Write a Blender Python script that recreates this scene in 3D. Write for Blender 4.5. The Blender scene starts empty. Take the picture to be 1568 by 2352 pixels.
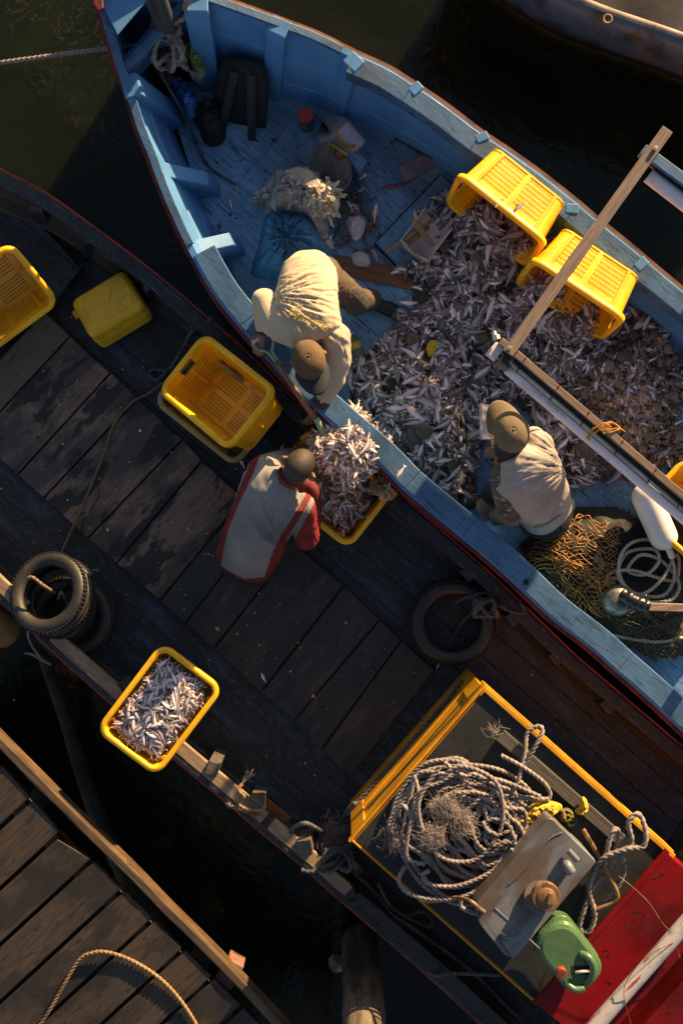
import bpy, bmesh, math, random
import numpy as np
from mathutils import Vector, Matrix, Quaternion
from mathutils import noise as mnoise
from mathutils.bvhtree import BVHTree
random.seed(7); rng = np.random.default_rng(7)
SC = bpy.context.scene; COL = SC.collection
# ------------------------------------------------------------ camera, sky, sun
S, CX, CY, H = 350.0, 784.0, 1176.0, 7.5
cam = bpy.data.cameras.new('camera'); camo = bpy.data.objects.new('camera', cam); COL.objects.link(camo)
camo.location = (0, 0, H); camo.rotation_euler = (0, 0, 0)
cam.sensor_fit = 'VERTICAL'; cam.sensor_height = 36
cam.lens = 18.0 / (2352/2/S/H); cam.clip_end = 400
SC.camera = camo
SUN_AZ = math.atan2(0.84, 0.54); SUN_EL = math.radians(13)
SUNV = Vector((math.cos(SUN_EL)*math.cos(SUN_AZ), math.cos(SUN_EL)*math.sin(SUN_AZ), math.sin(SUN_EL)))
w = bpy.data.worlds.new("World"); SC.world = w; w.use_nodes = True
wn = w.node_tree.nodes; wn.clear()
sky = wn.new('ShaderNodeTexSky'); sky.sky_type = 'NISHITA'; sky.sun_disc = False
sky.sun_elevation = SUN_EL; sky.sun_rotation = math.atan2(SUNV.x, SUNV.y)
bg = wn.new('ShaderNodeBackground'); bg.inputs[1].default_value = 0.05
wo = wn.new('ShaderNodeOutputWorld')
hs = wn.new('ShaderNodeHueSaturation'); hs.inputs['Saturation'].default_value = .82; w.node_tree.links.new(sky.outputs[0], hs.inputs['Color']); w.node_tree.links.new(hs.outputs[0], bg.inputs[0]); w.node_tree.links.new(bg.outputs[0], wo.inputs[0])
sl = bpy.data.lights.new('sun', 'SUN'); sl.energy = 5.0; sl.angle = math.radians(0.6); sl.color = (1.0, 0.70, 0.35)
so = bpy.data.objects.new('sun', sl); COL.objects.link(so); so.rotation_euler = SUNV.to_track_quat('Z', 'Y').to_euler(); so.location = (3, 5, 9)
SC.view_settings.view_transform = 'Standard'; SC.view_settings.look = 'None'
SC.view_settings.exposure = 1.55; SC.view_settings.gamma = 1.0
SC.cycles.use_denoising = True
SC.cycles.max_bounces = 6; SC.cycles.transparent_max_bounces = 12
# ------------------------------------------------------------ helpers
def P(px, py, z=0.0):
    "a point of the place at height z (metres), from its place on the plan read off the photograph"
    k = (H - z) / H / S
    return Vector(((px - CX)*k, (CY - py)*k, z))
def link(o, parent=None):
    COL.objects.link(o)
    if parent: o.parent = parent
    return o
def tag(o, label=None, cat=None, group=None, kind=None):
    if label: o['label'] = label
    if cat: o['category'] = cat
    if group: o['group'] = group
    if kind: o['kind'] = kind
    return o
def thing(name, label, cat, loc=(0, 0, 0), group=None, rot=None):
    o = bpy.data.objects.new(name, None); o.empty_display_size = .1
    COL.objects.link(o); o.location = loc
    if rot is not None:
        o.rotation_mode = 'QUATERNION'; o.rotation_quaternion = rot
    return tag(o, label, cat, group)
class MB:
    def __init__(s): s.v = []; s.f = []; s.m = []; s.c = None
    def add(s, vs, fs, m=0):
        b = len(s.v); s.v.extend([tuple(v) for v in vs])
        for f in fs: s.f.append(tuple(i + b for i in f)); s.m.append(m)
        return s
    def prism(s, bot, top, m=0):
        n = len(bot)
        return s.add(list(bot) + list(top), [tuple(range(n))[::-1], tuple(range(n, 2*n))] + [(i, (i+1) % n, n + (i+1) % n, n + i) for i in range(n)], m)
    def box(s, c, size, R=None, m=0):
        R = R or Matrix.Identity(3); c = Vector(c); h = [x/2 for x in size]
        q = [(-1, -1), (1, -1), (1, 1), (-1, 1)]
        mk = lambda z: [c + R @ Vector((a*h[0], b*h[1], z*h[2])) for a, b in q]
        return s.prism(mk(-1), mk(1), m)
    def bar(s, a, b, w, t, m=0, up=(0, 0, 1)):
        "a straight timber from a to b, w wide and t thick"
        a, b = Vector(a), Vector(b); d = b - a; x = d.normalized(); y = Vector(up).cross(x).normalized(); z = x.cross(y)
        return s.box((a + b)/2, (d.length, w, t), Matrix((x, y, z)).transposed(), m)
    def loft(s, rings, closed=True, caps=True, m=0):
        n = len(rings[0]); b = len(s.v)
        for r in rings: s.v.extend([tuple(p) for p in r])
        k = n if closed else n - 1
        for i in range(len(rings) - 1):
            for j in range(k):
                j2 = (j+1) % n
                s.f.append((b+i*n+j, b+i*n+j2, b+(i+1)*n+j2, b+(i+1)*n+j)); s.m.append(m)
        if caps and closed:
            s.f.append(tuple(b+j for j in range(n))[::-1]); s.m.append(m)
            e = b + (len(rings)-1)*n
            s.f.append(tuple(e+j for j in range(n))); s.m.append(m)
        return s
    def tube(s, path, r, n=8, lobes=0, pitch=.09, closed=False, m=0, flat=1.0):
        path = [Vector(p) for p in path]; N = len(path); rings = []; up = None; dist = 0.0
        for i, p in enumerate(path):
            if closed: t = path[(i+1) % N] - path[i-1]
            else: t = path[min(i+1, N-1)] - path[max(i-1, 0)]
            if t.length < 1e-9: t = Vector((0, 0, 1))
            t.normalize()
            if up is None:
                up = Vector((0, 0, 1)) if abs(t.z) < .9 else Vector((1, 0, 0))
            x = up - t*up.dot(t)
            if x.length < 1e-6: x = t.orthogonal()
            x.normalize(); up = x; y = t.cross(x)
            if i: dist += (p - path[i-1]).length
            rr = r[i] if hasattr(r, '__len__') else r
            ring = []
            for j in range(n):
                a = 2*math.pi*j/n
                q = rr*(1 + (.30*math.cos(lobes*(a - 2*math.pi*dist/pitch/lobes*1.0)) if lobes else 0))
                ring.append(p + x*(math.cos(a)*q*flat) + y*(math.sin(a)*q))
            rings.append(ring)
        if closed: rings.append(rings[0])
        return s.loft(rings, True, not closed, m)
    def ell(s, c, r, R=None, n=16, k=10, m=0):
        R = R or Matrix.Identity(3); c = Vector(c); rings = []
        for i in range(1, k):
            ph = math.pi*i/k
            rings.append([c + R @ Vector((r[0]*math.sin(ph)*math.cos(2*math.pi*j/n), r[1]*math.sin(ph)*math.sin(2*math.pi*j/n), -r[2]*math.cos(ph))) for j in range(n)])
        b = len(s.v); s.loft(rings, True, False, m)
        lo = len(s.v); s.v.append(tuple(c + R @ Vector((0, 0, -r[2])))); s.v.append(tuple(c + R @ Vector((0, 0, r[2]))))
        for j in range(n):
            s.f.append((lo, b + (j+1) % n, b + j)); s.m.append(m)
            e = b + (k-2)*n; s.f.append((lo+1, e + j, e + (j+1) % n)); s.m.append(m)
        return s
    def cap(s, p0, r0, p1, r1, n=16, m=0):
        "round-ended tapered limb"
        p0, p1 = Vector(p0), Vector(p1); d = p1 - p0; L = d.length
        if L < 1e-6: return s.ell(p0, (r0,)*3, n=n)
        R = d.to_track_quat('Z', 'Y').to_matrix(); rings = []
        for i in range(1, 6):
            a = math.pi/2*(i/5); rings.append((-r0*math.cos(a), r0*math.sin(a)))
        for i in range(1, 4): rings.append((L*i/4, r0 + (r1-r0)*i/4))
        for i in range(0, 5):
            a = math.pi/2*(i/5); rings.append((L + r1*math.sin(a), r1*math.cos(a)))
        rr = [[p0 + R @ Vector((q*math.cos(2*math.pi*j/n), q*math.sin(2*math.pi*j/n), z)) for j in range(n)] for z, q in rings]
        return s.loft(rr, True, True, m)
    def build(s, name, mats, parent=None, smooth=False, bevel=0, local=False, colors=None, seg=2):
        me = bpy.data.meshes.new(name)
        off = parent.location if (parent is not None and not local and parent.type == 'EMPTY') else Vector()
        if parent is not None and not local and parent.type != 'EMPTY' and parent.parent is not None: off = parent.parent.location
        me.from_pydata([(v[0]-off.x, v[1]-off.y, v[2]-off.z) for v in s.v], [], s.f)
        for mm in (mats if isinstance(mats, (list, tuple)) else [mats]): me.materials.append(mm)
        me.polygons.foreach_set('material_index', s.m)
        if colors is not None:
            a = me.color_attributes.new('col', 'FLOAT_COLOR', 'POINT'); a.data.foreach_set('color', np.asarray(colors, dtype=np.float32).ravel())
        if smooth: me.polygons.foreach_set('use_smooth', [True]*len(me.polygons))
        me.validate(); me.update()
        o = link(bpy.data.objects.new(name, me), parent)
        if bevel:
            b = o.modifiers.new('bevel', 'BEVEL'); b.width = bevel; b.segments = seg; b.limit_method = 'ANGLE'; b.angle_limit = math.radians(35)
        return o
def solo(mb, name, mats, label, cat, group=None, loc=None, **kw):
    "a thing that is one mesh, its origin at its base"
    if loc is None:
        a = np.array(mb.v); loc = Vector((a[:, 0].mean(), a[:, 1].mean(), a[:, 2].min()))
    loc = Vector(loc); mb.v = [(v[0]-loc.x, v[1]-loc.y, v[2]-loc.z) for v in mb.v]
    o = mb.build(name, mats, **kw); o.location = loc
    return tag(o, label, cat, group)
def remesh(mb, vox, it=6, disp=None):
    me = bpy.data.meshes.new('tmp'); me.from_pydata(mb.v, [], mb.f); o = bpy.data.objects.new('tmp', me); COL.objects.link(o)
    r = o.modifiers.new('r', 'REMESH'); r.mode = 'VOXEL'; r.voxel_size = vox; r.use_smooth_shade = True
    if it:
        sm = o.modifiers.new('s', 'SMOOTH'); sm.factor = .5; sm.iterations = it
    dg = bpy.context.evaluated_depsgraph_get(); dg.update()
    ev = o.evaluated_get(dg); m2 = bpy.data.meshes.new_from_object(ev)
    bpy.data.objects.remove(o); bpy.data.meshes.remove(me)
    if disp:
        n = len(m2.vertices); co = np.empty(n*3); no = np.empty(n*3)
        m2.vertices.foreach_get('co', co); m2.vertices.foreach_get('normal', no)
        co = co.reshape(-1, 3); no = no.reshape(-1, 3)
        co = co + no*disp(co, no)[:, None]; m2.vertices.foreach_set('co', co.ravel()); m2.update()
    m2.polygons.foreach_set('use_smooth', [True]*len(m2.polygons))
    return m2
def put(me, name, mats, parent, facemat=None):
    me.name = name; me.materials.clear()
    for mm in (mats if isinstance(mats, (list, tuple)) else [mats]): me.materials.append(mm)
    n = len(me.polygons)
    if facemat is not None:
        c = np.empty(n*3); me.polygons.foreach_get('center', c); nn = np.empty(n*3); me.polygons.foreach_get('normal', nn)
        me.polygons.foreach_set('material_index', facemat(c.reshape(-1, 3), nn.reshape(-1, 3)).astype(np.int32))
    else: me.polygons.foreach_set('material_index', [0]*n)
    me.transform(Matrix.Translation(-parent.location)); me.update()
    return link(bpy.data.objects.new(name, me), parent)
def crom(pts, step=.01, closed=False):
    "smooth curve through points, resampled evenly"
    pts = [Vector(p) for p in pts]; N = len(pts); out = []
    segs = N if closed else N - 1
    for i in range(segs):
        if closed: p0, p1, p2, p3 = pts[i-1], pts[i], pts[(i+1) % N], pts[(i+2) % N]
        else: p0, p1, p2, p3 = pts[max(i-1, 0)], pts[i], pts[i+1], pts[min(i+2, N-1)]
        k = max(2, int((p2-p1).length/step))
        for j in range(k):
            t = j/k
            out.append(.5*((2*p1) + (p2-p0)*t + (2*p0-5*p1+4*p2-p3)*t*t + (3*p1-p0-3*p2+p3)*t**3))
    if not closed: out.append(pts[-1])
    return out
def vnoise(p, sc): return mnoise.noise(Vector(p)*sc)
# ------------------------------------------------------------ materials
def surf(name, base, layers=(), rough=.6, rot=0, bump=None, metal=0, spec=.5, island=0, coat=0, attr=None, orand=0, emit=None, alpha=None, trans=0, sheen=0, sss=0):
    """base colour, then layers (colour, scale, (sx,sy,sz), lo, hi, seed[, amount]) laid over it through noise; wood grain runs along x after rot degrees"""
    m = bpy.data.materials.new(name); m.use_nodes = True; N = m.node_tree.nodes; L = m.node_tree.links; b = N['Principled BSDF']
    tc = N.new('ShaderNodeTexCoord'); mp0 = N.new('ShaderNodeMapping'); mp0.inputs['Rotation'].default_value = (0, 0, math.radians(-rot))
    L.new(tc.outputs['Object'], mp0.inputs[0])
    def noise(sc, st, seed, det=6, ro=.6):
        mp = N.new('ShaderNodeMapping'); mp.inputs['Scale'].default_value = st; mp.inputs['Location'].default_value = (seed*3.7, seed*1.9, seed*.7)
        L.new(mp0.outputs[0], mp.inputs[0]); n = N.new('ShaderNodeTexNoise'); n.inputs['Scale'].default_value = sc; n.inputs['Detail'].default_value = det; n.inputs['Roughness'].default_value = ro
        L.new(mp.outputs[0], n.inputs['Vector']); return n.outputs[0]
    def ramp(src, lo, hi, amt=1.0):
        r = N.new('ShaderNodeMapRange'); r.inputs[1].default_value = lo; r.inputs[2].default_value = hi; r.inputs[4].default_value = amt
        L.new(src, r.inputs[0]); return r.outputs[0]
    c4 = lambda c: (c[0], c[1], c[2], 1)
    if attr:
        a = N.new('ShaderNodeAttribute'); a.attribute_name = attr; cur = a.outputs['Color']
    else:
        rgb = N.new('ShaderNodeRGB'); rgb.outputs[0].default_value = c4(base); cur = rgb.outputs[0]
    for ly in layers:
        col, sc, st, lo, hi, seed = ly[:6]; amt = ly[6] if len(ly) > 6 else 1.0
        mx = N.new('ShaderNodeMix'); mx.data_type = 'RGBA'; L.new(ramp(noise(sc, st, seed), lo, hi, amt), mx.inputs[0]); L.new(cur, mx.inputs[6]); mx.inputs[7].default_value = c4(col); cur = mx.outputs[2]
    if island or orand:
        if island:
            g = N.new('ShaderNodeNewGeometry'); src = g.outputs['Random Per Island']; am = island
        else:
            g = N.new('ShaderNodeObjectInfo'); src = g.outputs['Random']; am = orand
        mr = N.new('ShaderNodeMapRange'); mr.inputs[3].default_value = 1-am; mr.inputs[4].default_value = 1+am*.6; L.new(src, mr.inputs[0])
        mm = N.new('ShaderNodeVectorMath'); mm.operation = 'SCALE'; L.new(cur, mm.inputs[0]); L.new(mr.outputs[0], mm.inputs[3]); cur = mm.outputs[0]
    L.new(cur, b.inputs['Base Color'])
    b.inputs['Metallic'].default_value = metal; b.inputs['Specular IOR Level'].default_value = spec; b.inputs['Coat Weight'].default_value = coat; b.inputs['Sheen Weight'].default_value = sheen
    if sss: b.inputs['Subsurface Weight'].default_value = sss; b.inputs['Subsurface Scale'].default_value = .02
    rn = N.new('ShaderNodeMapRange'); rn.inputs[1].default_value = .3; rn.inputs[2].default_value = .7; rn.inputs[3].default_value = max(0, rough-.12); rn.inputs[4].default_value = min(1, rough+.12)
    L.new(noise(7, (1, 1, 1), 11, 4), rn.inputs[0]); L.new(rn.outputs[0], b.inputs['Roughness'])
    if bump:
        st, dist, sc, sv = bump
        bp = N.new('ShaderNodeBump'); bp.inputs['Strength'].default_value = st; bp.inputs['Distance'].default_value = dist
        L.new(noise(sc, sv, 5, 8, .65), bp.inputs['Height']); L.new(bp.outputs[0], b.inputs['Normal'])
    if trans: b.inputs['Transmission Weight'].default_value = trans
    if alpha is not None: b.inputs['Alpha'].default_value = alpha
    return m
AX = Vector((.757, -.653, 0)); AC = Vector((.653, .757, 0))     # along and across the two boats
AXD = math.degrees(math.atan2(AX.y, AX.x)); ACD = math.degrees(math.atan2(AC.y, AC.x))
G = (1.2, 30, 6); G2 = (2, 12, 4); U1 = (1, 1, 1)
M = {}
M['blue'] = surf('blue_paint', (.17, .34, .56), [((.10, .225, .42), 3, U1, .4, .65, 1), ((.30, .42, .54), 5, G2, .52, .68, 2, .7), ((.015, .017, .02), 4, (2, 45, 6), .56, .62, 3, .9), ((.02, .02, .022), 9, U1, .63, .68, 4, .85), ((.05, .055, .06), 1.3, U1, .52, .66, 12, .55)], rough=.5, rot=AXD, bump=(.35, .004, 5, (2, 40, 8)), island=.14)
M['bluewall'] = surf('blue_paint_inner_planking', (.09, .245, .50), [((.06, .17, .37), 2.5, U1, .4, .65, 1), ((.02, .025, .03), 26, (1, 4, 1), .66, .72, 3, .6), ((.12, .27, .45), 6, G2, .6, .7, 6, .5)], rough=.5, rot=AXD, bump=(.25, .004, 6, (2, 25, 8)))
M['bluerail'] = surf('blue_paint_rail', (.075, .175, .34), [((.045, .115, .235), 3, U1, .4, .65, 1), ((.24, .26, .28), 8, (2, 14, 4), .6, .7, 8, .5), ((.018, .018, .02), 5, (2, 40, 6), .56, .62, 3, .9), ((.03, .05, .08), 2, U1, .55, .66, 14, .7), ((.10, .055, .035), 14, U1, .66, .72, 9, .7)], rough=.48, rot=AXD, bump=(.4, .005, 5, (2, 40, 8)), island=.12)
M['red'] = surf('red_rubbing_strip', (.22, .018, .012), [((.05, .01, .01), 6, U1, .45, .65, 1)], rough=.5, bump=(.3, .004, 20, U1))
M['redgloss'] = surf('red_house_paint', (.17, .002, .004), [((.075, .0015, .003), 2.2, U1, .4, .62, 1), ((.02, .004, .004), 14, (1, 2, 1), .62, .66, 2), ((.06, .02, .018), 30, U1, .64, .68, 3)], rough=.5, spec=.25, bump=(.35, .003, 50, (1, 3, 1)))
M['hullout'] = surf('dark_hull_outside', (.02, .022, .026), [((.06, .012, .01), 3, U1, .45, .6, 2)], rough=.6)
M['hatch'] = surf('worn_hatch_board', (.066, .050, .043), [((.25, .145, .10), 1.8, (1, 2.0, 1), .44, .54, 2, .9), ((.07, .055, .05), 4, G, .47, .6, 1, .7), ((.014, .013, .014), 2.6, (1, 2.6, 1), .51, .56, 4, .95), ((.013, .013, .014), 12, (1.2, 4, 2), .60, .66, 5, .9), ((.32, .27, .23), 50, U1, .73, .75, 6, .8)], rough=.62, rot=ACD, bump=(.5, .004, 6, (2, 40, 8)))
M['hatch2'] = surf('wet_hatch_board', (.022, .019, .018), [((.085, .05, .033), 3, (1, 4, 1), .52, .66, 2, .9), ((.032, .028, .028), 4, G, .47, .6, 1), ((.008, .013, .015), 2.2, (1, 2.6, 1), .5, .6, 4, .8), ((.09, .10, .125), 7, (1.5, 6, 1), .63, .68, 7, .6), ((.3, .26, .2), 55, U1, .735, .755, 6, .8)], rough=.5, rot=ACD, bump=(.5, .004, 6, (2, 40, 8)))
M['deck2'] = surf('worn_blue_black_deck', (.015, .0145, .016), [((.026, .05, .088), 3.2, (1, 3.5, 1), .50, .62, 2, .85), ((.012, .013, .015), 4, (2, 10, 1), .5, .6, 4, .9), ((.08, .11, .14), 14, (1.5, 6, 1), .57, .64, 7, .55), ((.3, .27, .24), 45, U1, .725, .75, 6, .8)], rough=.55, rot=AXD, bump=(.5, .005, 8, (2, 12, 4)))
M['rail2'] = surf('brown_boat_rail', (.018, .021, .027), [((.10, .13, .18), 9, (2, 9, 3), .56, .66, 2, .7), ((.012, .012, .013), 6, U1, .52, .62, 3)], rough=.55, rot=AXD, bump=(.5, .005, 12, (2, 9, 4)))
M['tanrail'] = surf('bare_tan_rail', (.32, .22, .145), [((.20, .135, .09), 4, (1, 8, 2), .42, .6, 2), ((.05, .04, .035), 5, (1.5, 5, 2), .58, .66, 3, .9)], rough=.65, rot=AXD, bump=(.4, .004, 8, (2, 20, 4)))
M['dock'] = surf('dock_boards', (.036, .024, .017), [((.065, .042, .028), 4, G, .42, .6, 1), ((.014, .011, .010), 1.9, (1, 2, 1), .46, .56, 2, .9), ((.012, .010, .009), 8, (1.2, 4, 2), .57, .63, 5, .85), ((.32, .19, .07), 22, (1, 2, 1), .71, .74, 8, .7)], rough=.62, rot=44, bump=(.6, .004, 6, (2, 40, 8)), island=.3)
M['dockbeam'] = surf('dock_edge_timber', (.095, .054, .026), [((.04, .024, .014), 3, (1, 9, 3), .42, .6, 1), ((.17, .10, .05), 5, (1, 14, 3), .55, .7, 2, .7), ((.05, .03, .02), 9, (1, 5, 1), .60, .68, 3, .9)], rough=.6, rot=-45, bump=(.6, .006, 6, (1.5, 18, 6)))
M['timber'] = surf('grey_brown_timber', (.24, .165, .13), [((.15, .10, .08), 5, (1.2, 22, 22), .42, .6, 1), ((.33, .24, .19), 6, (1.2, 30, 30), .56, .7, 2, .8), ((.06, .04, .035), 12, (1.5, 6, 6), .66, .72, 3, .8)], rough=.6, rot=54, bump=(.4, .003, 6, (2, 40, 40)))
M['timber2'] = surf('brown_boom_timber', (.22, .145, .105), [((.14, .09, .065), 5, (1.2, 22, 22), .42, .6, 1), ((.30, .21, .16), 6, (1.2, 30, 30), .56, .7, 2, .8)], rough=.6, rot=-40, bump=(.4, .003, 6, (2, 40, 40)))
M['greywood'] = surf('old_grey_wood', (.10, .085, .07), [((.05, .042, .036), 4, (1, 14, 8), .42, .6, 1), ((.15, .13, .11), 6, (1, 20, 8), .58, .7, 2, .7)], rough=.7, rot=AXD, bump=(.5, .004, 6, (2, 30, 8)))
M['rustboard'] = surf('orange_brown_board', (.24, .085, .03), [((.13, .05, .022), 4, (1, 10, 3), .42, .6, 1), ((.34, .14, .06), 7, (1, 18, 3), .56, .68, 2, .7)], rough=.6, rot=-15, bump=(.3, .003, 6, (2, 30, 8)))
M['pinkboard'] = surf('mauve_board', (.22, .15, .20), [((.13, .10, .14), 6, U1, .45, .65, 1), ((.05, .04, .05), 25, U1, .68, .72, 2)], rough=.6)
M['yellow'] = surf('yellow_crate_plastic', (.93, .48, .005), [((.80, .34, .005), 5, U1, .45, .7, 1, .7), ((.33, .17, .03), 7, U1, .58, .72, 2, .55), ((.16, .09, .03), 30, U1, .66, .74, 3, .6), ((.95, .74, .30), 34, (1, 9, 2), .66, .71, 7, .55), ((.30, .19, .06), 3, U1, .60, .70, 8, .5)], rough=.42, bump=(.12, .002, 60, U1), sss=.15, orand=.08)
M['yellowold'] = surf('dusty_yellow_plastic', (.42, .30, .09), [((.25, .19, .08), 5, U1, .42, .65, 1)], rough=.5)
M['yellowjerry'] = surf('yellow_jerrycan_plastic', (.82, .46, .015), [((.66, .33, .015), 4, U1, .42, .62, 1), ((.22, .13, .03), 8, (1, 2, 1), .60, .70, 2, .7), ((.12, .07, .02), 35, U1, .68, .74, 3, .7)], rough=.42, bump=(.15, .003, 40, U1))
M['yellowpaint'] = surf('yellow_hatch_paint', (.66, .30, .010), [((.50, .20, .008), 4, U1, .42, .62, 1), ((.16, .08, .02), 20, (1, 3, 1), .64, .70, 2, .8)], rough=.42, bump=(.4, .004, 30, U1))
M['tar'] = surf('black_roofing_top', (.010, .011, .013), [((.018, .018, .019), 4, U1, .45, .65, 1), ((.045, .026, .013), 3, U1, .56, .70, 2, .7)], rough=.6, bump=(.4, .004, 25, U1))
M['tank'] = surf('grey_tank_paint', (.15, .155, .175), [((.085, .055, .035), 2.6, (1, 2.2, 1), .44, .56, 1, .9), ((.10, .11, .135), 5, U1, .45, .6, 2, .6), ((.16, .09, .05), 9, (1, 3, 1), .60, .68, 3, .7)], rough=.45, rot=50, bump=(.2, .003, 25, U1))
M['rust'] = surf('rusty_steel', (.17, .085, .04), [((.30, .17, .075), 10, U1, .45, .62, 1), ((.06, .035, .022), 14, U1, .56, .66, 2)], rough=.6, metal=.3, bump=(.5, .004, 30, U1))
M['greenjerry'] = surf('green_jerrycan_plastic', (.055, .115, .048), [((.075, .145, .065), 5, U1, .5, .65, 1), ((.08, .13, .07), 9, U1, .58, .68, 2, .7)], rough=.38, bump=(.1, .003, 30, U1), sss=.1)
M['redcap'] = surf('red_brown_cap', (.28, .05, .02), [((.12, .03, .02), 20, U1, .5, .6, 1)], rough=.5)
M['whiteplastic'] = surf('white_plastic', (.68, .62, .60), [((.48, .42, .40), 5, U1, .45, .65, 1), ((.22, .17, .14), 14, U1, .62, .7, 2, .7)], rough=.38, sss=.1)
M['pvc'] = surf('pinkish_pvc_pipe', (.80, .68, .70), [((.62, .50, .51), 4, (1, 3, 3), .45, .65, 1), ((.3, .2, .16), 18, (1, 4, 4), .66, .71, 2, .7)], rough=.42, rot=-40)
M['fender'] = surf('white_fender_plastic', (.80, .74, .70), [((.62, .54, .50), 4, U1, .45, .7, 1, .7), ((.38, .32, .28), 12, U1, .64, .72, 2, .5)], rough=.35)
M['bucket'] = surf('white_bucket_plastic', (.60, .55, .58), [((.45, .39, .42), 5, U1, .45, .65, 1)], rough=.4)
M['tyre'] = surf('black_rubber', (.017, .016, .015), [((.045, .034, .027), 4, U1, .48, .64, 1, .8), ((.09, .06, .04), 16, U1, .6, .7, 2, .5)], rough=.52, bump=(.25, .003, 40, U1))
M['black'] = surf('black_cloth', (.011, .012, .015), [((.02, .022, .027), 12, U1, .45, .65, 1)], rough=.85, bump=(.4, .003, 150, U1))
M['blackplastic'] = surf('black_plastic', (.012, .012, .013), rough=.3)
M['blackmat'] = surf('black_hole', (.006, .006, .007), rough=.8)
M['metal'] = surf('dull_bright_metal', (.42, .40, .38), [((.2, .16, .12), 12, U1, .5, .65, 1)], rough=.35, metal=.8)
M['rope'] = surf('grey_pink_rope', (.25, .20, .19), [((.16, .13, .12), 9, U1, .42, .62, 1), ((.32, .25, .22), 20, U1, .56, .68, 2, .8)], rough=.8, bump=(.6, .002, 220, U1))
M['roped'] = surf('dark_grey_rope', (.085, .085, .09), [((.045, .045, .05), 9, U1, .42, .62, 1), ((.15, .14, .135), 30, U1, .56, .68, 2, .7)], rough=.85, bump=(.6, .002, 220, U1))
M['ropetan'] = surf('tan_rope', (.25, .145, .07), [((.16, .09, .045), 12, U1, .42, .62, 1)], rough=.8, bump=(.6, .002, 220, U1))
M['ropewhite'] = surf('cream_rope', (.56, .49, .41), [((.40, .33, .27), 9, U1, .45, .65, 1)], rough=.75, bump=(.5, .002, 220, U1))
M['fray'] = surf('frayed_fibre', (.27, .22, .21), [((.19, .155, .15), 20, U1, .45, .6, 1)], rough=.85)
M['orangenet'] = surf('orange_net_twine', (.55, .27, .06), [((.34, .16, .045), 8, U1, .42, .62, 1), ((.50, .27, .08), 12, U1, .56, .68, 2)], rough=.7)
M['olivenet'] = surf('olive_net_twine', (.10, .082, .04), [((.17, .11, .04), 5, U1, .5, .65, 1)], rough=.75)
M['darknet'] = surf('dark_green_net', (.012, .013, .012), [((.03, .033, .027), 90, U1, .5, .6, 1), ((.022, .025, .022), 4, U1, .45, .65, 2)], rough=.85, bump=(.8, .006, 90, U1))
M['trousershade'] = surf('shaded_trousers', (.05, .04, .034), [((.035, .028, .025), 6, U1, .45, .6, 1)], rough=.85, bump=(.3, .002, 200, U1))  # darker tone that paints shade on the brown trousers
M['browntr'] = surf('brown_trousers', (.095, .058, .036), [((.06, .037, .025), 6, U1, .45, .6, 1)], rough=.85, bump=(.3, .002, 200, U1))
M['skin'] = surf('brown_skin', (.20, .098, .058), [((.14, .066, .04), 9, U1, .45, .65, 1)], rough=.5, bump=(.2, .001, 120, U1), sss=.1)
M['hair'] = surf('short_dark_hair', (.018, .014, .012), [((.045, .032, .024), 160, U1, .5, .62, 1)], rough=.75, bump=(.9, .004, 260, U1))
M['scalp'] = surf('cropped_hair', (.040, .026, .019), [((.11, .062, .040), 5, U1, .44, .62, 4, .5), ((.012, .009, .008), 170, U1, .48, .6, 1)], rough=.6, bump=(.8, .003, 260, U1))
M['creamshirt'] = surf('cream_shirt', (.52, .41, .29), [((.43, .33, .23), 3, U1, .4, .65, 1), ((.38, .30, .22), 7, U1, .64, .74, 2, .5)], rough=.85, bump=(.25, .002, 260, U1), sheen=.2)
M['cuff'] = surf('dark_cuff', (.05, .035, .03), rough=.85)
M['yellowprint'] = surf('yellow_print', (.85, .62, .10), rough=.6)
M['whiteshirt'] = surf('grey_white_shirt', (.235, .215, .215), [((.125, .118, .125), 2.0, U1, .42, .62, 1), ((.20, .17, .16), 8, U1, .6, .7, 2, .6), ((.05, .04, .04), 50, U1, .73, .76, 3, .8)], rough=.82, bump=(.3, .002, 260, U1))
M['redshirt'] = surf('red_shirt_panel', (.20, .009, .009), [((.10, .006, .007), 4, U1, .42, .62, 1)], rough=.8, bump=(.3, .002, 260, U1))
M['darkred'] = surf('dark_red_glove', (.14, .014, .014), [((.08, .01, .01), 14, U1, .45, .6, 1)], rough=.85, bump=(.6, .003, 160, U1))
M['beigeshirt'] = surf('beige_shirt', (.38, .32, .295), [((.26, .22, .205), 2.4, U1, .42, .62, 1), ((.30, .24, .20), 9, U1, .62, .72, 2, .5), ((.03, .025, .02), 28, U1, .76, .79, 3)], rough=.85, bump=(.3, .002, 260, U1))
M['camo'] = surf('camouflage_sleeve', (.10, .085, .065), [((.055, .055, .045), 9, (1, 2, 1), .48, .54, 1), ((.30, .22, .18), 11, (1, 3, 1), .57, .6, 2)], rough=.85, bump=(.3, .002, 200, U1))
M['capbrown'] = surf('brown_cap_cloth', (.12, .070, .030), [((.085, .048, .022), 6, U1, .42, .62, 1)], rough=.85, bump=(.3, .002, 300, U1))
M['captan'] = surf('tan_cap_cloth', (.19, .135, .07), [((.13, .09, .05), 6, U1, .42, .62, 1)], rough=.85, bump=(.3, .002, 300, U1))
M['capdark'] = surf('dark_brim_cloth', (.020, .022, .028), rough=.85, bump=(.3, .002, 300, U1))
M['bandana'] = surf('black_printed_scarf', (.018, .013, .018), [((.38, .33, .36), 26, (1, 2.4, 1), .665, .69, 1, .8)], rough=.85)
M['shoe'] = surf('black_rubber_shoe', (.014, .014, .016), rough=.45)
M['fish'] = surf('fish_skin', (.4, .38, .4), [((.08, .07, .07), 45, U1, .62, .74, 1, .4)], rough=.27, spec=.6, attr='col', orand=.2)
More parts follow.
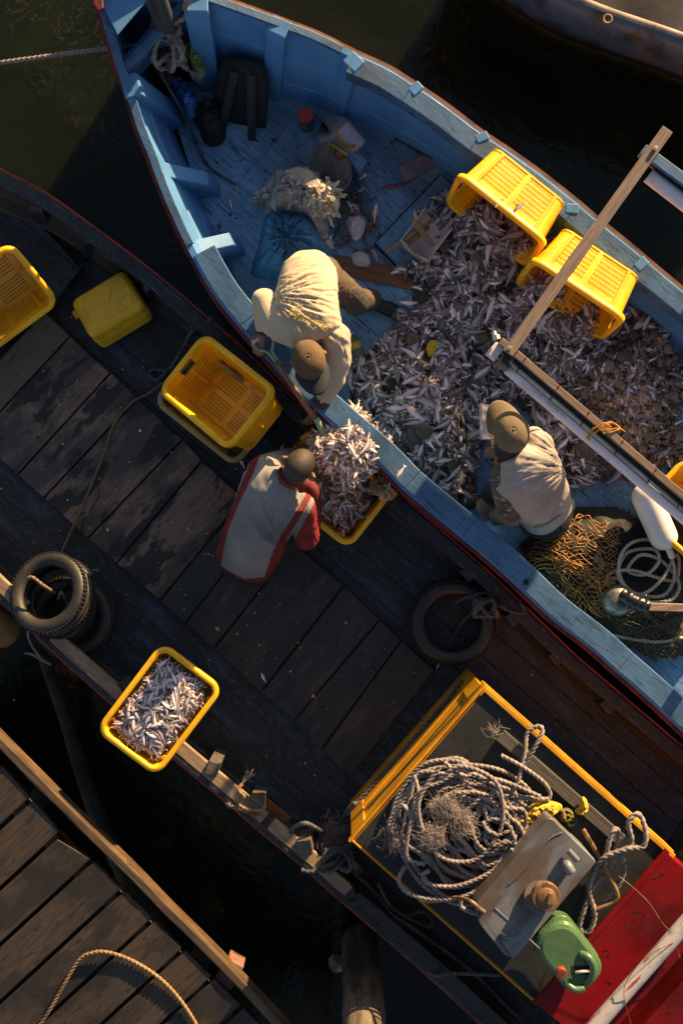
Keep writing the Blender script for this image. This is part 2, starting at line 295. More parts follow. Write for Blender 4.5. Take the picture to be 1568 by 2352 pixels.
M['mush'] = surf('crushed_bycatch', (.04, .031, .026), [((.10, .07, .05), 26, U1, .48, .62, 1), ((.012, .011, .011), 18, U1, .5, .6, 2), ((.16, .13, .12), 40, U1, .62, .68, 3)], rough=.45, bump=(1, .02, 30, U1))
M['shell'] = surf('shell', (.27, .20, .155), [((.10, .075, .06), 14, U1, .42, .62, 1), ((.34, .28, .24), 30, U1, .58, .68, 2)], rough=.5, bump=(.5, .004, 60, U1), orand=.55)
M['prawn'] = surf('brown_prawn', (.26, .115, .045), [((.10, .05, .03), 26, (1, 1, 1), .45, .6, 1)], rough=.35, orand=.4)
M['eel'] = surf('dark_mantis_prawn', (.055, .042, .034), [((.12, .085, .06), 22, U1, .5, .64, 1)], rough=.4)
M['whitefish'] = surf('white_ray', (.60, .54, .55), [((.40, .33, .36), 7, U1, .5, .62, 1)], rough=.35)
M['bluebag'] = surf('blue_plastic_sheet', (.08, .23, .40), [((.11, .30, .50), 6, U1, .5, .65, 1), ((.045, .13, .25), 4, U1, .5, .62, 2)], rough=.65, spec=.25, bump=(.6, .01, 30, U1))
M['bluebag2'] = surf('bright_blue_bag', (.05, .18, .50), [((.03, .10, .30), 8, U1, .5, .62, 1)], rough=.35, bump=(.6, .01, 24, U1))
M['clearbag'] = surf('cloudy_plastic_bag', (.56, .47, .45), [((.30, .24, .22), 6, U1, .45, .6, 1), ((.55, .46, .42), 12, U1, .58, .68, 2)], rough=.5, bump=(1, .02, 14, U1))
M['towel'] = surf('cream_rag', (.66, .55, .42), [((.32, .24, .17), 14, U1, .5, .62, 1)], rough=.9, bump=(1, .01, 60, U1))
M['greenbag'] = surf('yellow_green_bag', (.22, .26, .07), [((.13, .17, .05), 9, U1, .45, .6, 1), ((.36, .36, .18), 14, U1, .58, .66, 2)], rough=.4, bump=(.7, .012, 22, U1))
M['redrag'] = surf('dark_red_rag', (.09, .014, .012), rough=.9, bump=(.8, .01, 40, U1))
M['yellowrag'] = surf('yellow_rag', (.55, .36, .02), [((.34, .20, .015), 16, U1, .45, .6, 1)], rough=.75, bump=(.8, .01, 40, U1))
M['redlid'] = surf('red_lid', (.33, .018, .014), rough=.4)
M['jar'] = surf('smoky_jar', (.05, .06, .06), [((.16, .15, .08), 16, U1, .5, .6, 1)], rough=.15)
M['disc'] = surf('brown_grey_lid', (.15, .115, .10), [((.075, .06, .055), 5, U1, .45, .62, 1), ((.22, .17, .14), 10, U1, .56, .68, 2, .7)], rough=.6, bump=(.3, .003, 30, U1))
M['orangehose'] = surf('orange_handle', (.48, .20, .012), rough=.4)
M['greenmetal'] = surf('pale_green_enamel', (.30, .40, .26), [((.14, .18, .12), 12, U1, .52, .64, 1)], rough=.4)
M['shaft'] = surf('shovel_shaft_wood', (.30, .165, .085), [((.18, .095, .05), 6, (3, 20, 20), .45, .62, 1)], rough=.5, rot=-56)
M['tape'] = surf('black_tape', (.012, .012, .013), rough=.25, bump=(.7, .006, 40, U1))
M['log'] = surf('bare_pile_wood', (.15, .115, .085), [((.07, .052, .04), 4, (6, 6, 1), .42, .62, 1), ((.03, .026, .02), 3, (3, 3, .7), .52, .62, 2, .8), ((.24, .18, .13), 8, (9, 9, 1), .58, .7, 3, .7)], rough=.75, bump=(.8, .01, 10, (5, 5, .6)))
M['logdark'] = surf('weedy_pile_wood', (.030, .028, .020), [((.014, .013, .010), 6, U1, .45, .6, 1), ((.05, .045, .03), 9, U1, .6, .68, 2)], rough=.8, bump=(.8, .01, 20, U1))
M['logorange'] = surf('orange_brown_pile', (.36, .19, .07), [((.20, .095, .035), 5, U1, .42, .62, 1)], rough=.7, bump=(.5, .006, 14, U1))
M['fartarp'] = surf('brown_grey_sheet', (.07, .052, .05), [((.038, .034, .037), 2.4, U1, .42, .6, 1), ((.16, .11, .09), 5, U1, .58, .7, 2, .7)], rough=.75, bump=(.3, .01, 8, U1))
M['farblue'] = surf('far_blue_rail', (.035, .07, .115), [((.10, .07, .055), 2.2, U1, .5, .6, 1, .8), ((.02, .025, .03), 6, U1, .5, .62, 2)], rough=.45)
M['faryellow'] = surf('far_yellow_hull', (.055, .04, .010), [((.022, .018, .008), 3, U1, .45, .62, 1)], rough=.55)
M['packet'] = surf('yellow_packet', (.70, .46, .02), [((.5, .1, .03), 20, U1, .6, .66, 1)], rough=.3)
M['greenpet'] = surf('clear_green_bottle', (.14, .19, .11), [((.36, .18, .04), 9, U1, .56, .6, 1)], rough=.15, alpha=.75)
M['ball'] = surf('dirty_white_ball', (.34, .31, .25), [((.18, .16, .11), 9, U1, .45, .6, 1)], rough=.6)
M['purple'] = surf('purple_sticker', (.16, .05, .14), rough=.5)
M['ink'] = surf('grey_ink', (.20, .16, .16), rough=.6)
def water_mat():
    m = bpy.data.materials.new('murky_water'); m.use_nodes = True; N = m.node_tree.nodes; L = m.node_tree.links; b = N['Principled BSDF']
    tc = N.new('ShaderNodeTexCoord'); n1 = N.new('ShaderNodeTexNoise'); n1.inputs['Scale'].default_value = .9; n1.inputs['Detail'].default_value = 3; n1.inputs['Distortion'].default_value = 1.2
    n2 = N.new('ShaderNodeTexNoise'); n2.inputs['Scale'].default_value = 3.2; n2.inputs['Detail'].default_value = 5; n2.inputs['Distortion'].default_value = 3.5
    L.new(tc.outputs['Object'], n1.inputs['Vector']); L.new(tc.outputs['Object'], n2.inputs['Vector'])
    r = N.new('ShaderNodeValToRGB'); r.color_ramp.elements[0].position = .40; r.color_ramp.elements[0].color = (.0085, .0105, .004, 1); r.color_ramp.elements[1].position = .66; r.color_ramp.elements[1].color = (.015, .018, .0075, 1)
    L.new(n1.outputs[0], r.inputs[0])
    # thin curling scum lines
    s = N.new('ShaderNodeMath'); s.operation = 'SUBTRACT'; L.new(n2.outputs[0], s.inputs[0]); s.inputs[1].default_value = .5
    a = N.new('ShaderNodeMath'); a.operation = 'ABSOLUTE'; L.new(s.outputs[0], a.inputs[0])
    mr = N.new('ShaderNodeMapRange'); mr.inputs[1].default_value = .0; mr.inputs[2].default_value = .012; mr.inputs[3].default_value = .5; mr.inputs[4].default_value = 0; L.new(a.outputs[0], mr.inputs[0])
    n3 = N.new('ShaderNodeTexNoise'); n3.inputs['Scale'].default_value = 1.6; L.new(tc.outputs['Object'], n3.inputs['Vector'])
    m3 = N.new('ShaderNodeMapRange'); m3.inputs[1].default_value = .45; m3.inputs[2].default_value = .6; L.new(n3.outputs[0], m3.inputs[0])
    ml = N.new('ShaderNodeMath'); ml.operation = 'MULTIPLY'; L.new(mr.outputs[0], ml.inputs[0]); L.new(m3.outputs[0], ml.inputs[1])
    mx = N.new('ShaderNodeMix'); mx.data_type = 'RGBA'; L.new(ml.outputs[0], mx.inputs[0]); L.new(r.outputs[0], mx.inputs[6]); mx.inputs[7].default_value = (.10, .10, .06, 1)
    L.new(mx.outputs[2], b.inputs['Base Color']); b.inputs['Roughness'].default_value = .05; b.inputs['IOR'].default_value = 1.33; b.inputs['Subsurface Weight'].default_value = 1; b.inputs['Subsurface Radius'].default_value = (1, 1, .7); b.inputs['Subsurface Scale'].default_value = .5
    bp = N.new('ShaderNodeBump'); bp.inputs['Strength'].default_value = .12; bp.inputs['Distance'].default_value = .05; L.new(n2.outputs[0], bp.inputs['Height']); L.new(bp.outputs[0], b.inputs['Normal'])
    return m
M['water'] = water_mat()
# ------------------------------------------------------------ water
WZ = -.55
mb = MB(); mb.add([(-60, -60, WZ), (60, -60, WZ), (60, 60, WZ), (-60, 60, WZ)], [(0, 1, 2, 3)])
tag(mb.build('water', M['water']), kind='structure')
# ------------------------------------------------------------ boats
def zblue(px, py): s = ((px-195)*.757 + (py+115)*.653)/S; return .60 + .38*math.exp(-max(s, 0)/1.15)
def zblue_r(px, py): s = ((px-195)*.757 + (py+115)*.653)/S; return .46 + .54*math.exp(-max(s-.3, 0)/1.5)
def zbrown(px, py): s = (px*.757 + (py-880)*.653)/S; return .30 + .20*math.exp(-(s+.6)/.9)
def resamp(poly, zf, step=.06):
    return crom([P(x, y, zf(x, y)) for x, y in poly], step)
def inward(path, side):
    out = []
    for i in range(len(path)):
        t = path[min(i+2, len(path)-1)] - path[max(i-2, 0)]; t.z = 0; t.normalize()
        out.append(Vector((t.y, -t.x, 0))*side)
    return out
def hull_side(mb, path, inn, wd, zd, flare, red_z=.14, taper=False):
    "closed shell of one side: outside planking, top edge, inside planking in three strakes"
    cols = None; rings = []; b = len(mb.v)
    for ii, (p, n) in enumerate(zip(path, inn)):
        tp = min(1, .04 + ii*.06/1.1) if taper else 1.0
        zg = p.z; fl = flare*tp*(zg-zd)/.6; pts = [(0, zg), (.004, zg-red_z), (.16*tp, WZ-.3)]
        zi = [zd-.08 + (zg-zd+.08)*k/3 for k in range(4)]
        dd = lambda z: wd + fl*(zg-z)/(zg-zd)
        for k in range(3):
            pts.append((dd(zi[k]) - .008, zi[k])); pts.append((dd(zi[k+1]) - .008 + (.006 if k < 2 else 0), zi[k+1]-.004 if k < 2 else zg))
        rings.append([Vector((p.x, p.y, 0)) + n*d + Vector((0, 0, z)) for d, z in pts])
    k = len(rings[0]); mats = [1, 2, 2] + [0]*(k-3)
    for r in rings: mb.v.extend([tuple(q) for q in r])
    for i in range(len(rings)-1):
        for j in range(k):
            j2 = (j+1) % k
            mb.f.append((b+i*k+j, b+(i+1)*k+j, b+(i+1)*k+j2, b+i*k+j2)); mb.m.append(mats[j] if j < k-1 else 0)
    for e, rev in ((0, 1), (len(rings)-1, 0)):
        f = tuple(b+e*k+j for j in range(k)); mb.f.append(f[::-1] if rev else f); mb.m.append(1)
    return [Vector((p.x, p.y, 0)) + n*(wd + flare*(p.z-zd)/.6 - .02) + Vector((0, 0, zd)) for p, n in zip(path, inn)]
def strip(path, inn, d0, d1, dz0, dz1, i0=0, i1=None):
    "a long timber following a boat side: from d0 to d1 inboard, dz0..dz1 relative to the rail"
    mb = MB(); i1 = i1 or len(path); rings = []
    for p, n in list(zip(path, inn))[i0:i1]:
        b = Vector((p.x, p.y, p.z))
        rings.append([b+n*d0+Vector((0, 0, dz0)), b+n*d1+Vector((0, 0, dz0)), b+n*d1+Vector((0, 0, dz1)), b+n*d0+Vector((0, 0, dz1))])
    return mb.loft(rings)
def planked(name, outline, z, dirv, off, width, mat, parent, groove=.003, depth=.004, thick=.04, jitter=.0, butt=0):
    "deck of planks: the outline cut into parallel boards with grooves between"
    bm = bmesh.new(); o = parent.location
    vs = [bm.verts.new((p.x-o.x, p.y-o.y, z-o.z)) for p in outline]; bm.faces.new(vs)
    nrm = Vector((-dirv.y, dirv.x, 0)); cs = [p.dot(nrm) for p in outline]; lo, hi = min(cs), max(cs); c = lo + off
    r = random.Random(3)
    while c < hi:
        q = nrm*c - o; q.z = 0
        bmesh.ops.bisect_plane(bm, geom=bm.verts[:]+bm.edges[:]+bm.faces[:], plane_co=q, plane_no=nrm); c += width*(1 + r.uniform(-jitter, jitter))
    if butt:
        cs = [p.dot(dirv) for p in outline]; c = min(cs) + butt*.6
        while c < max(cs):
            q = dirv*c - o; q.z = 0
            bmesh.ops.bisect_plane(bm, geom=bm.verts[:]+bm.edges[:]+bm.faces[:], plane_co=q, plane_no=dirv); c += butt*r.uniform(.8, 1.2)
    bmesh.ops.split_edges(bm, edges=bm.edges[:])
    bmesh.ops.inset_individual(bm, faces=bm.faces[:], thickness=groove, depth=depth, use_even_offset=True)
    bmesh.ops.recalc_face_normals(bm, faces=bm.faces[:])
    for f in bm.faces:
        if f.normal.z < 0: f.normal_flip()
    me = bpy.data.meshes.new(name); bm.to_mesh(me); bm.free(); me.materials.append(mat)
    return link(bpy.data.objects.new(name, me), parent)
def rib(parent, top, bot, zt, zb, wid, dtop, dbot, mat, bev=.006, name='rib', back=.05):
    "a frame timber standing inside the planking, leaning with it"
    t = P(*top, zt); b = P(*bot, zb); d = b - t; d.z = 0
    if d.length < .02: d = Vector((1, 0, 0))
    d.normalize(); s = Vector((-d.y, d.x, 0))
    q = lambda c, dp: [c - d*back - s*wid/2, c - d*back + s*wid/2, c + d*(dp-back) + s*wid/2, c + d*(dp-back) - s*wid/2]
    mb = MB(); bq, tq = q(b - d*dbot*.5, dbot), q(t, dtop)
    return mb.prism(bq[::-1] if False else bq, tq).build(name, mat, parent, bevel=bev)

BZ = .08
BL = [(195,-115),(207,-60),(219,0),(229,26),(245,80),(266,150),(290,215),(315,296),(340,357),(368,434),(413,537),(441,590),(469,642),(500,691),(549,752),(620,836),(676,896),(743,958),(865,1064),(925,1125),(1019,1204),(1113,1281),(1190,1351),(1264,1421),(1355,1491),(1414,1544),(1474,1596),(1600,1712),(1760,1850)]
BR = [(195,-115),(300,-78),(420,-36),(522,0),(638,42),(736,80),(813,119),(890,154),(949,191),(1019,238),(1106,304),(1159,339),(1243,399),(1330,468),(1369,502),(1439,558),(1509,617),(1568,666),(1700,772),(1900,935)]
blue = thing('fishing_boat', 'blue wooden fishing boat with light blue inside planking and fish heaped on its deck', 'boat', P(900, 700, WZ))
hb = MB()
pl = resamp(BL, zblue); il = inward(pl, -1); pr = resamp(BR, zblue_r); ir = inward(pr, 1)
fl_l = hull_side(hb, pl, il, .045, BZ, .15, taper=True); fl_r = hull_side(hb, pr, ir, .045, BZ, .17, taper=True)
hb.build('hull', [M['bluewall'], M['bluerail'], M['red']], blue)
strip(pl, il, -.022, .0, -.085, -.03).build('rubbing_strip', M['red'], blue); strip(pr, ir, -.022, .0, -.085, -.012).build('rubbing_strip', surf('orange_brown_strip', (.26, .09, .035), [((.12, .05, .03), 8, U1, .45, .62, 1)], rough=.5), blue)
def fit(poly, ref, n): return poly
ol = [q for q in fl_l][::6]; orr = [q for q in fl_r][::6]
# deck outline: where the two inside walls meet the deck, from the bow aft
start_l = next(i for i, q in enumerate(ol) if q.x < 10 and (q - orr[min(range(len(orr)), key=lambda k: (orr[k]-q).length)]).length > .35)
q0 = ol[start_l]; start_r = min(range(len(orr)), key=lambda k: (orr[k]-q0).length)
outline = ol[start_l:] + orr[start_r:][::-1]
planked('deck', outline, BZ, AX, .05, .165, M['blue'], blue, groove=.003, depth=.004, jitter=.15, butt=1.9)
mbk = MB(); mbk.add([(q.x, q.y, BZ-.012) for q in outline], [tuple(range(len(outline)))]); mbk.build('deck_underside', M['blackmat'], blue)
def ix(path, px, py):
    w_ = P(px, py, (zblue if path is pl else zblue_r)(px, py)); return min(range(len(path)), key=lambda k: (path[k].xy - w_.xy).length)
# wide inner rails, in pieces butted end to end
for pth, inn, cuts, d1, th in ((pr, ir, [(813,119),(955,195),(1110,306),(1330,468),(1480,592),(1700,772),(1880,920)], .135, .12), (pl, il, [(448,600),(549,752),(676,896),(800,1008),(925,1125),(1060,1237),(1190,1351),(1300,1450),(1414,1544),(1560,1675),(1700,1797)], .155, .05)):
    for a, b in zip(cuts[:-1], cuts[1:]):
        i, j = ix(pth, *a), ix(pth, *b)
        strip(pth, inn, .012, d1, -th, .008, i, j+1).build('gunwale', M['bluerail'], blue, bevel=.006)
strip(pl, il, .0, .05, -.02, .010, 0, ix(pl, 448, 600)).build('gunwale', M['bluerail'], blue, bevel=.004)
strip(pr, ir, .0, .048, -.02, .010, 0, ix(pr, 813, 119)).build('gunwale', M['bluerail'], blue, bevel=.004)
for top, bot, wd, dt, db in (((450,10),(484,205),.14,.09,.14), ((640,60),(622,226),.12,.10,.12), ((811,142),(772,262),.10,.09,.11), ((952,205),(915,298),.06,.08,.10), ((1103,316),(1066,380),.055,.08,.10), ((1310,478),(1268,520),.06,.08,.1), ((1470,608),(1420,650),.06,.08,.1)):
    rib(blue, top, bot, zblue_r(*top)+.012, BZ, wd, dt, db, M['bluewall'])
for top, bot, wd, dt, db in (((300,196),(412,272),.135,.10,.16),):
    rib(blue, top, bot, zblue(*top)+.008, BZ, wd, dt, db, M['bluewall'])
# low knees that run inboard on the left side
for a, b, wd, za, zb_ in (((376,388),(478,410),.085,.60,.36), ((452,566),(532,548),.085,.56,.42)):
    A, B = P(*a, za), P(*b, zb_); t_ = B - A; t_.z = 0; t_.normalize(); s_ = Vector((-t_.y, t_.x, 0))*wd/2; lo = lambda v, k=0: Vector((v.x, v.y, BZ)) + t_*k
    MB().prism([lo(A)-s_, lo(B, .05)-s_, B-s_, A-s_], [lo(A)+s_, lo(B, .05)+s_, B+s_, A+s_]).build('knee', M['bluewall'], blue, bevel=.006)
# bow beams and breasthook
MB().bar(P(282,168,.74), P(452,-18,.74), .055, .07).build('bow_beam', M['bluerail'], blue, bevel=.005)
MB().bar(P(286,172,.56), P(456,-14,.56), .04, .28).build('bow_board', M['bluewall'], blue)
z = .93; MB().prism([P(226,-10,z-.05), P(270,82,z-.05), P(345,-6,z-.05), P(300,-70,z-.05)][::-1], [P(226,-10,z), P(270,82,z), P(345,-6,z), P(300,-70,z)][::-1]).build('breasthook', M['bluewall'], blue, bevel=.006)
MB().prism([P(205,-80,.9), P(214,10,.9), P(226,28,.9), P(240,20,.9), P(232,-60,.9)][::-1], [P(205,-80,.99), P(214,10,.99), P(226,28,.985), P(240,20,.985), P(232,-60,.99)][::-1]).build('stem_cap', M['red'], blue, bevel=.01)
mbolt = MB()
for x, y, z_ in ((636,110,.7), (640,180,.3), (344,232,.6), (470,40,.75), (815,190,.55), (929,262,.4), (880,196,.55), (830,164,.55)):
    pass
# hatch cover lip on the blue deck, slightly proud of the planks
lip = [P(1012,420,BZ), P(1125,300,BZ), P(1400,510,BZ), P(1290,640,BZ)]
planked('deck_hatch', [P(862,560,BZ), P(1010,405,BZ), P(1240,610,BZ), P(1080,790,BZ)], BZ+.028, AX, .02, .15, M['blue'], blue, jitter=.2)
for a, b in (((862,560),(1010,405)), ((1010,405),(1240,610)), ((862,560),(1080,790))):
    MB().bar(P(*a, BZ+.008), P(*b, BZ+.008), .018, .03).build('hatch_edge', M['blackmat'], blue)

# ---- brown boat
NR = [(-160,285),(-70,345),(0,390),(105,445),(210,520),(308,593),(396,663),(473,730),(549,795),(669,913),(742,988),(880,1108),(1019,1226),(1159,1352),(1306,1495),(1369,1550),(1500,1662),(1760,1885)]
NL = [(-160,1225),(0,1380),(28,1405),(140,1513),(259,1618),(402,1744),(532,1852),(589,1901),(694,1989),(767,2055),(837,2115),(984,2242),(1104,2352),(1300,2525)]
brown = thing('fishing_boat', 'dark worn fishing boat with plank hatch boards and a yellow engine box', 'boat', P(500, 1400, WZ))
hb = MB(); nr = resamp(NR, zbrown); inr = inward(nr, 1); nl = resamp(NL, zbrown); inl = inward(nl, -1)
f_r = hull_side(hb, nr, inr, .05, 0, .16, .06); f_l = hull_side(hb, nl, inl, .05, 0, .10, .06)
hb.build('hull', [surf('brown_boat_inside', (.040, .033, .030), [((.020, .02, .022), 4, U1, .45, .62, 1), ((.085, .07, .06), 12, (2, 10, 3), .6, .68, 2, .6)], rough=.6, rot=AXD, bump=(.4, .004, 8, (2, 14, 4))), M['rail2'], M['hullout']], brown)
red2 = surf('bright_red_strip', (.50, .055, .018), [((.20, .02, .015), 6, U1, .45, .62, 1)], rough=.5)
strip(nr, inr, -.014, 0, -.05, -.006).build('rubbing_strip', red2, brown); strip(nl, inl, -.012, 0, -.05, -.012).build('rubbing_strip', red2, brown)
strip(nr, inr, .006, .085, -.04, .010).build('gunwale', M['rail2'], brown, bevel=.005)
strip(nl, inl, .004, .035, -.03, .006).build('gunwale_edge', M['rail2'], brown, bevel=.004)
iN = lambda px, py: min(range(len(nl)), key=lambda k: (nl[k].xy - P(px, py, .3).xy).length)
for a, b in (((-150,1235),(45,1422)), ((100,1475),(380,1725)), ((384,1729),(595,1905)), ((599,1909),(790,2075))):
    strip(nl, inl, .036, .118, -.04, .009, iN(*a), iN(*b)+1).build('gunwale', M['tanrail'], brown, bevel=.005)
strip(nl, inl, .036, .118, -.04, .009, iN(794,2079), None).build('gunwale', M['rail2'], brown, bevel=.005)
outline = f_l[::8] + f_r[::8][::-1]
planked('deck', outline, -.01, AX, .06, .19, M['deck2'], brown, groove=.004, depth=.004, jitter=.25)
mbk = MB(); mbk.add([(q.x, q.y, -.024) for q in outline], [tuple(range(len(outline)))]); mbk.build('deck_underside', M['blackmat'], brown)
# loose hatch boards across the hold
seams = [(-118,950,101,715),(-55,1005,161,771),(42,1090,254,857),(101,1143,316,914),(203,1236,420,1010),(268,1293,464,1058),(368,1380,560,1146),(425,1432,612,1192),(490,1490,680,1250),(600,1590,790,1345),(675,1655,872,1424),(738,1722,922,1470),(806,1786,1000,1540)]
paleb = surf('pale_hatch_board', (.135, .115, .075), [((.09, .075, .05), 4, G, .42, .6, 1), ((.03, .028, .022), 9, (1, 3, 1), .60, .66, 5, .9)], rough=.62, rot=ACD, bump=(.5, .004, 6, (2, 40, 8)))
for i, (a, b) in enumerate(zip(seams[:-1], seams[1:])):
    z1 = .035 + .006*((i*7) % 4)/3 + (.012 if i == 0 else 0); g = .02
    A, B = P(a[0], a[1], z1), P(a[2], a[3], z1); C, D = P(b[2], b[3], z1), P(b[0], b[1], z1)
    A, D = A.lerp(D, g), D.lerp(A, g); B, C = B.lerp(C, g), C.lerp(B, g)
    lo = lambda v: Vector((v.x, v.y, -.004))
    sk = random.uniform(-.004, .004)
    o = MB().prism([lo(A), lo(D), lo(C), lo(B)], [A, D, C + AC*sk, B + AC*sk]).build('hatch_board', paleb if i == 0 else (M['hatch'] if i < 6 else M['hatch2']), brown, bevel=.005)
    if i == 0: o['label'] = 'pale yellowish hatch board'
# raised foredeck
fd = [(-150,400),(-20,432),(60,480),(118,540),(187,617),(118,703),(0,800),(-150,920)]
planked('foredeck', [P(x, y, .10) for x, y in fd][::-1], .10, AX, .05, .24, M['deck2'], brown, groove=.004)
for a, b in (((187,617),(118,703)), ((118,703),(0,800)), ((0,800),(-120,895))):
    MB().bar(P(*a, .04), P(*b, .04), .03, .12).build('foredeck_edge', M['rail2'], brown)
for top, bot, wd in (((82,470),(92,512),.08), ((204,540),(192,585),.09), ((342,648),(330,690),.085), ((448,742),(440,760),.085), ((664,930),(660,938),.09), ((1080,1318),(1075,1322),.08), ((1182,1422),(1178,1428),.08), ((1282,1512),(1278,1518),.08), ((1400,1622),(1396,1628),.08)):
    rib(brown, top, bot, zbrown(*top)-.0, -.01, wd, .085, .11, M['rail2'], name='rib')
for top, bot, wd, zt in (((290,1572),(300,1560),.07,.34), ((488,1766),(498,1752),.075,.44), ((588,1850),(598,1838),.085,.46), ((698,1950),(708,1936),.09,.45), ((800,2052),(812,2040),.09,.31), ((900,2140),(912,2128),.09,.31), ((1010,2236),(1022,2224),.09,.31)):
    rib(brown, top, bot, zt, -.01, wd, .09, .10, M['greywood'] if zt > .4 else M['rail2'], name='rib', back=.045)
# engine box
BT = .88
def q4(z, A=(1112,1582), B=(809,1930), C=(1204,2289), D=(1528,1952)):
    return [P(*A, BT), P(*B, BT), P(*C, BT), P(*D, BT)]
tq = [P(x, y, BT) for x, y in ((1112,1582),(809,1930),(1229,2302),(1545,1966))]
dn = lambda v, z: Vector((v.x, v.y, z))
eb = MB(); eb.prism([dn(v, -.01) for v in tq], [dn(v, BT-.02) for v in tq])
ebo = eb.build('engine_box', M['yellowpaint'], brown)
ctr = sum(tq, Vector())/4; ins = [v.lerp(ctr, .02) for v in tq]
mb = MB(); mb.prism([dn(v, BT-.022) for v in ins], [dn(v, BT+.004) for v in ins])
mb.build('roof', M['tar'], ebo, bevel=.003)
A_, B_, C_, D_ = tq
nf = (A_ - D_); nf.z = 0; nf.normalize()        # outwards through the front of the box
fr = lambda u, z: dn(A_.lerp(B_, u), z)
def panelbar(u0, z0, u1, z1, wdt, t=.02, nm='panel_frame'):
    a, b = fr(u0, z0) + nf*t/2, fr(u1, z1) + nf*t/2
    MB().bar(a, b, t, wdt, up=(0, 0, 1) if abs(z1-z0) < .01 else tuple(A_-B_)).build(nm, M['yellowpaint'], ebo, bevel=.004)
panelbar(-.02, BT-.03, 1.02, BT-.03, .06, .014, 'top_rail'); panelbar(0, .06, 1, .06, .12, .01); panelbar(.10, .44, .90, .44, .05, .01)
MB().bar(fr(.0, .45)+nf*.005, fr(.10, .45)+nf*.005, .011, .70, up=(0, 0, 1)).build('panel_frame', M['yellowpaint'], ebo, bevel=.004)
MB().bar(fr(.90, .45)+nf*.005, fr(1.0, .45)+nf*.005, .011, .70, up=(0, 0, 1)).build('panel_frame', M['yellowpaint'], ebo, bevel=.004)
for u0, z0, u1, z1 in ((.13, .25, .87, .25), (.13, .63, .87, .63)):
    MB().bar(fr(u0, z0)+nf*.002, fr(u1, z1)+nf*.002, .006, .016).build('panel_gap', M['blackmat'], ebo)
MB().bar(A_ + Vector((0, 0, .008)), D_ + Vector((0, 0, .008)), .028, .03).build('edge_trim', M['yellowpaint'], ebo, bevel=.004)
MB().bar(B_ + Vector((0, 0, .002)), C_ + Vector((0, 0, .002)), .010, .02).build('edge_trim', M['yellowpaint'], ebo, bevel=.002)
side = (A_-B_).normalized()
mb = MB(); mb.bar(dn(A_, .75)+side*.012, dn(D_, .75)+side*.012, .022, .20); mb.build('edge_trim', M['yellowpaint'], ebo, bevel=.004)
# red wheelhouse front
rh = MB(); rq = [P(x, y, BT+.05) for x, y in ((1528,1956),(1229,2302),(1362,2420),(1668,2080))]
rh.prism([dn(v, -.01) for v in rq], rq); rho = rh.build('wheelhouse', M['redgloss'], brown, bevel=.006)
MB().bar(rq[0].lerp(rq[1], -.01)+Vector((0, 0, .004)), rq[0].lerp(rq[1], 1.01)+Vector((0, 0, .004)), .035, .02).build('roof_edge', M['redgloss'], rho, bevel=.004)
rq2 = [P(x, y, BT-.12) for x, y in ((1700,2105),(1392,2450),(1480,2530),(1800,2180))]
MB().prism([dn(v, -.01) for v in rq2], rq2).build('roof_step', M['redgloss'], rho, bevel=.006)
pp = crom([P(1345,2380,1.04), P(1470,2238,1.05), P(1640,2045,1.06)], .05)
whitered = surf('scuffed_white_pipe', (.48, .43, .42), [((.28, .035, .045), 5, (1, 5, 5), .56, .6, 1, .95), ((.25, .24, .24), 9, U1, .5, .62, 2, .7)], rough=.4, rot=48)
MB().tube(pp, .045, 16).build('rail_pipe', whitered, rho, smooth=True)
# ---- far boat, cut by the top right corner
far = thing('fishing_boat', 'boat with a rounded blue and brown rail and dull yellow hull, top right corner', 'boat', P(1500, 60, WZ))
FB = [(1020,-160),(1150,-75),(1268,-3),(1334,26),(1404,53),(1491,82),(1568,109),(1700,160),(1900,240)]
fp = resamp(FB, lambda x, y: .62, .08); fi = inward(fp, -1)
rings = []
for p, n in zip(fp, fi):
    prof = [(.42, WZ-.2), (.27, -.36), (.25, -.30), (.16, -.02), (.12, .0), (.09, .14), (.03, .2), (-.012, .30), (-.03, .38), (-.02, .46), (.01, .56), (.05, .61), (.085, .62), (.11, .57), (.12, .3)]
    rings.append([Vector((p.x, p.y, 0)) + n*d + Vector((0, 0, z)) for d, z in prof])
hm = MB(); hm.loft(rings, closed=False)
k = len(rings[0]) - 1
hm.m = [[4, 4, 3, 1, 4, 2, 2, 2, 2, 2, 2, 5, 5, 0][j] for i in range(len(rings)-1) for j in range(k)]
hm.build('hull', [M['fartarp'], M['faryellow'], M['farblue'], M['faryellow'], M['hullout'], surf('painted_lit_rail_top', (.34, .25, .2), [((.18, .12, .1), 8, U1, .45, .62, 1)], rough=.55)], far, smooth=True)  # rail top coloured pinkish: sunlight painted on the rounded edge
m2 = MB(); inner = [Vector((p.x, p.y, .5)) + n*.112 for p, n in zip(fp, fi)]
far_e = [Vector((p.x, p.y, .56 + .03*math.sin(i*.9))) + n*1.6 for i, (p, n) in enumerate(zip(fp, fi))]
mid = [a.lerp(b, .35) + Vector((0, 0, .04*math.sin(i*.5))) for i, (a, b) in enumerate(zip(inner, far_e))]
m2.loft([inner, mid, far_e], closed=False); m2.build('deck_sheet', M['fartarp'], far, smooth=True)
MB().tube([P(1394,44,.63)+Vector((.025*math.cos(a), .025*math.sin(a), .0)) for a in np.linspace(0, 6.28, 20)[:-1]], .008, 8, closed=True).build('ring_bolt', M['rust'], far, smooth=True)
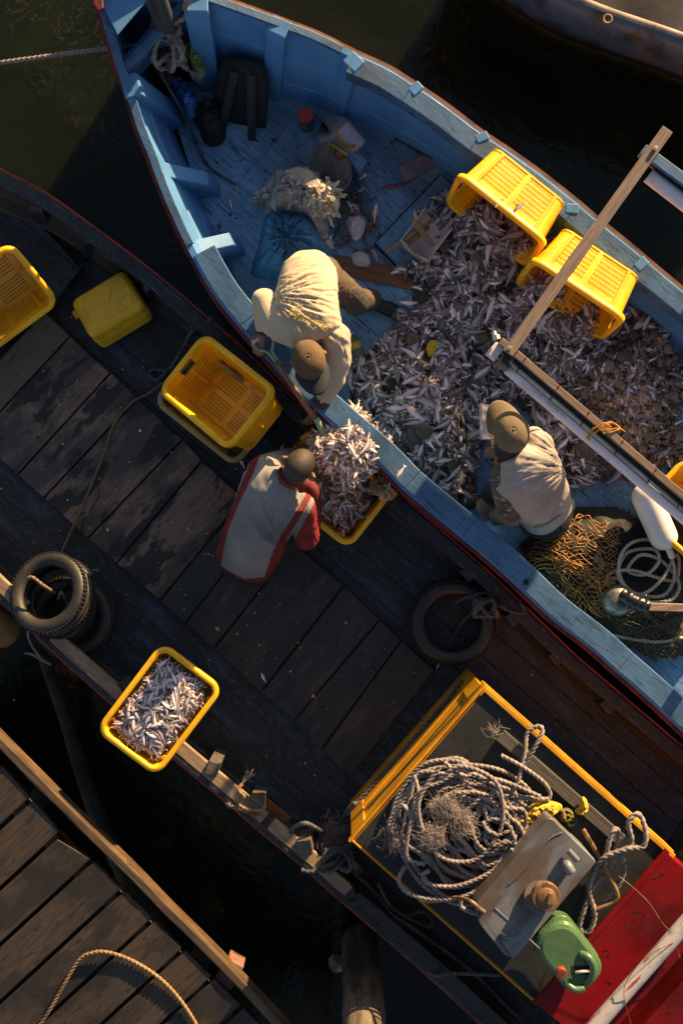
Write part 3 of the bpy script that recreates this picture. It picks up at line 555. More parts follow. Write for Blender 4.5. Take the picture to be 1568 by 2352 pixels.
# ------------------------------------------------------------ jetty in the lower left corner
DZ = .52
dock = thing('jetty', 'weathered brown plank jetty with a squared golden edge timber', 'jetty', P(200, 2200, WZ))
de = [(0,1754),(73,1835),(140,1914),(213,1975),(283,2043),(353,2112),(422,2180),(488,2246),(556,2312),(620,2376),(700,2456)]
pre = [(-140,1605),(-70,1680)]
de = pre + de; dd_ = Vector((-.735, .678, 0))
dw = Vector((-.735, -.678, 0))     # board direction on the plan (world axes)
for i, (a, b) in enumerate(zip(de[:-1], de[1:])):
    A, B = P(*a, DZ), P(*b, DZ); g = .05
    A, B = A.lerp(B, g), B.lerp(A, g); zo = Vector((0, 0, .008*((i*5) % 3)/2)); A += zo; B += zo
    C, D = B + dw*2.6, A + dw*2.6; lo = Vector((0, 0, -.05))
    if i == 4: A = A + dw*.04; 
    MB().prism([A+lo, D+lo, C+lo, B+lo], [A, D, C, B]).build('deck_board', M['dock'], dock, bevel=.006)
ee = [(-150,1572),(0,1725),(105,1831),(196,1922),(290,2013),(371,2097),(472,2197),(549,2276),(620,2352),(720,2460)]
ep = crom([P(x, y, DZ+.03) for x, y in ee], .05); ei = inward(ep, -1)
rings = []
for i, (p, n) in enumerate(zip(ep, ei)):
    j = .006*vnoise((p.x*4, p.y*4, 0), 1.0); j2 = .005*vnoise((p.x*9, p.y*9, 3), 1.0)
    rings.append([p+n*(.0+j)+Vector((0, 0, -.13)), p+n*.058+Vector((0, 0, -.13)), p+n*(.056+j2)+Vector((0, 0, j2)), p+n*(.012+j)+Vector((0, 0, j2)), p+n*(.0+j)+Vector((0, 0, -.02))])
MB().loft(rings).build('edge_timber', M['dockbeam'], dock, bevel=.003)
mb = MB(); mb.add([tuple(P(x, y, DZ-.062)) for x, y in ((-160,1625),(700,2475),(500,2700),(-600,2300))], [(0, 1, 2, 3)]); mb.build('gap_light_block', M['blackmat'], dock)  # added black sheet, stops light showing through the board gaps
MB().bar(P(-160,1640,DZ-.1), P(660,2470,DZ-.1), .10, .12).build('bearer', M['dockbeam'], dock)
for x, y in ((20,1900), (250,2150), (420,2330)):
    MB().tube([P(x, y, DZ-.06), dn(P(x, y, DZ-.06), WZ-.3)], .07, 12).build('post', M['logdark'], dock)
# ------------------------------------------------------------ piles standing in the water
def pile(c, r0, r1, ztop, mat, label):
    b = P(*c, WZ); mb = MB(); path = [Vector((b.x, b.y, WZ-.3 + (ztop-WZ+.3)*i/24)) for i in range(25)]
    rr = [(r0 + (r1-r0)*i/24)*(1 + .05*vnoise((i*.5, b.x, 2), 1)) for i in range(25)]
    mb.tube(path, rr, 20)
    return solo(mb, 'mooring_pile', mat, label, 'pile', loc=b, smooth=True)
pile((828,2165), .135, .125, 1.2, M['log'], 'round mooring pile with pale bare wood, beside the floating ball')
pile((727,2260), .12, .105, 1.1, M['logdark'], 'dark weedy mooring pile between the jetty and the pale pile')
mb = MB(); a = P(-70,1400,.25); b = P(24,1455,.02)
mb.tube([a.lerp(b, i/8) for i in range(9)], [.12]*8+[.105], 18)
solo(mb, 'log', M['logorange'], 'sunlit orange brown log end jutting in at the left edge under the tyres', 'log', smooth=True)
mb = MB(); pth = crom([P(96,1500,.05), P(150,1650,-.25), P(215,1850,-.45), P(300,2030,-.50), P(370,2150,-.52)], .05)
mb.tube(pth, [.035 + .045*i/len(pth) for i in range(len(pth))], 12)
solo(mb, 'sunken_pole', M['logdark'], 'dark slimy pole slanting down in the shaded water by the jetty', 'pole', smooth=True)
# red painted timber end at the jetty
mb = MB(); mb.bar(P(545,2200,.36), P(490,2300,.36), .11, .16)
solo(mb, 'timber_end', surf('red_worn_timber', (.20, .11, .08), [((.34, .10, .06), 7, U1, .5, .58, 1), ((.07, .05, .04), 12, U1, .58, .66, 2)], rough=.6, bump=(.5, .004, 12, U1)), 'squared timber end with worn red paint beside the jetty edge', 'timber', bevel=.008)
mb = MB(); mb.ell(P(774,2212,WZ+.02), (.065, .065, .065), n=24, k=16)
balls = surf('stitched_ball', (.30, .28, .22), [((.14, .12, .08), 8, U1, .45, .6, 1)], rough=.6)
N = balls.node_tree.nodes; L = balls.node_tree.links; v = N.new('ShaderNodeTexVoronoi'); v.feature = 'DISTANCE_TO_EDGE'; v.inputs['Scale'].default_value = 17
tcn = N.new('ShaderNodeTexCoord'); L.new(tcn.outputs['Object'], v.inputs['Vector']); bb = N.new('ShaderNodeBump'); bb.inputs['Strength'].default_value = 1; bb.inputs['Distance'].default_value = .01
mr_ = N.new('ShaderNodeMapRange'); mr_.inputs[2].default_value = .08; L.new(v.outputs[0], mr_.inputs[0]); L.new(mr_.outputs[0], bb.inputs['Height']); L.new(bb.outputs[0], N['Principled BSDF'].inputs['Normal'])
solo(mb, 'football', balls, 'dirty white football floating in the water between two mooring piles', 'ball', smooth=True)
# ------------------------------------------------------------ yellow crates
def crate_meshes():
    "slotted plastic fish crate, local axes: x long, y short, z up, open on top; real slots"
    hx0, hy0, hx1, hy1, hh, rc = .268, .172, .305, .205, .30, .055
    def ring(t, out=0.0):
        hx, hy = hx0+(hx1-hx0)*t+out, hy0+(hy1-hy0)*t+out; pts = []
        def side(a, b, cols):
            for u in cols: pts.append((a[0]+(b[0]-a[0])*u, a[1]+(b[1]-a[1])*u))
        def cols(n2, L):
            c = [0]
            for pan in (0, 1):
                u0, u1 = (.06, .46) if pan == 0 else (.54, .94)
                for i in range(n2):
                    c += [u0+(u1-u0)*(i+.15)/n2, u0+(u1-u0)*(i+.58)/n2]
            return c
        r = rc + out; corners = [(hx-r, -hy+r, -90), (hx-r, hy-r, 0), (-hx+r, hy-r, 90), (-hx+r, -hy+r, 180)]
        ends = [((-hx+r, -hy), (hx-r, -hy), 17), ((hx, -hy+r), (hx, hy-r), 11), ((hx-r, hy), (-hx+r, hy), 17), ((-hx, hy-r), (-hx, -hy+r), 11)]
        for (a, b, n2), (cx, cy, an) in zip(ends, corners):
            side(a, b, cols(n2, 1))
            for i in range(6):
                q = math.radians(an + 90*i/6); pts.append((cx + r*math.cos(q), cy + r*math.sin(q)))
        return pts
    rows = [0, .05] + sum([[.08+.102*i, .08+.102*i+.072] for i in range(7)], []) + [.83, 1.0]
    mb = MB(); rings = [[Vector((x, y, hh*t)) for x, y in ring(t)] for t in rows]
    n = len(rings[0]); b = len(mb.v)
    for r in rings: mb.v.extend([tuple(q) for q in r])
    # column kind: slot if it lies between an odd-even pair
    kinds = []
    for n2 in (17, 11, 17, 11):
        kinds += ['s'] + sum([['h', 'w'] for i in range(2*n2)], []) + ['c']*5
        kinds = kinds[:]
    flat = []
    for si, n2 in enumerate((17, 11, 17, 11)):
        flat += [('s', si)] + [(('h' if q % 2 == 0 else 'w'), si, q//2) for q in range(4*n2)] + [('c', si)]*6
        flat = flat[:-1] if False else flat
    assert len(flat) == n + 0 or True
    flat = flat[:n]
    for i in range(len(rows)-1):
        hole_row = 2 <= i <= 15 and (i % 2 == 0)
        for j in range(n):
            k = flat[j]
            if hole_row and k[0] == 'h': continue
            if k[0] in 'hw' and k[1] in (1, 3) and i in (15, 16) and 7 <= k[2] <= 14: continue      # hand holes in the short ends
            j2 = (j+1) % n; mb.f.append((b+i*n+j, b+i*n+j2, b+(i+1)*n+j2, b+(i+1)*n+j)); mb.m.append(0)
    # floor grid with slots
    def axis(h, n2):
        c = [-h]
        for u0, u1 in ((.08, .46), (.54, .92)):
            for i in range(n2): c += [-h+2*h*(u0+(u1-u0)*(i+.08)/n2), -h+2*h*(u0+(u1-u0)*(i+.6)/n2)]
        return c + [h]
    xs, ys = axis(hx0-.006, 15), axis(hy0-.006, 6); bb = len(mb.v)
    for y in ys:
        for x in xs: mb.v.append((x, y, .006))
    for iy in range(len(ys)-1):
        for ixx in range(len(xs)-1):
            if ixx % 2 == 1 and iy % 2 == 1 and ixx < len(xs)-2 and iy < len(ys)-2: continue
            p = bb+iy*len(xs)+ixx; mb.f.append((p, p+1, p+1+len(xs), p+len(xs))); mb.m.append(0)
    basket = bpy.data.meshes.new('basket'); basket.from_pydata(mb.v, [], mb.f); basket.materials.append(M['yellow']); basket.update()
    # rim: a turned-over lip, with raised centre ribs on the long sides
    rm = MB(); prof = [(-.004, -.002), (-.004, .012), (.004, .018), (.026, .016), (.031, .008), (.031, -.022), (.024, -.022), (.024, .004), (.004, .004)]
    keep = [j for j in range(n) if flat[j][0] in 'cs' or (flat[j][0] == 'h' and flat[j][2] % 8 == 0)]
    rr = []
    for o, z in prof:
        r = ring(1.0, o); rr.append([Vector((r[j][0], r[j][1], hh + z)) for j in keep])
    rm.loft(rr + [rr[0]], True, False)
    rim = bpy.data.meshes.new('rim'); rim.from_pydata(rm.v, [], rm.f); rim.materials.append(M['yellow']); rim.update(); rim.polygons.foreach_set('use_smooth', [True]*len(rim.polygons))
    rb = MB()
    for sy in (-1, 1):
        rb.prism([Vector((-.012, sy*(hy0+.001), .01)), Vector((.012, sy*(hy0+.001), .01)), Vector((.012, sy*(hy0+.008), .01)), Vector((-.012, sy*(hy0+.008), .01))], [Vector((-.012, sy*(hy1-.004), .27)), Vector((.012, sy*(hy1-.004), .27)), Vector((.012, sy*(hy1+.006), .27)), Vector((-.012, sy*(hy1+.006), .27))])
        for sx in (-1, 1):
            X = .20*sx
            rb.tube([Vector((X, sy*(hy0+.000), .012)), Vector((X*1.12, sy*(hy1-.006), .275))], .014, 10)
    for sx in (-1, 1):
        rb.tube([Vector((sx*(hx0), 0, .012)), Vector((sx*(hx1-.010), 0, .20))], .013, 10)
    rb.tube([Vector((x, y, .012)) for x, y in ring(0.0, .002)], .006, 6, closed=True)
    ribs = bpy.data.meshes.new('stiffener'); ribs.from_pydata(rb.v, [], rb.f); ribs.materials.append(M['yellow']); ribs.update()
    return basket, rim, ribs
CB, CR, CS = crate_meshes()
def crate(label, loc, xdir, up=(0, 0, 1), group='yellow fish crates'):
    z = Vector(up).normalized(); x = Vector(xdir); x = (x - z*x.dot(z)).normalized(); y = z.cross(x)
    q = Matrix((x, y, z)).transposed().to_quaternion()
    t = thing('fish_crate', label, 'crate', loc, group, q)
    o = link(bpy.data.objects.new('basket', CB), t); s = o.modifiers.new('thick', 'SOLIDIFY'); s.thickness = .004; s.offset = 0
    link(bpy.data.objects.new('rim', CR), t); link(bpy.data.objects.new('stiffener', CS), t)
    return t
def pd(a, b): v = P(*b) - P(*a); return v.normalized()
cD = crate('yellow slotted crate brimming with silver fish, perched on the tan rail over the black water', P(367,1629,.60) - Vector((0, 0, .30)), pd((367,1629),(230,1810)))
cC = crate('yellow crate being filled with fish, between the bald man and the blue boat', P(757,1120,.34) - Vector((0, 0, .30)), pd((725,990),(895,1122)))
n_ = Vector((-.36, .40, .84)).normalized(); lowc = crate('dull lower crate nested under the empty yellow crate, only its rim showing', P(499,932,.315) - Vector((0, 0, .305)), pd((455,770),(630,910)))
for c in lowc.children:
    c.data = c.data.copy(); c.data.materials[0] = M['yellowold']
lx = pd((455,770),(630,910)); n_ = Vector((-lx.x, -lx.y, 0))*.42 + Vector((-lx.y, lx.x, 0))*-.03 + Vector((0, 0, .9)); n_.normalize()
cB = crate('empty yellow slotted crate tilted on top of another, beside the two boat rails', P(498,898,.62) - n_*.30, lx, n_)
def lying(label, m0, m1, zc, tilt, group='yellow fish crates'):
    "crate on its long side, mouth edge running from m0 to m1 on the plan"
    a, b = P(*m0, zc), P(*m1, zc); x = (b-a).normalized(); x.z = 0; mouth = Vector((x.y, -x.x, 0))
    up = (mouth*math.cos(tilt) + Vector((0, 0, 1))*math.sin(tilt)).normalized(); yv = up.cross(x)
    top = (a+b)/2; side = yv if yv.z > 0 else -yv
    return crate(label, top - side*.225 - up*.30, x, up, group)
cE = lying('yellow crate lying on its side with fish spilling out, nearer the black hose', (1062,404), (1246,551), .72, math.radians(8))
mk_ = MB(); qz = cE.rotation_quaternion.to_matrix()
for i, (a_, b_) in enumerate((((-.09, .25), (-.075, .275)), ((-.075, .25), (-.06, .275)), ((-.055, .245), (-.05, .28)), ((-.05, .262), (-.03, .28)), ((-.05, .262), (-.028, .245)), ((-.015, .278), (.0, .246)), ((.0, .246), (.018, .278)))):
    sy_ = 1 if (qz @ Vector((0, 1, 0))).z > 0 else -1; yy = lambda h: sy_*(.172 + .033*h/.30 + .003)
    mk_.tube([Vector((a_[0], yy(a_[1]), a_[1])), Vector((b_[0], yy(b_[1]), b_[1]))], .0028, 6)
mk_.build('moulded_mark', M['yellow'], cE, local=True)
cF = lying('yellow crate lying on its side under the crossing plank, with fish spilling out', (1234,600), (1424,726), .72, math.radians(8))
cA = crate('yellow crate tipped over on the foredeck at the left edge of the photo', P(-18,700,.56) - Vector((.30, -.42, .80)).normalized()*.30, pd((119,690),(0,778)), (.30, -.42, .80))
cG = crate('yellow crate at the right edge mostly hidden by the white fender', P(1618,1205,.42) - Vector((0, 0, .30)), pd((1500,1120),(1620,1230)), (-.1, .1, 1))
# ------------------------------------------------------------ fish
def fish_template(bend, dark, seed):
    "small fish lying on its side: x head to tail, y belly to back, z thickness; length 1"
    r = random.Random(seed); vs, fs, cs = [], [], []
    st = [(0, .012), (.06, .06), (.18, .098), (.34, .118), (.52, .104), (.70, .064), (.84, .03), (.88, .028)]
    nn = 8
    for x, h in st:
        yc = bend*math.sin(x*math.pi)*.12 + (.02*math.sin(x*5))
        for j in range(nn):
            a = 2*math.pi*j/nn; y = math.sin(a)*h; z_ = math.cos(a)*h*.46
            vs.append((x-.45, y+yc, z_)); t = (math.sin(a)+1)/2
            belly, back = Vector((.95, .79, .84)), Vector((.21, .155, .14))
            t2 = min(1, max(0, (t-.45)*2.4)); c = belly.lerp(back, t2)*dark
            if x < .1: c = c*.75
            cs.append((*c, 1))
    for i in range(len(st)-1):
        for j in range(nn):
            j2 = (j+1) % nn; fs.append((i*nn+j, i*nn+j2, (i+1)*nn+j2, (i+1)*nn+j))
    fs.append(tuple(range(nn))[::-1])
    b = len(vs); yc = bend*math.sin(.88*math.pi)*.12 + .02*math.sin(4.4)
    tc = tuple(Vector((.34, .28, .26))*dark) + (1,)
    for x, y, z_ in ((.87, .03, .006), (.87, -.03, .006), (1.0, -.13, 0), (.945, -.01, 0), (1.0, .12, 0), (.87, .03, -.006), (.87, -.03, -.006)):
        vs.append((x-.45, y+yc, z_)); cs.append(tc)
    fs += [(b, b+1, b+3), (b+1, b+2, b+3), (b, b+3, b+4), (b+5, b+3, b+6), (b+6, b+3, b+2), (b+5, b+4, b+3)]
    b = len(vs)     # back and belly fins
    for s_ in (1, -1):
        b = len(vs)
        for x, y in ((.30, .12), (.40, .19), (.58, .13), (.55, .10)):
            vs.append((x-.45, s_*y + bend*math.sin(x*math.pi)*.12, .004)); cs.append(tc)
        fs.append((b, b+1, b+2, b+3) if s_ < 0 else (b+3, b+2, b+1, b))
    b = len(vs)     # eye
    for dx, dy in ((-.022, 0), (0, -.022), (.022, 0), (0, .022)):
        for zs in (1,):
            vs.append((.10-.45+dx, .025+dy, .040)); cs.append((.02, .02, .02, 1))
    fs.append((b, b+1, b+2, b+3))
    return np.array(vs), fs, np.array(cs, dtype=np.float32)
FT = [fish_template(b, d, i) for i, (b, d) in enumerate(((0, 1.0), (.8, .9), (-.8, 1.0), (.4, .62), (-.4, 1.18), (.1, .8), (1.3, .42), (-1.2, .34)))]
FM = []
for v, f, c in FT:
    me = bpy.data.meshes.new('small_fish'); me.from_pydata([tuple(q) for q in v], [], f); me.materials.append(M['fish'])
    a = me.color_attributes.new('col', 'FLOAT_COLOR', 'POINT'); a.data.foreach_set('color', c.ravel()); me.polygons.foreach_set('use_smooth', [True]*len(f)); me.update(); FM.append(me)
def orient(yaw, tx, ty, flip=False):
    m = Matrix.Rotation(yaw, 3, 'Z') @ Matrix.Rotation(tx, 3, 'X') @ Matrix.Rotation(ty, 3, 'Y')
    return m @ Matrix.Diagonal((1, -1, 1)) if False else m
def fish_one(loc, L, yaw, tx, ty, k, label, group):
    o = bpy.data.objects.new('small_fish', FM[k]); COL.objects.link(o); o.location = loc
    o.rotation_mode = 'QUATERNION'; o.rotation_quaternion = orient(yaw, tx, ty).to_quaternion(); o.scale = (L, L, L)
    return tag(o, label, 'fish', group)
class Heap:
    "many small fish (and shells) gathered into one heap"
    def __init__(s): s.v = []; s.f = []; s.c = []; s.n = 0; s.m = []
    def fish(s, loc, L, yaw, tx, ty, k, tone=1.0):
        v, f, c = FT[k]; R = np.array(orient(yaw, tx, ty)); s.v.append((v*L) @ R.T + np.array(loc)); cc = c.copy(); cc[:, :3] *= tone; s.c.append(cc)
        s.f += [tuple(i+s.n for i in q) for q in f]; s.m += [0]*len(f); s.n += len(v)
    def mesh(s, vs, fs, col, mi=0):
        s.v.append(np.array(vs)); s.c.append(np.tile(np.array(col, dtype=np.float32), (len(vs), 1))); s.f += [tuple(i+s.n for i in q) for q in fs]; s.m += [mi]*len(fs); s.n += len(vs)
    def build(s, name, mats, parent=None):
        me = bpy.data.meshes.new(name); me.from_pydata(np.concatenate(s.v).tolist(), [], s.f)
        for m in mats: me.materials.append(m)
        me.polygons.foreach_set('material_index', s.m); me.polygons.foreach_set('use_smooth', [True]*len(s.f))
        a = me.color_attributes.new('col', 'FLOAT_COLOR', 'POINT'); a.data.foreach_set('color', np.concatenate(s.c).ravel()); me.update()
        return link(bpy.data.objects.new(name, me), parent)
def lump(heap, p, r, col, seed, n=8):
    rr = random.Random(seed); vs = [tuple(p + Vector((0, 0, r*.55)))]; fs = []
    for ring_, (q, zz) in enumerate(((.6, .42), (1, 0), (.9, -.3))):
        for j in range(n):
            a = 2*math.pi*j/n; s_ = q*r*rr.uniform(.7, 1.2); vs.append(tuple(p + Vector((s_*math.cos(a), s_*math.sin(a), zz*r))))
    for j in range(n):
        j2 = (j+1) % n; fs.append((0, 1+j, 1+j2))
        for q in (0, 1): fs.append((1+q*n+j, 1+(q+1)*n+j, 1+(q+1)*n+j2, 1+q*n+j2))
    heap.mesh(vs, fs, col)
def dish(heap, p, r, R, col, mi=0):
    vs, fs = [], []; n = 14; R = np.array(R)
    for q, zz in ((0.05, .26), (.5, .22), (.85, .10), (1, 0), (.9, .0), (.5, .14)):
        for j in range(n):
            a = 2*math.pi*j/n; vs.append(tuple(R @ np.array((q*r*math.cos(a), q*r*math.sin(a)*.92, zz*r)) + np.array(p)))
    for q in range(5):
        for j in range(n): fs.append((q*n+j, q*n+(j+1) % n, (q+1)*n+(j+1) % n, (q+1)*n+j))
    fs.append(tuple(range(n))[::-1])
    heap.mesh(vs, fs, col, mi)
def rtone(): return random.choice((1.25, 1.2, 1.15, 1.1, 1.0, .9, .75, .6, .4, .25))
def mound(heap, cells, hf, step, mi):
    "lumpy crushed stuff under the fish: grid of plan points with height hf(px,py)"
    xs, ys = cells; idx = {}; vs, fs = [], []
    for iy, y in enumerate(ys):
        for ixx, x in enumerate(xs):
            h = hf(x, y)
            if h is None: continue
            idx[(ixx, iy)] = len(vs); p = P(x, y, h); p.z += .012*vnoise((p.x*14, p.y*14, 0), 1) + .008*vnoise((p.x*37, p.y*37, 5), 1); vs.append(tuple(p))
    for (a, b), i in idx.items():
        q = [idx.get((a, b)), idx.get((a, b+1)), idx.get((a+1, b+1)), idx.get((a+1, b))]
        if None not in q: fs.append(tuple(q))
    heap.mesh(vs, fs, (.05, .04, .035, 1), mi)
# fish lying in the open on the blue deck: heaps given by soft round blobs
FB_ = [(1115,480,58,.20),(1195,548,52,.20),(1262,655,50,.20),(1355,722,48,.18),(1070,505,95,.10),(1150,520,80,.12),(1100,600,105,.13),(1010,655,75,.06),(1160,690,105,.16),(1240,660,60,.10),(1060,750,80,.08),(1235,770,90,.14),(1300,740,70,.12),(1340,760,70,.10),(970,790,75,.07),(940,850,90,.12),(860,850,45,.06),(880,920,85,.10),(1000,900,90,.14),(1040,980,80,.13),(960,990,85,.12),(1000,1060,70,.09),(1050,1110,50,.05),(1190,850,55,.07),(1230,900,60,.08),(1290,930,60,.08),(1280,1000,55,.07),(1340,1040,60,.07),(1390,1070,45,.05),(1330,1090,40,.04),(1310,830,70,.13),(1100,880,40,.06)]
SB_ = [(1390,850,75,.11),(1330,880,50,.07),(1450,830,60,.06),(1490,880,65,.06),(1430,920,80,.11),(1370,930,50,.07),(1470,980,60,.08),(1420,1000,50,.07),(1500,950,50,.06),(1500,790,50,.04),(1530,1040,45,.03),(1450,1080,35,.02),(1480,740,40,.03),(1545,870,35,.04)]
def dens(bl, x, y): return sum(h*math.exp(-(((x-a)**2+(y-b)**2)/(r*r*.62))) for a, b, r, h in bl)
def hdeck(bl, thr=.022):
    def f(x, y):
        d = dens(bl, x, y); d += .02*vnoise((x*.02, y*.02, 1), 1)
        return None if d < thr else BZ + .004 + min(.27, d*.85)
    return f
FGR = 'small silver fish in the big heap on the blue deck'
hp = Heap(); hf = hdeck(FB_)
mound(hp, (range(780, 1480, 8), range(440, 1160, 8)), hf, 8, 1)
deckfish = []
while len(deckfish) < 2600:
    x, y = random.uniform(780, 1470), random.uniform(440, 1160); d = dens(FB_, x, y) + .03*vnoise((x*.03, y*.03, 4), 1)
    if d < .02 + random.random()**2*.06 or mnoise.noise(Vector((x*.022, y*.022, 11))) > .22: continue
    deckfish.append((x, y, min(.28, max(d, 0)*.85)))
def fparams(): return random.uniform(.09, .16)*random.choice((1, 1, 1, .8, 1.15)), random.uniform(0, 6.283), random.gauss(0, .24), random.gauss(0, .13), random.choice((0, 0, 1, 1, 2, 2, 3, 4, 5, 5, 6, 7))
for i, (x, y, h) in enumerate(deckfish):
    L, yaw, tx, ty, k = fparams(); p = P(x, y, BZ + .012 + h + random.uniform(-.006, .016))
    if i >= 2500: fish_one(p + Vector((0, 0, .014)), random.uniform(.11, .135), yaw, tx*.5, ty*.5, random.choice((0, 1, 2, 4)), 'small silver fish on top of the heap on the blue deck', FGR)
    elif i % 23 == 0: hp.fish(p + Vector((0, 0, .012)), random.uniform(.17, .23), yaw, tx*.5, ty*.5, k, rtone()*np.array((.9, .85, .85)))
    elif i % 130 == 0: dish(hp, p + Vector((0, 0, .012)), random.uniform(.045, .075), orient(yaw, tx*.6, ty*.6), (.11, .08, .065, 1))
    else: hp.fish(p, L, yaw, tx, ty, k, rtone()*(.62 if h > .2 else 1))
# broken shells, crabs and weed among the fish
for i in range(900):
    x, y, h = random.choice(deckfish); p = P(x + random.uniform(-9, 9), y + random.uniform(-9, 9), BZ + .018 + h); t = random.uniform(.4, 1.1)
    if i % 3: lump(hp, p, random.uniform(.012, .026), (.17*t, .115*t, .075*t, 1), i)
    else: dish(hp, p + Vector((0, 0, .008)), random.uniform(.018, .034), orient(random.uniform(0, 6), random.gauss(0, .4), random.gauss(0, .4)), (.22*t, .17*t, .14*t, 1))
fh = hp.build('fish_heap', [M['fish'], M['mush']]); tag(fh, 'wide heap of small silver fish and crushed bycatch over the blue deck', 'fish heap', kind='stuff')
# shell and rubble heap beyond the boom
hp = Heap(); hs = hdeck(SB_, .016)
mound(hp, (range(1270, 1620, 8), range(700, 1130, 8)), hs, 8, 1)
pts = []
while len(pts) < 1900:
    x, y = random.uniform(1270, 1620), random.uniform(690, 1140); d = dens(SB_, x, y) + .02*vnoise((x*.03, y*.03, 9), 1)
    if d < .008 + random.random()**2*.04: continue
    pts.append((x, y, min(.13, max(d, 0)*.85)))
for i, (x, y, h) in enumerate(pts):
    p = P(x, y, BZ + .012 + h + random.uniform(-.004, .012)); t = random.choice((.35, .5, .6, .8, 1, 1.25, 1.5)); r = random.random(); wm = math.exp(-((x-1450)**2/60**2 + (y-930)**2/95**2)); t *= 1 + 1.6*wm  # wm paints a warm sunlit patch into the shell colours
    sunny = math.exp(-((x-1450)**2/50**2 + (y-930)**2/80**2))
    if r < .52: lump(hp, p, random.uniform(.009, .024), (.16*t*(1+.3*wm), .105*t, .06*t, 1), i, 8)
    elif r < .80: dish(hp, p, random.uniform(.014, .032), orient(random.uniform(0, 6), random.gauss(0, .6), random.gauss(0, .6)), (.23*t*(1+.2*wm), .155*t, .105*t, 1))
    else:
        L, yaw, tx, ty, k = fparams(); hp.fish(p, L*.95, yaw, tx, ty, k, rtone()*.95)
tag(hp.build('shell_heap', [M['fish'], M['mush']]), 'brown heap of broken shells, small crabs and a few fish by the boom', 'shell heap', kind='stuff')
# larger round shells, one by one
sh = Heap(); dish(sh, (0, 0, 0), 1.0, np.eye(3), (1, 1, 1, 1)); shm = bpy.data.meshes.new('round_shell'); shm.from_pydata(sh.v[0].tolist(), [], sh.f); shm.materials.append(M['shell']); shm.polygons.foreach_set('use_smooth', [True]*len(sh.f)); shm.update()
SHP = [(1432,820,.052,0),(1456,772,.044,0),(1396,842,.044,0),(1505,938,.044,1),(1410,990,.04,1),(1470,850,.036,1),(1530,800,.038,0),(1385,780,.036,0),(1450,1060,.04,1),(1345,905,.038,1),(1372,905,.034,0),(1490,1000,.04,1),(1475,1030,.036,1),(1545,910,.04,1),(1520,855,.032,1),(1500,770,.034,0),(1548,835,.034,0),(1420,880,.034,1),(1375,1000,.030,1),(1560,1000,.044,1)]
for x, y, r, lit in SHP:
    o = bpy.data.objects.new('round_shell', shm); COL.objects.link(o); o.location = P(x, y, BZ + .03 + min(.13, dens(SB_, x, y)*.85)); o.scale = (r, r, r); o.rotation_euler = (random.gauss(0, .18), random.gauss(0, .18), random.uniform(0, 6))
    tag(o, 'round flat shell lying on the brown shell heap by the boom', 'shell', 'round shells on the shell heap')
# loose fish lying singly
for x, y, z_, L, yw, k, lb in ((531,470,BZ,.10,-75,0,'small pale fish lying alone on the blue deck near the left side'),(864,488,BZ,.155,-95,4,'long silver fish lying straight on the bare blue planks above the prawns'),(505+142,1030,.0,.09,70,0,'tiny fish on the dark deck under the propped empty crate'),(556,1063,.0,.085,-60,0,'tiny fish on the dark deck beside the red shouldered man'),(606,1556,.045,.075,-60,4,'tiny white fish on the dark hatch boards below the crouching men'),(1005,1530,0,.05,60,0,'scrap of fish on the dark deck beside the single tyre'),(1500,1065,BZ+.01,.13,30,4,'pale fish at the end of the shell heap near the boom'),(1192,476,.715,.10,40,3,'grey fish on top of the yellow crate nearer the bow'),(1119,445,.715,.05,65,4,'slim white fish scrap on the crate top, nearest its corner'),(1140,470,.715,.05,60,4,'white fish scrap on the crate top beside its slots'),(1238,455,.52,.05,80,4,'white fish scrap on the crate top near the rail'),(1195,425,.53,.055,-60,0,'brownish fish scrap high on the crate top'),(1150,815,BZ+.01,.09,40,4,'small fish on the bare blue strip left of the boom'),(1120,835,BZ+.01,.14,10,4,'plump silver fish on the bare blue strip left of the boom'),(890,1120,.45,.10,80,4,'small fish stuck upright by the plastic on the crate corner'),(918,1085,.66,.10,55,0,'fish lying across the blue rail near the filled crate'),(1235,1150,BZ+.05,.08,80,4,'small fish on the dark net behind the seated man')):
    fish_one(P(x, y, z_+.014), L, math.radians(yw), 0, 0, k, lb, None)
# full crate by the water, crate being filled
def fill(crate_o, n_top, n_under, zfill, dome, label, group, tint=(1, 1, 1), brown=0):
    hp = Heap(); q = crate_o.matrix_world if False else (Matrix.Translation(crate_o.location) @ crate_o.rotation_quaternion.to_matrix().to_4x4())
    vs, fs = [], []
    for iy in range(15):
        for ixx in range(21):
            u, v = ixx/20*2-1, iy/14*2-1; vs.append(tuple(q @ Vector((u*.275, v*.178, zfill - .03 + dome*(1-u*u)*(1-v*v) + .01*vnoise((u*6, v*6, 1), 1)))))
    for iy in range(14):
        for ixx in range(20): a = iy*21+ixx; fs.append((a, a+1, a+22, a+21))
    hp.mesh(vs, fs, (.05, .04, .035, 1), 1)
    for i in range(n_under + n_top):
        u, v = random.uniform(-.95, .95), random.uniform(-.93, .93); top = i >= n_under
        L, yaw, tx, ty, k = fparams(); p = q @ Vector((u*.258, v*.162, zfill - .012 + dome*(1-u*u)*(1-v*v) + (.022 if top else random.uniform(-.008, .012))))
        if not top and brown and random.random() < brown:
            (lump if i % 2 else (lambda h_, p_, r_, c_, s_: dish(h_, p_, r_*1.3, orient(random.uniform(0, 6), random.gauss(0, .6), random.gauss(0, .6)), c_)))(hp, p, random.uniform(.012, .024), (.20, .125, .06, 1), i)
        elif top: fish_one(p, random.uniform(.085, .125), yaw, tx*.7, ty*.7, random.choice((0, 1, 2, 3, 3, 5, 5)), label, group)
        else: hp.fish(p, L, yaw, tx, ty, k, rtone()*(np.array((1.1, .88, .62)) if brown else np.array((.95, .86, .78))))
    return hp
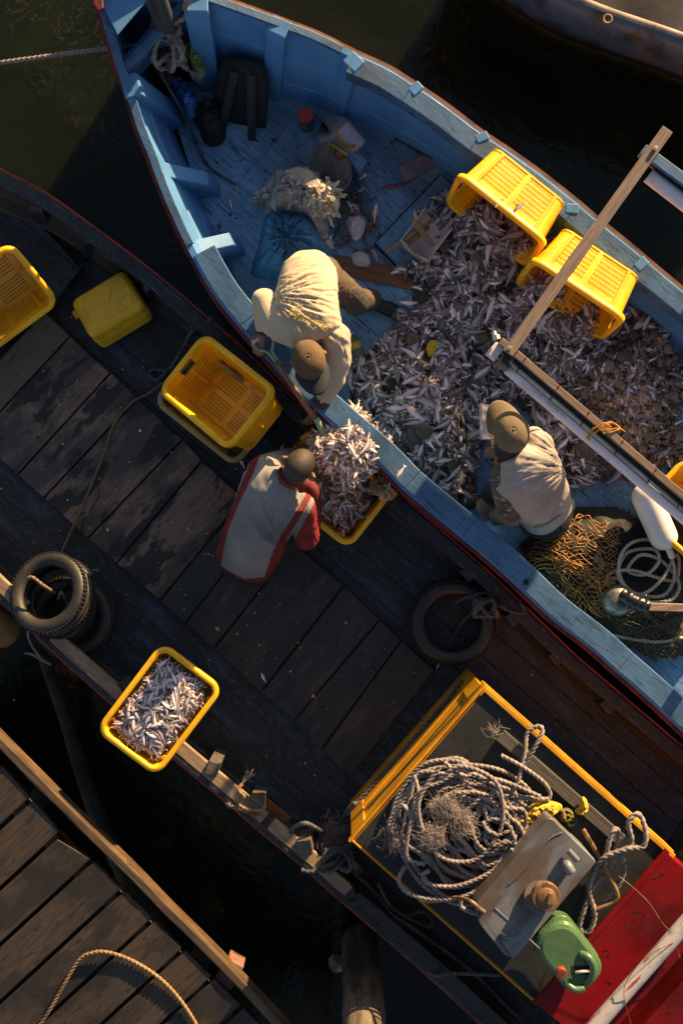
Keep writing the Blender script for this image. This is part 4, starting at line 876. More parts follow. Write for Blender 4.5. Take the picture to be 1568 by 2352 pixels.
h1 = fill(cD, 90, 560, .285, .03, 'small silver fish at the top of the full crate above the black water', 'fish in the full crate by the water')
tag(h1.build('fish_fill', [M['fish'], M['mush']]), 'mass of small silver fish filling the crate perched over the water', 'fish', kind='stuff')
h2 = fill(cC, 40, 420, .235, .02, 'small fish at the top of the crate being filled under the shovel', 'fish in the crate being filled', brown=.5)
tag(h2.build('fish_fill', [M['fish'], M['mush']]), 'brownish fish and scraps filling the crate under the shovel', 'fish', kind='stuff')
# fish on the shovel
hp = Heap(); sx = lambda u, v: P(802+.62*140*(u-.5)+.78*70*v, 1026+.78*140*(u-.5)-.62*70*v, .53)
def hshov(u, v): return .03 + .075*max(0, (1-(2*u-1.05)**2))*max(0, 1-v*v)
vs, fs = [], []
for a in range(17):
    for b in range(13):
        u, v = a/16, b/12*2-1; p = sx(u, v); p.z += hshov(u, v) - .03; vs.append(tuple(p))
for a in range(16):
    for b in range(12): i = a*13+b; fs.append((i, i+13, i+14, i+1))
hp.mesh(vs, fs, (.05, .04, .035, 1), 1)
for i in range(430):
    u, v = random.uniform(.02, 1.02), random.uniform(-1, 1)
    L, yaw, tx, ty, k = fparams(); p = sx(u, v); p.z += hshov(u, v) + random.uniform(-.006, .016); ty += random.gauss(0, .10)
    if i < 370: hp.fish(p, L*.88, yaw, tx, ty, k, rtone()*np.array((1.12, .98, .80)))
    else: fish_one(p + Vector((0, 0, .014)), random.uniform(.085, .12), yaw, tx, ty, random.choice((0, 1, 2, 4)), 'small silver fish heaped on the green shovel blade', 'fish on the shovel')
for i in range(60):
    u, v = random.uniform(.05, 1), random.uniform(-.9, .9); p = sx(u, v); p.z += hshov(u, v) + .012
    dish(hp, p, random.uniform(.012, .026), orient(random.uniform(0, 6), random.gauss(0, .5), random.gauss(0, .5)), (.3, .22, .16, 1))
tag(hp.build('shovel_load', [M['fish'], M['mush']]), 'heaped load of small silver fish on the shovel blade above the crate', 'fish', kind='stuff')

# scales, scraps and crumbs trodden over the decks
hp = Heap(); r_ = random.Random(5)
def chip(p, r, col):
    a0 = r_.uniform(0, 6); n = r_.choice((3, 4, 5)); vs = [tuple(p + Vector((r*r_.uniform(.5, 1.3)*math.cos(a0+6.283*j/n), r*r_.uniform(.5, 1.3)*math.sin(a0+6.283*j/n), z_))) for z_ in (0, .003) for j in range(n)]
    hp.mesh(vs, [tuple(range(n, 2*n))] + [(j, (j+1) % n, n+(j+1) % n, n+j) for j in range(n)], col)
for i in range(300):
    t = r_.uniform(-120, 1500); c = r_.gauss(0, 150); x, y = 120 + t*.757 + c*.653, 960 + t*.653 - c*.757
    if not (0 < x < 1568 and 400 < y < 2000) or (x > 780 and y > 1560): continue
    chip(P(x, y, .046 if abs(c) < 140 else .0), r_.uniform(.0025, .008)*(2 if r_.random() < .08 else 1), r_.choice(((.5, .42, .36, 1), (.35, .28, .24, 1), (.6, .5, .45, 1), (.45, .24, .03, 1), (.2, .15, .12, 1))))
tag(hp.build('deck_scraps', [M['fish']]), 'pale fish scraps and scales scattered over the dark boat deck', 'scraps', kind='stuff')
hp = Heap()
for i in range(620):
    x, y = r_.uniform(420, 1560), r_.uniform(230, 1200)
    if dens(FB_, x, y) > .05 or dens(SB_, x, y) > .05: continue
    near = min((P(x, y, 0).xy - q.xy).length for q in ol[::3] + orr[::3]); ins = sum(1 for q in ol[::6] if q.y > P(x, y).y)
    lft = min(ol, key=lambda q: abs(q.y - P(x, y).y)); rgt = min(orr, key=lambda q: abs(q.x - P(x, y).x))
    if P(x, y).x < lft.x + .1 or P(x, y).y > rgt.y - .06: continue
    chip(P(x, y, BZ+.006), r_.uniform(.003, .010)*(2 if r_.random() < .12 else 1), r_.choice(((.02, .02, .02, 1), (.03, .025, .02, 1), (.06, .05, .035, 1), (.05, .035, .02, 1), (.4, .34, .32, 1))))
tag(hp.build('deck_dirt', [M['fish']]), 'dark crumbs and scraps scattered over the bare blue deck', 'scraps', kind='stuff')
# ------------------------------------------------------------ ropes, tyres, cans, odds and ends
def rope(name, pts, r, mat, label, group=None, lobes=3, pitch=None, fray=None, closed=False, step=None):
    pitch = r*2.7; path = crom(pts, pitch/4.6 if lobes else r*1.5, closed); mb = MB(); mb.tube(path, r, 12 if lobes else 9, lobes=lobes, pitch=pitch, closed=closed)
    o = solo(mb, name, mat, label, 'rope', group, loc=path[0], smooth=True)
    if fray:
        fm = MB()
        for e, sgn in fray:
            q = path[-1] if e else path[0]; d = (path[-1]-path[-4]) if e else (path[0]-path[3]); d.normalize()
            for i in range(60):
                v = (d + Vector((random.gauss(0, .15), random.gauss(0, .15), random.gauss(0, .08)))).normalized(); l = random.uniform(.3, .9)*sgn
                a = q + v*l*.5 + Vector((0, 0, .004)); b = q + v*l + Vector((random.gauss(0, .2)*l, random.gauss(0, .2)*l, -.25*l))
                fm.tube(crom([q, a, b], .012), .0010, 4)
        fm.v = [(v[0]-path[0].x, v[1]-path[0].y, v[2]-path[0].z) for v in fm.v]
        fm.build('frayed_end', M['fray'], o, local=True)
    return o
def tyre(name, c, R, wdt, normal, label, group):
    z = Vector(normal).normalized(); q = z.to_track_quat('Z', 'Y').to_matrix(); ri = R*.655; w2 = wdt/2
    prof = [(ri, -w2*.62), (ri+.012, -w2*.80), (R*.80, -w2*1.04), (R*.93, -w2*.95), (R*.985, -w2*.80), (R, -w2*.55), (R, -.028), (R-.009, -.026), (R-.009, -.016), (R+.001, -.014), (R+.001, .014), (R-.009, .016), (R-.009, .026), (R, .028), (R, w2*.55), (R*.985, w2*.80), (R*.93, w2*.95), (R*.80, w2*1.04), (ri+.012, w2*.80), (ri, w2*.62),
            (ri+.006, w2*.56), (R*.80, w2*.86), (R*.93, w2*.70), (R-.022, w2*.4), (R-.022, -w2*.4), (R*.93, -w2*.70), (R*.80, -w2*.86), (ri+.006, -w2*.56)]
    c = Vector(c); n = 72; rings = []
    for i in range(n+1):
        a = 2*math.pi*i/n; rings.append([c + q @ Vector((r*math.cos(a), r*math.sin(a), z_)) for r, z_ in prof])
    mb = MB(); mb.loft(rings, True, False)
    t = thing(name, label, 'tyre', c - Vector((0, 0, w2)), group); nsm = len(mb.f); tr = mb
    for i in range(60):
        for s_ in (-1, 1):
            a = 2*math.pi*(i + .25*s_)/60; p = c + q @ Vector(((R+.002)*math.cos(a), (R+.002)*math.sin(a), s_*w2*.62)); x = q @ Vector((-math.sin(a), math.cos(a), 0)); y = q @ Vector((math.cos(a), math.sin(a), 0)); zz = q @ Vector((0, 0, 1))
            tr.box(p, (.014, .007, w2*.46), Matrix((x, y, zz)).transposed())
    o = mb.build('carcass', M['tyre'], t); o.data.polygons.foreach_set('use_smooth', [i < nsm for i in range(len(mb.f))])
    return t
tyre('tyre', P(168,1416,.16), .262, .17, (.05, -.05, 1), 'tyre lying flat underneath, half covered by the roped tyre by the full crate', 'old tyres')
tyre('tyre', P(121,1366,.40), .255, .17, (-.28, .30, .92), 'brown dusty tyre leaning on top, with tan rope loops round its side', 'old tyres')
tyre('tyre', P(150,1398,.24), .20, .13, (-.50, .30, .90), 'small tyre wedged inside the leaning pair by the sunlit log', 'old tyres')
tyre('tyre', P(1038,1428,.10), .272, .18, (.02, -.06, 1), 'single black tyre lying alone on the dark deck near the yellow engine box', 'old tyres')
for pts, lb in ((((62,1330,.50),(75,1326,.515),(100,1345,.49),(126,1362,.38)), 'doubled tan rope loop over the left side of the leaning tyre'), (((135,1375,.36),(141,1361,.385),(152,1376,.36),(168,1412,.25)), 'short tan rope loop inside the leaning tyre')):
    for k in (0, 1):
        if k == 0: rope('rope_loop', [P(x, y, z_) for x, y, z_ in pts], .0095, M['ropetan'], lb, 'tan rope loops on the tyres' if False else None)
rope('rope', [P(*q) for q in ((170,1320,.42),(192,1312,.44),(206,1322,.40),(215,1311,.40),(228,1310,.40))], .007, M['roped'], 'knotted bit of cord at the upper edge of the leaning tyre', fray=None)
rope('rope', [P(*q) for q in ((76,1437,.40),(66,1444,.33),(68,1470,.28),(92,1508,.24),(118,1526,.22),(95,1515,.24),(75,1503,.22),(58,1500,.20))], .007, M['rope'], 'thin pale cord hanging off the leaning tyre over the rail')
rope('rope', [P(*q) for q in ((1045,1385,.17),(1070,1371,.20),(1110,1362,.24),(1127,1368,.24),(1118,1387,.20),(1080,1410,.10),(1052,1440,.03),(1046,1462,.01),(1058,1471,.01),(1066,1458,.01),(1060,1450,.01))], .0085, M['roped'], 'grey rope curling through the single tyre on the dark deck', pitch=.05)
knot = [P(1110,1395,.30)+Vector((.07*math.cos(a*1.9)*(1-.02*a), .055*math.sin(a*2.3), .05*math.sin(a*1.3)+.02)) for a in np.linspace(0, 14, 40)]
rope('mooring_knot', knot + [P(*q) for q in ((1150,1392,.34),(1165,1400,.36),(1195,1408,.37),(1205,1398,.38),(1195,1386,.38))], .012, M['roped'], 'dark rope knot on the boat rail next to the single tyre', fray=[(0, .10)])
# yellow jerrycan lying on its side
def jerry(name, c, xdir, L, W, T, mat, label, tiltv=(0, 0, 1), r=.05):
    z = Vector(tiltv).normalized(); x = Vector(xdir); x = (x - z*x.dot(z)).normalized(); y = z.cross(x); R = Matrix((x, y, z)).transposed(); c = Vector(c)
    t = thing(name, label, 'jerrycan', c - z*T/2)
    mb = MB(); rings = []
    def rr(hx, hy, zz, rad, n=6):
        o = []
        for cx, cy, a0 in ((hx-rad, hy-rad, 0), (-hx+rad, hy-rad, 90), (-hx+rad, -hy+rad, 180), (hx-rad, -hy+rad, 270)):
            for i in range(n+1):
                a = math.radians(a0 + 90*i/n); o.append(c + R @ Vector((cx + rad*math.cos(a), cy + rad*math.sin(a), zz)))
        return o
    for zz, ins in ((-T/2, .026), (-T/2+.01, .010), (-T/2+.03, 0), (-.012, 0), (-.008, -.003), (.008, -.003), (.012, 0), (T/2-.03, 0), (T/2-.01, .010), (T/2, .026)):
        rings.append(rr(L/2-ins, W/2-ins, zz, r))
    mb.loft(rings); return t, mb, R, c
t, mb, R, c = jerry('jerrycan', P(260,712,.17), pd((262,712),(180,760)), .40, .30, .25, M['yellowjerry'], 'scuffed yellow jerrycan lying flat on the dark deck near the rail', (-.16, .22, 1), .045)
jb = mb.build('body', M['yellowjerry'], t, smooth=False, bevel=.004)
pn = MB(); q = lambda x, y, z_: c + R @ Vector((x, y, z_))
fr_ = [(-.15,-.10),(.06,-.115),(.13,-.06),(.13,.09),(-.06,.105),(-.15,.09)]
pn.tube(crom([q(x, y, .124) for x, y in fr_], .01, True), .005, 6, closed=True); pn.build('moulded_panel', M['yellowjerry'], t)
pn = MB(); pn.tube(crom([q(x, y, .127) for x, y in ((-.13,.02),(-.08,.04),(-.02,.0),(-.07,-.06))], .01), .006, 6); pn.build('moulded_handle', M['yellowjerry'], t, smooth=True)
cpm = MB(); cpm.tube([q(.20, -.11, .0), q(.235, -.11, .0)], .028, 16); cpm.build('cap', M['yellowjerry'], t)
st_ = MB(); st_.prism([q(.2015,.06,-.06), q(.2015,.10,-.06), q(.2015,.10,-.01), q(.2015,.06,-.01)], [q(.2035,.06,-.06), q(.2035,.10,-.06), q(.2035,.10,-.01), q(.2035,.06,-.01)]); st_.build('sticker', M['purple'], t)
# ropes over the brown boat
rope('rope', [P(*q) for q in ((488,728,.38),(470,745,.33),(442,760,.30),(425,790,.12),(405,825,.06),(385,850,.03),(352,848,.02),(345,862,.02),(362,872,.02),(385,850,.05))], .011, M['roped'], 'grey rope tied to the boat rail behind the empty yellow crate')
rope('rope', [P(*q) for q in ((372,880,.02),(340,905,.02),(318,915,.045),(300,928,.05),(262,975,.05),(240,1040,.055),(212,1110,.055),(180,1185,.05),(150,1250,.03),(124,1310,.02))], .007, M['ropetan'], 'thin tan cord running across the hatch boards towards the tyres')
rope('mooring_rope', [P(*q) for q in ((556,1800,.5),(548,1815,.52),(560,1830,.53),(545,1845,.50),(570,1860,.49),(600,1862,.45),(608,1850,.40),(590,1870,.42),(560,1862,.45),(548,1858,.44),(532,1853,.36))], .010, M['ropetan'], 'tangle of tan rope round the peg on the tan rail', fray=[(0, .10), (1, .08)])
rope('mooring_rope', [P(*q) for q in ((815,1845,.40),(790,1872,.16),(772,1905,.10),(760,1930,.12),(745,1915,.12),(720,1900,.30),(700,1892,.42),(675,1900,.46),(668,1912,.44))], .014, M['roped'], 'thick grey rope from the foot of the yellow box to the rail peg', fray=[(1, .05)])
tang = [P(772,1968,.25)+Vector((.10*math.cos(a*1.7)*(1-.012*a), .07*math.sin(a*2.2), .05*math.sin(a*1.1)+.03)) for a in np.linspace(0, 16, 46)]
rope('mooring_knot', tang + [P(*q) for q in ((770,1980,.30),(735,1995,.36),(710,2003,.37),(692,1997,.36))], .012, M['roped'], 'big grey rope knot at the end of the tan rail', fray=[(0, .16)])
tuft = MB()
for i in range(520):
    a = random.gauss(-1.0, .8); p = P(758,1920,.10) + Vector((random.gauss(0, .035), random.gauss(0, .06), random.uniform(0, .06))); l = random.uniform(.04, .10)
    tuft.tube(crom([p, p + Vector((l*.5*math.cos(a), l*.5*math.sin(a), .015)), p + Vector((l*math.cos(a+.5), l*math.sin(a+.5), -.02))], .015), .0013, 3)
solo(tuft, 'frayed_rope_bundle', M['fray'], 'fluffy bundle of frayed grey rope on the deck by the yellow box corner', 'rope')
rope('rope', [P(*q) for q in ((1060,1560,.30),(1000,1640,.30),(930,1722,.28),(860,1800,.28),(815,1848,.30),(798,1870,.28)) ], .013, M['roped'], 'dark twisted rope stretched along the front of the yellow box', pitch=.09)
for pts, r, lb in ((((790,1985,.22),(860,2050,.2),(900,2100,.2),(935,2125,.2),(1000,2170,.15),(1080,2230,.15),(1140,2290,.15),(1200,2350,.1)), .013, 'long dark rope trailing down the shaded side deck of the brown boat'), (((868,2030,.3),(900,2085,.22),(960,2120,.12),(990,2128,.12),(985,2105,.12),(960,2095,.12),(925,2128,.12),(985,2232,.3),(1040,2235,.35),(1150,2240,.42)), .010, 'dark rope looping over the shaded rail below the engine box')):
    rope('rope', [P(*q) for q in pts], r, M['roped'], lb)
mb = MB(); mb.bar(P(660,1885,.02)+Vector((0, 0, .02)), P(602,1838,.02)+Vector((0, 0, .02)), .075, .03); solo(mb, 'board', M['rustboard'], 'short red brown board on deck against the tan rail', 'board', bevel=.004)
# on top of the engine box
ZB = BT + .012
mb = MB(); mb.bar(P(1148,1688,ZB+.02), P(1425,1930,ZB+.02), .075, .035); solo(mb, 'plank', M['greywood'], 'old grey plank lying on the black roof beside the rope heap', 'plank', bevel=.004)
r_ = random.Random(12); cp = []; ang = 0
while ang < 2*math.pi*30:
    turn = ang/(2*math.pi); base = 160 - 4.4*turn + 24*math.sin(ang*.37+1) + r_.uniform(-18, 18); base = max(24, base)
    cxx, cyy = 1058 + 12*math.sin(turn*1.3) + 8*turn*.4, 1902 + 10*math.cos(turn*1.7)
    cp.append(P(cxx + base*1.02*math.cos(ang), cyy + base*.92*math.sin(ang+.25), ZB + .014 + .0045*turn + .014*r_.random())); ang += .42
cp = cp[:-6]
coil = rope('rope_heap', cp, .0112, M['rope'], 'big heap of grey pink rope coiled on the black roof of the engine box', pitch=.075, step=.012)
ext = [((1195,1770),(1225,1720),(1245,1680),(1235,1668),(1210,1685),(1205,1730),(1190,1790),(1175,1830),(1200,1850)), ((1150,1735),(1200,1762),(1250,1800),(1262,1830),(1240,1835),(1190,1830)), ((930,1990),(915,2020),(935,2050),(990,2065),(1060,2060),(1130,2020),(1170,1960),(1178,1900)), ((985,2000),(970,2010),(985,2030),(1050,2035),(1130,2000),(1160,1950)), ((905,1880),(900,1910),(930,1925),(945,1890),(925,1850),(905,1880)), ((950,1780),(960,1830),(940,1900),(935,1970),(975,1985)), ((1020,1750),(1080,1800),(1130,1790),(1170,1800),(1240,1830)), ((1010,1760),(960,1850),(1000,1960),(1090,1975),(1150,1900),(1140,1800),(1060,1760),(1010,1790)), ((1060,2060),(1060,2085),(1110,2098),(1165,2060),(1180,1970),(1172,1950))]
em = MB()
for i, e in enumerate(ext):
    em.tube(crom([P(x, y, ZB + .09 + .01*i + .02*math.sin(j*1.3+i)) for j, (x, y) in enumerate(e)], .0066), .0112, 12, lobes=3, pitch=.030)
em.v = [tuple(Vector(v) - coil.location) for v in em.v]; em.build('loose_turns', M['rope'], coil, smooth=True, local=True)
for (x, y), n_, dx, dy in (((1018,1845), 420, .4, -1), ((1000,1915), 420, -.6, -.6), ((1052,1880), 320, .3, -.9), ((1136,1690), 26, 0, 1), ((1090,1990), 70, .2, -1), ((905,1915), 160, -.3, -1)):
    fm = MB()
    for i in range(n_):
        a = math.atan2(dy, dx) + random.gauss(0, .55); big = n_ > 100; p = P(x, y, ZB + (.165 if n_ > 200 else .05)) + Vector((random.gauss(0, .032 if big else .008), random.gauss(0, .032 if big else .008), random.uniform(-.01, .02))); l = random.uniform(.03, .095)
        k_ = random.gauss(0, .5); fm.tube(crom([p, p + Vector((l*.5*math.cos(a), l*.5*math.sin(a), .012)), p + Vector((l*math.cos(a+k_), l*math.sin(a+k_), -.012))], .012), .0009, 3)
    fm.v = [tuple(Vector(v) - coil.location) for v in fm.v]; fm.build('frayed_end', M['fray'], coil, local=True)
rope('rope', [P(*q) for q in ((1385,1990,1.0),(1400,1925,1.02),(1412,1905,1.02),(1420,1920,1.0),(1400,1990,.95),(1360,2040,.95),(1340,2090,.95),(1330,2130,.93),(1350,2140,.93),(1365,2100,.95),(1352,2040,.97),(1380,1975,1.02),(1440,1950,1.03),(1475,1945,1.02),(1482,1915,1.02),(1470,1875,1.02),(1455,1872,1.02),(1442,1895,1.02),(1450,1935,1.0),(1425,1960,1.0),(1432,1995,.98),(1420,2030,.96),(1388,2070,.94))], .0135, M['rope'], 'grey rope tangle at the corner between the metal tank and the red wheelhouse', pitch=.085, fray=[(1, .05)])
mb = MB(); mb.tube(crom([P(1338,1905,.98), P(1370,1960,.98), P(1395,2010,.98), P(1415,2048,.97), P(1412,2068,.96), P(1360,2092,.95)], .02), .014, 10); solo(mb, 'bent_pipe', M['rust'], 'bent rusty pipe under the rope tangle beside the red wheelhouse', 'pipe', smooth=True)
def crumple(label, cat, name, mat, outline, zb, h, seed, wr=14, amp=.02, n=26, radial=0, strips=0):
    "crumpled cloth or bag: a domed sheet following an outline, with folds"
    c = sum((Vector((x, y)) for x, y in outline), Vector((0, 0)))/len(outline); K = len(outline)*6
    ring = crom([Vector((x, y, 0)) for x, y in outline], 6, True); K = len(ring); rings = []
    for i in range(n+1):
        t = i/n; row = []
        for j, q in enumerate(ring):
            p2 = Vector((c.x, c.y)).lerp(Vector((q.x, q.y)), t); p = P(p2.x, p2.y, zb)
            dome = h*(1-t**2.4); f = mnoise.noise(Vector((p.x*wr, p.y*wr, seed)))*amp + abs(mnoise.noise(Vector((p.x*wr*1.9+9, p.y*wr*1.9, seed))))*amp*1.2 + amp*.5*math.sin(j*6.283/K*random.Random(seed).randint(5, 9) + seed)*t
            rg = 1 - abs(mnoise.noise(Vector((p.x*wr*1.4, p.y*wr*1.4, seed+20)))*2.2); rg2 = 1 - abs(mnoise.noise(Vector((p.x*wr*3.1, p.y*wr*3.1, seed+40)))*2.2)
            f += amp*(.9*max(0, rg)**2 + .45*max(0, rg2)**2)
            if radial:
                an = math.atan2(q.y-c.y, q.x-c.x); rf = 1 - abs(mnoise.noise(Vector((math.cos(an)*radial, math.sin(an)*radial, t*1.2+seed)))*2.4)
                f = amp*.35*(rg2 + mnoise.noise(Vector((p.x*wr, p.y*wr, seed)))) + amp*1.5*rf*min(1, t*2)*(1.3-t)
            p.z += max(.002, dome + f*(.35 + .65*min(1, (1-t)*3))); row.append(p)
        rings.append(row)
    mb = MB(); mb.loft(rings, True, False)
    bot = [Vector((p.x, p.y, zb+.001)) for p in rings[-1]]; mb.loft([rings[-1], bot], True, False)
    rs = random.Random(seed)
    for _ in range(strips):
        k = rs.randint(2, n-1); q = rings[k][rs.randrange(K)]; a = rs.uniform(0, 6.28); l = rs.uniform(.03, .085); w_ = rs.uniform(.006, .014); d_ = Vector((math.cos(a), math.sin(a), 0)); sd = Vector((-d_.y, d_.x, 0)); up_ = rs.uniform(.0, .03)
        pa = [q + Vector((0, 0, .004)), q + d_*l*.4 + Vector((0, 0, .008+up_)), q + d_*l*.8 + sd*rs.uniform(-.02, .02) + Vector((0, 0, up_*.6)), q + d_*l + Vector((0, 0, -.006))]
        mb.loft([[v - sd*w_*ww, v + sd*w_*ww + Vector((0, 0, .003))] for v, ww in zip(pa, (1, 1.1, .8, .2))], closed=False)
    return solo(mb, name, mat, label, cat, smooth=True, loc=P(c.x, c.y, zb))
crumple('crumpled yellow rag draped beside the rope heap and metal tank', 'rag', 'rag', M['yellowrag'], [(1165,1890),(1180,1910),(1200,1895),(1235,1880),(1270,1870),(1290,1850),(1260,1838),(1225,1842),(1200,1865),(1180,1872)], ZB+.05, .06, 3, 22, .03)
crumple('small knotted yellow rag tied round the grey plank', 'rag', 'rag', M['yellowrag'], [(1318,1862),(1330,1872),(1350,1860),(1345,1835),(1335,1830),(1332,1850)], ZB+.05, .05, 5, 26, .03)
crumple('dark dirty yellow cloth tucked between plank and metal tank', 'rag', 'rag', surf('dirty_yellow_rag', (.16, .12, .02), [((.03, .025, .015), 12, U1, .45, .58, 1)], rough=.8, bump=(.8, .01, 40, U1)), [(1278,1865),(1285,1895),(1310,1900),(1325,1885),(1312,1860),(1295,1855)], ZB+.03, .04, 6, 26, .03)
# metal tank
TZ = ZB + .30
tk = thing('fuel_tank', 'grey rust stained metal fuel tank with a big brown cap on the black roof', 'tank', P(1225,2010,ZB))
tp = [(1262,1874),(1370,1978),(1182,2200),(1160,2196),(1100,2122),(1088,2078)]
def roundpoly(pts, r, n=4):
    o = []
    for i, p in enumerate(pts):
        p = Vector(p); a = (Vector(pts[i-1])-p).normalized(); b = (Vector(pts[(i+1) % len(pts)])-p).normalized()
        for k in range(n+1):
            t = k/n; o.append(p + a*r*(1-t)**2 + b*r*t**2)
    return o
rp = roundpoly(tp, 12); cc = sum(rp, Vector((0, 0)))/len(rp)
ring = lambda s_, z_: [P(cc.x+(v.x-cc.x)*s_, cc.y+(v.y-cc.y)*s_, z_) for v in rp]
mb = MB(); base = [Vector((p.x, p.y, ZB)) for p in ring(.985, TZ)]
mb.loft([base, [Vector((p.x, p.y, TZ-.03)) for p in ring(.995, TZ)], ring(1.0, TZ-.008), ring(.985, TZ)]); mb.build('body', M['tank'], tk, bevel=.004)
mb = MB(); mb.tube([P(1238,2060,TZ), P(1238,2060,TZ+.045)], .085, 28); mb.build('filler_neck', M['tank'], tk, smooth=False, bevel=.004)
mb = MB(); ca = P(1252,2058,TZ+.07); mb.tube([ca - Vector((0, 0, .02)), ca + Vector((.0, 0, .025))], .078, 30); mb.ell(ca + Vector((0, 0, .025)), (.055, .055, .012), n=20); mb.bar(ca + Vector((.005, -.03, .04)), ca + Vector((.02, .03, .04)), .018, .02)
mb.build('filler_cap', M['rust'], tk, bevel=.004)
mb = MB(); mb.tube(crom([P(1300,1982,TZ), P(1302,1988,TZ+.05), P(1312,2005,TZ+.06)], .01), .028, 14); mb.build('vent_elbow', M['tank'], tk, smooth=True)
mb = MB(); mb.tube([P(1303,1952,TZ+.03), P(1325,1976,TZ+.03)], .017, 14); mb.build('vent_pipe', M['tank'], tk, smooth=False)
mb = MB(); mb.tube([P(1150,2142,TZ+.012), P(1166,2158,TZ+.012)], .012, 10); mb.build('lug', M['tank'], tk)
mb = MB(); mb.tube([P(1098,2086,TZ+.012), P(1112,2096,TZ+.012)], .013, 10); mb.build('outlet_spigot', M['tank'], tk)
mb = MB(); mb.tube(crom([P(1168,2032,TZ+.001), P(1210,1990,TZ+.002), P(1258,1930,TZ+.002), P(1290,1912,TZ+.001)], .01), .005, 6); mb.build('weld_seam', M['tank'], tk, smooth=True)
mb = MB(); mb.tube([P(1135,2085,TZ+.001), P(1240,2180,TZ-.002)], .004, 6); mb.build('weld_seam', M['tank'], tk)
mb = MB(); mb.tube([P(1235+.9*i, 1935+72*i/10+20*math.sin(i*.3) if False else 1960, TZ) for i in range(2)], .001, 4)
rope('fuel_hose', [P(*q) for q in ((962,2068,ZB+.03),(1000,2070,ZB+.05),(1045,2062,ZB+.14),(1080,2070,TZ+.02),(1102,2090,TZ+.014))], .0115, M['rust'], 'brown fuel hose running to the spigot of the metal tank', lobes=0)
rope('cord', [P(*q) for q in ((1158,2145,TZ+.03),(1150,2155,TZ+.02),(1142,2170,TZ-.05),(1150,2150,TZ+.02),(1172,2150,TZ+.03),(1195,2142,TZ+.012))], .004, M['roped'], 'thin cord tied round the tank lug', lobes=0)
# green jerrycan
GZ = BT + .06
gz = Vector((-.30, .26, .92)).normalized()
t, mb, R, c = jerry('jerrycan', P(1298,2182,GZ+.15), pd((1245,2110),(1345,2240)), .40, .255, .22, M['greenjerry'], 'faded green jerrycan with a red cap lying against the metal tank', (0, 0, 1), .10)
mb.build('body', M['greenjerry'], t, smooth=False, bevel=.01)
q = lambda x, y, z_: c + R @ Vector((x, y, z_))
h_ = MB(); h_.tube(crom([q(.02, .06, .10), q(.06, .085, .125), q(.12, .07, .13), q(.16, .02, .12), q(.165, -.02, .11)], .01), .022, 10); h_.tube(crom([q(.10, -.10, .10), q(.15, -.085, .12), q(.178, -.04, .115)], .01), .020, 10); h_.build('moulded_shoulder', M['greenjerry'], t, smooth=True)
h_ = MB(); h_.tube([q(.075, -.025, .13), q(.115, .05, .135)], .009, 8); h_.build('handle', M['ropewhite'], t, smooth=True)
h_ = MB(); h_.bar(q(.06, -.035, .1095), q(.125, .05, .1095), .05, .004); h_.build('handle_recess', M['blackmat'], t)
h_ = MB(); h_.tube([q(.03, -.082, .105), q(.03, -.085, .145)], .028, 14); h_.build('cap', M['redcap'], t, bevel=.003)
# wires over the red wheelhouse
rope('wire', [P(*q) for q in ((1420,2012,1.05),(1460,2045,1.12),(1490,2075,1.12),(1520,2120,1.1),(1545,2150,1.06),(1560,2200,1.0))], .0022, M['rust'], 'thin rusty wire curving over the red wheelhouse roof', lobes=0, step=.02)
rope('wire', [P(*q) for q in ((1545,2165,1.1),(1480,2200,1.12),(1440,2250,1.1),(1432,2290,1.1),(1448,2352,1.02))], .0022, M['redcap'], 'thin red wire bowing over the white pipe', lobes=0, step=.02)
rope('rope', [P(*q) for q in ((60,2400,DZ+.02),(108,2330,DZ+.025),(145,2265,DZ+.03),(182,2205,DZ+.03),(215,2188,DZ+.035),(250,2188,DZ+.035),(300,2205,DZ+.03),(355,2238,DZ+.03),(400,2280,DZ+.025),(440,2335,DZ+.025),(475,2400,DZ+.02))], .0105, M['ropetan'], 'tan rope arching across the jetty boards', pitch=.05)
# ------------------------------------------------------------ things on the blue boat
mast = thing('mast', 'dark grey round post standing in the bow of the blue boat', 'mast', dn(P(388,78,.6), BZ))
mp_ = P(388,78,.6); mb = MB(); mb.tube([Vector((mp_.x, mp_.y, BZ + i*.3)) for i in range(9)], .062, 20); mb.build('pole', surf('grey_post', (.055, .058, .066), [((.025, .026, .03), 5, (4, 4, .6), .45, .6, 1), ((.12, .10, .085), 9, (6, 6, .8), .6, .68, 2, .7)], rough=.5), mast, smooth=True)
kn = []
for a in np.linspace(0, 6.283*2.6, 40): kn.append(Vector((mp_.x, mp_.y, .60 + a*.008)) + Vector((.075*math.cos(a), .075*math.sin(a), 0)))
rope('mooring_rope', kn + [P(*q) for q in ((440,30,.80),(425,18,.9),(450,-40,1.2))], .014, M['rope'], 'pinkish rope wound round the bow post', pitch=.07)
b_ = Vector((mp_.x-.06, mp_.y-.06, .60))
rope('mooring_rope', [P(-40,150,.60), P(60,136,.62), P(200,117,.62), P(300,105,.64), P(345,101,.66), b_ + Vector((.02, .0, .04))], .0118, M['rope'], 'taut mooring rope running from the bow post out over the green water', pitch=.055)
kt = [P(385,115,.62)+Vector((.10*math.cos(a*1.3)*(.7+.3*math.cos(a*.7)), .10*math.sin(a*1.7)*(.7+.3*math.sin(a)) -.03, .09*math.sin(a*.9)+.02)) for a in np.linspace(0, 15, 60)]
rope('mooring_knot', kt + [P(*q) for q in ((405,140,.55),(420,150,.52),(432,160,.5))], .0145, M['rope'], 'big hanging knot of pinkish rope under the bow post', pitch=.06, fray=[(1, .10), (0, .06)])
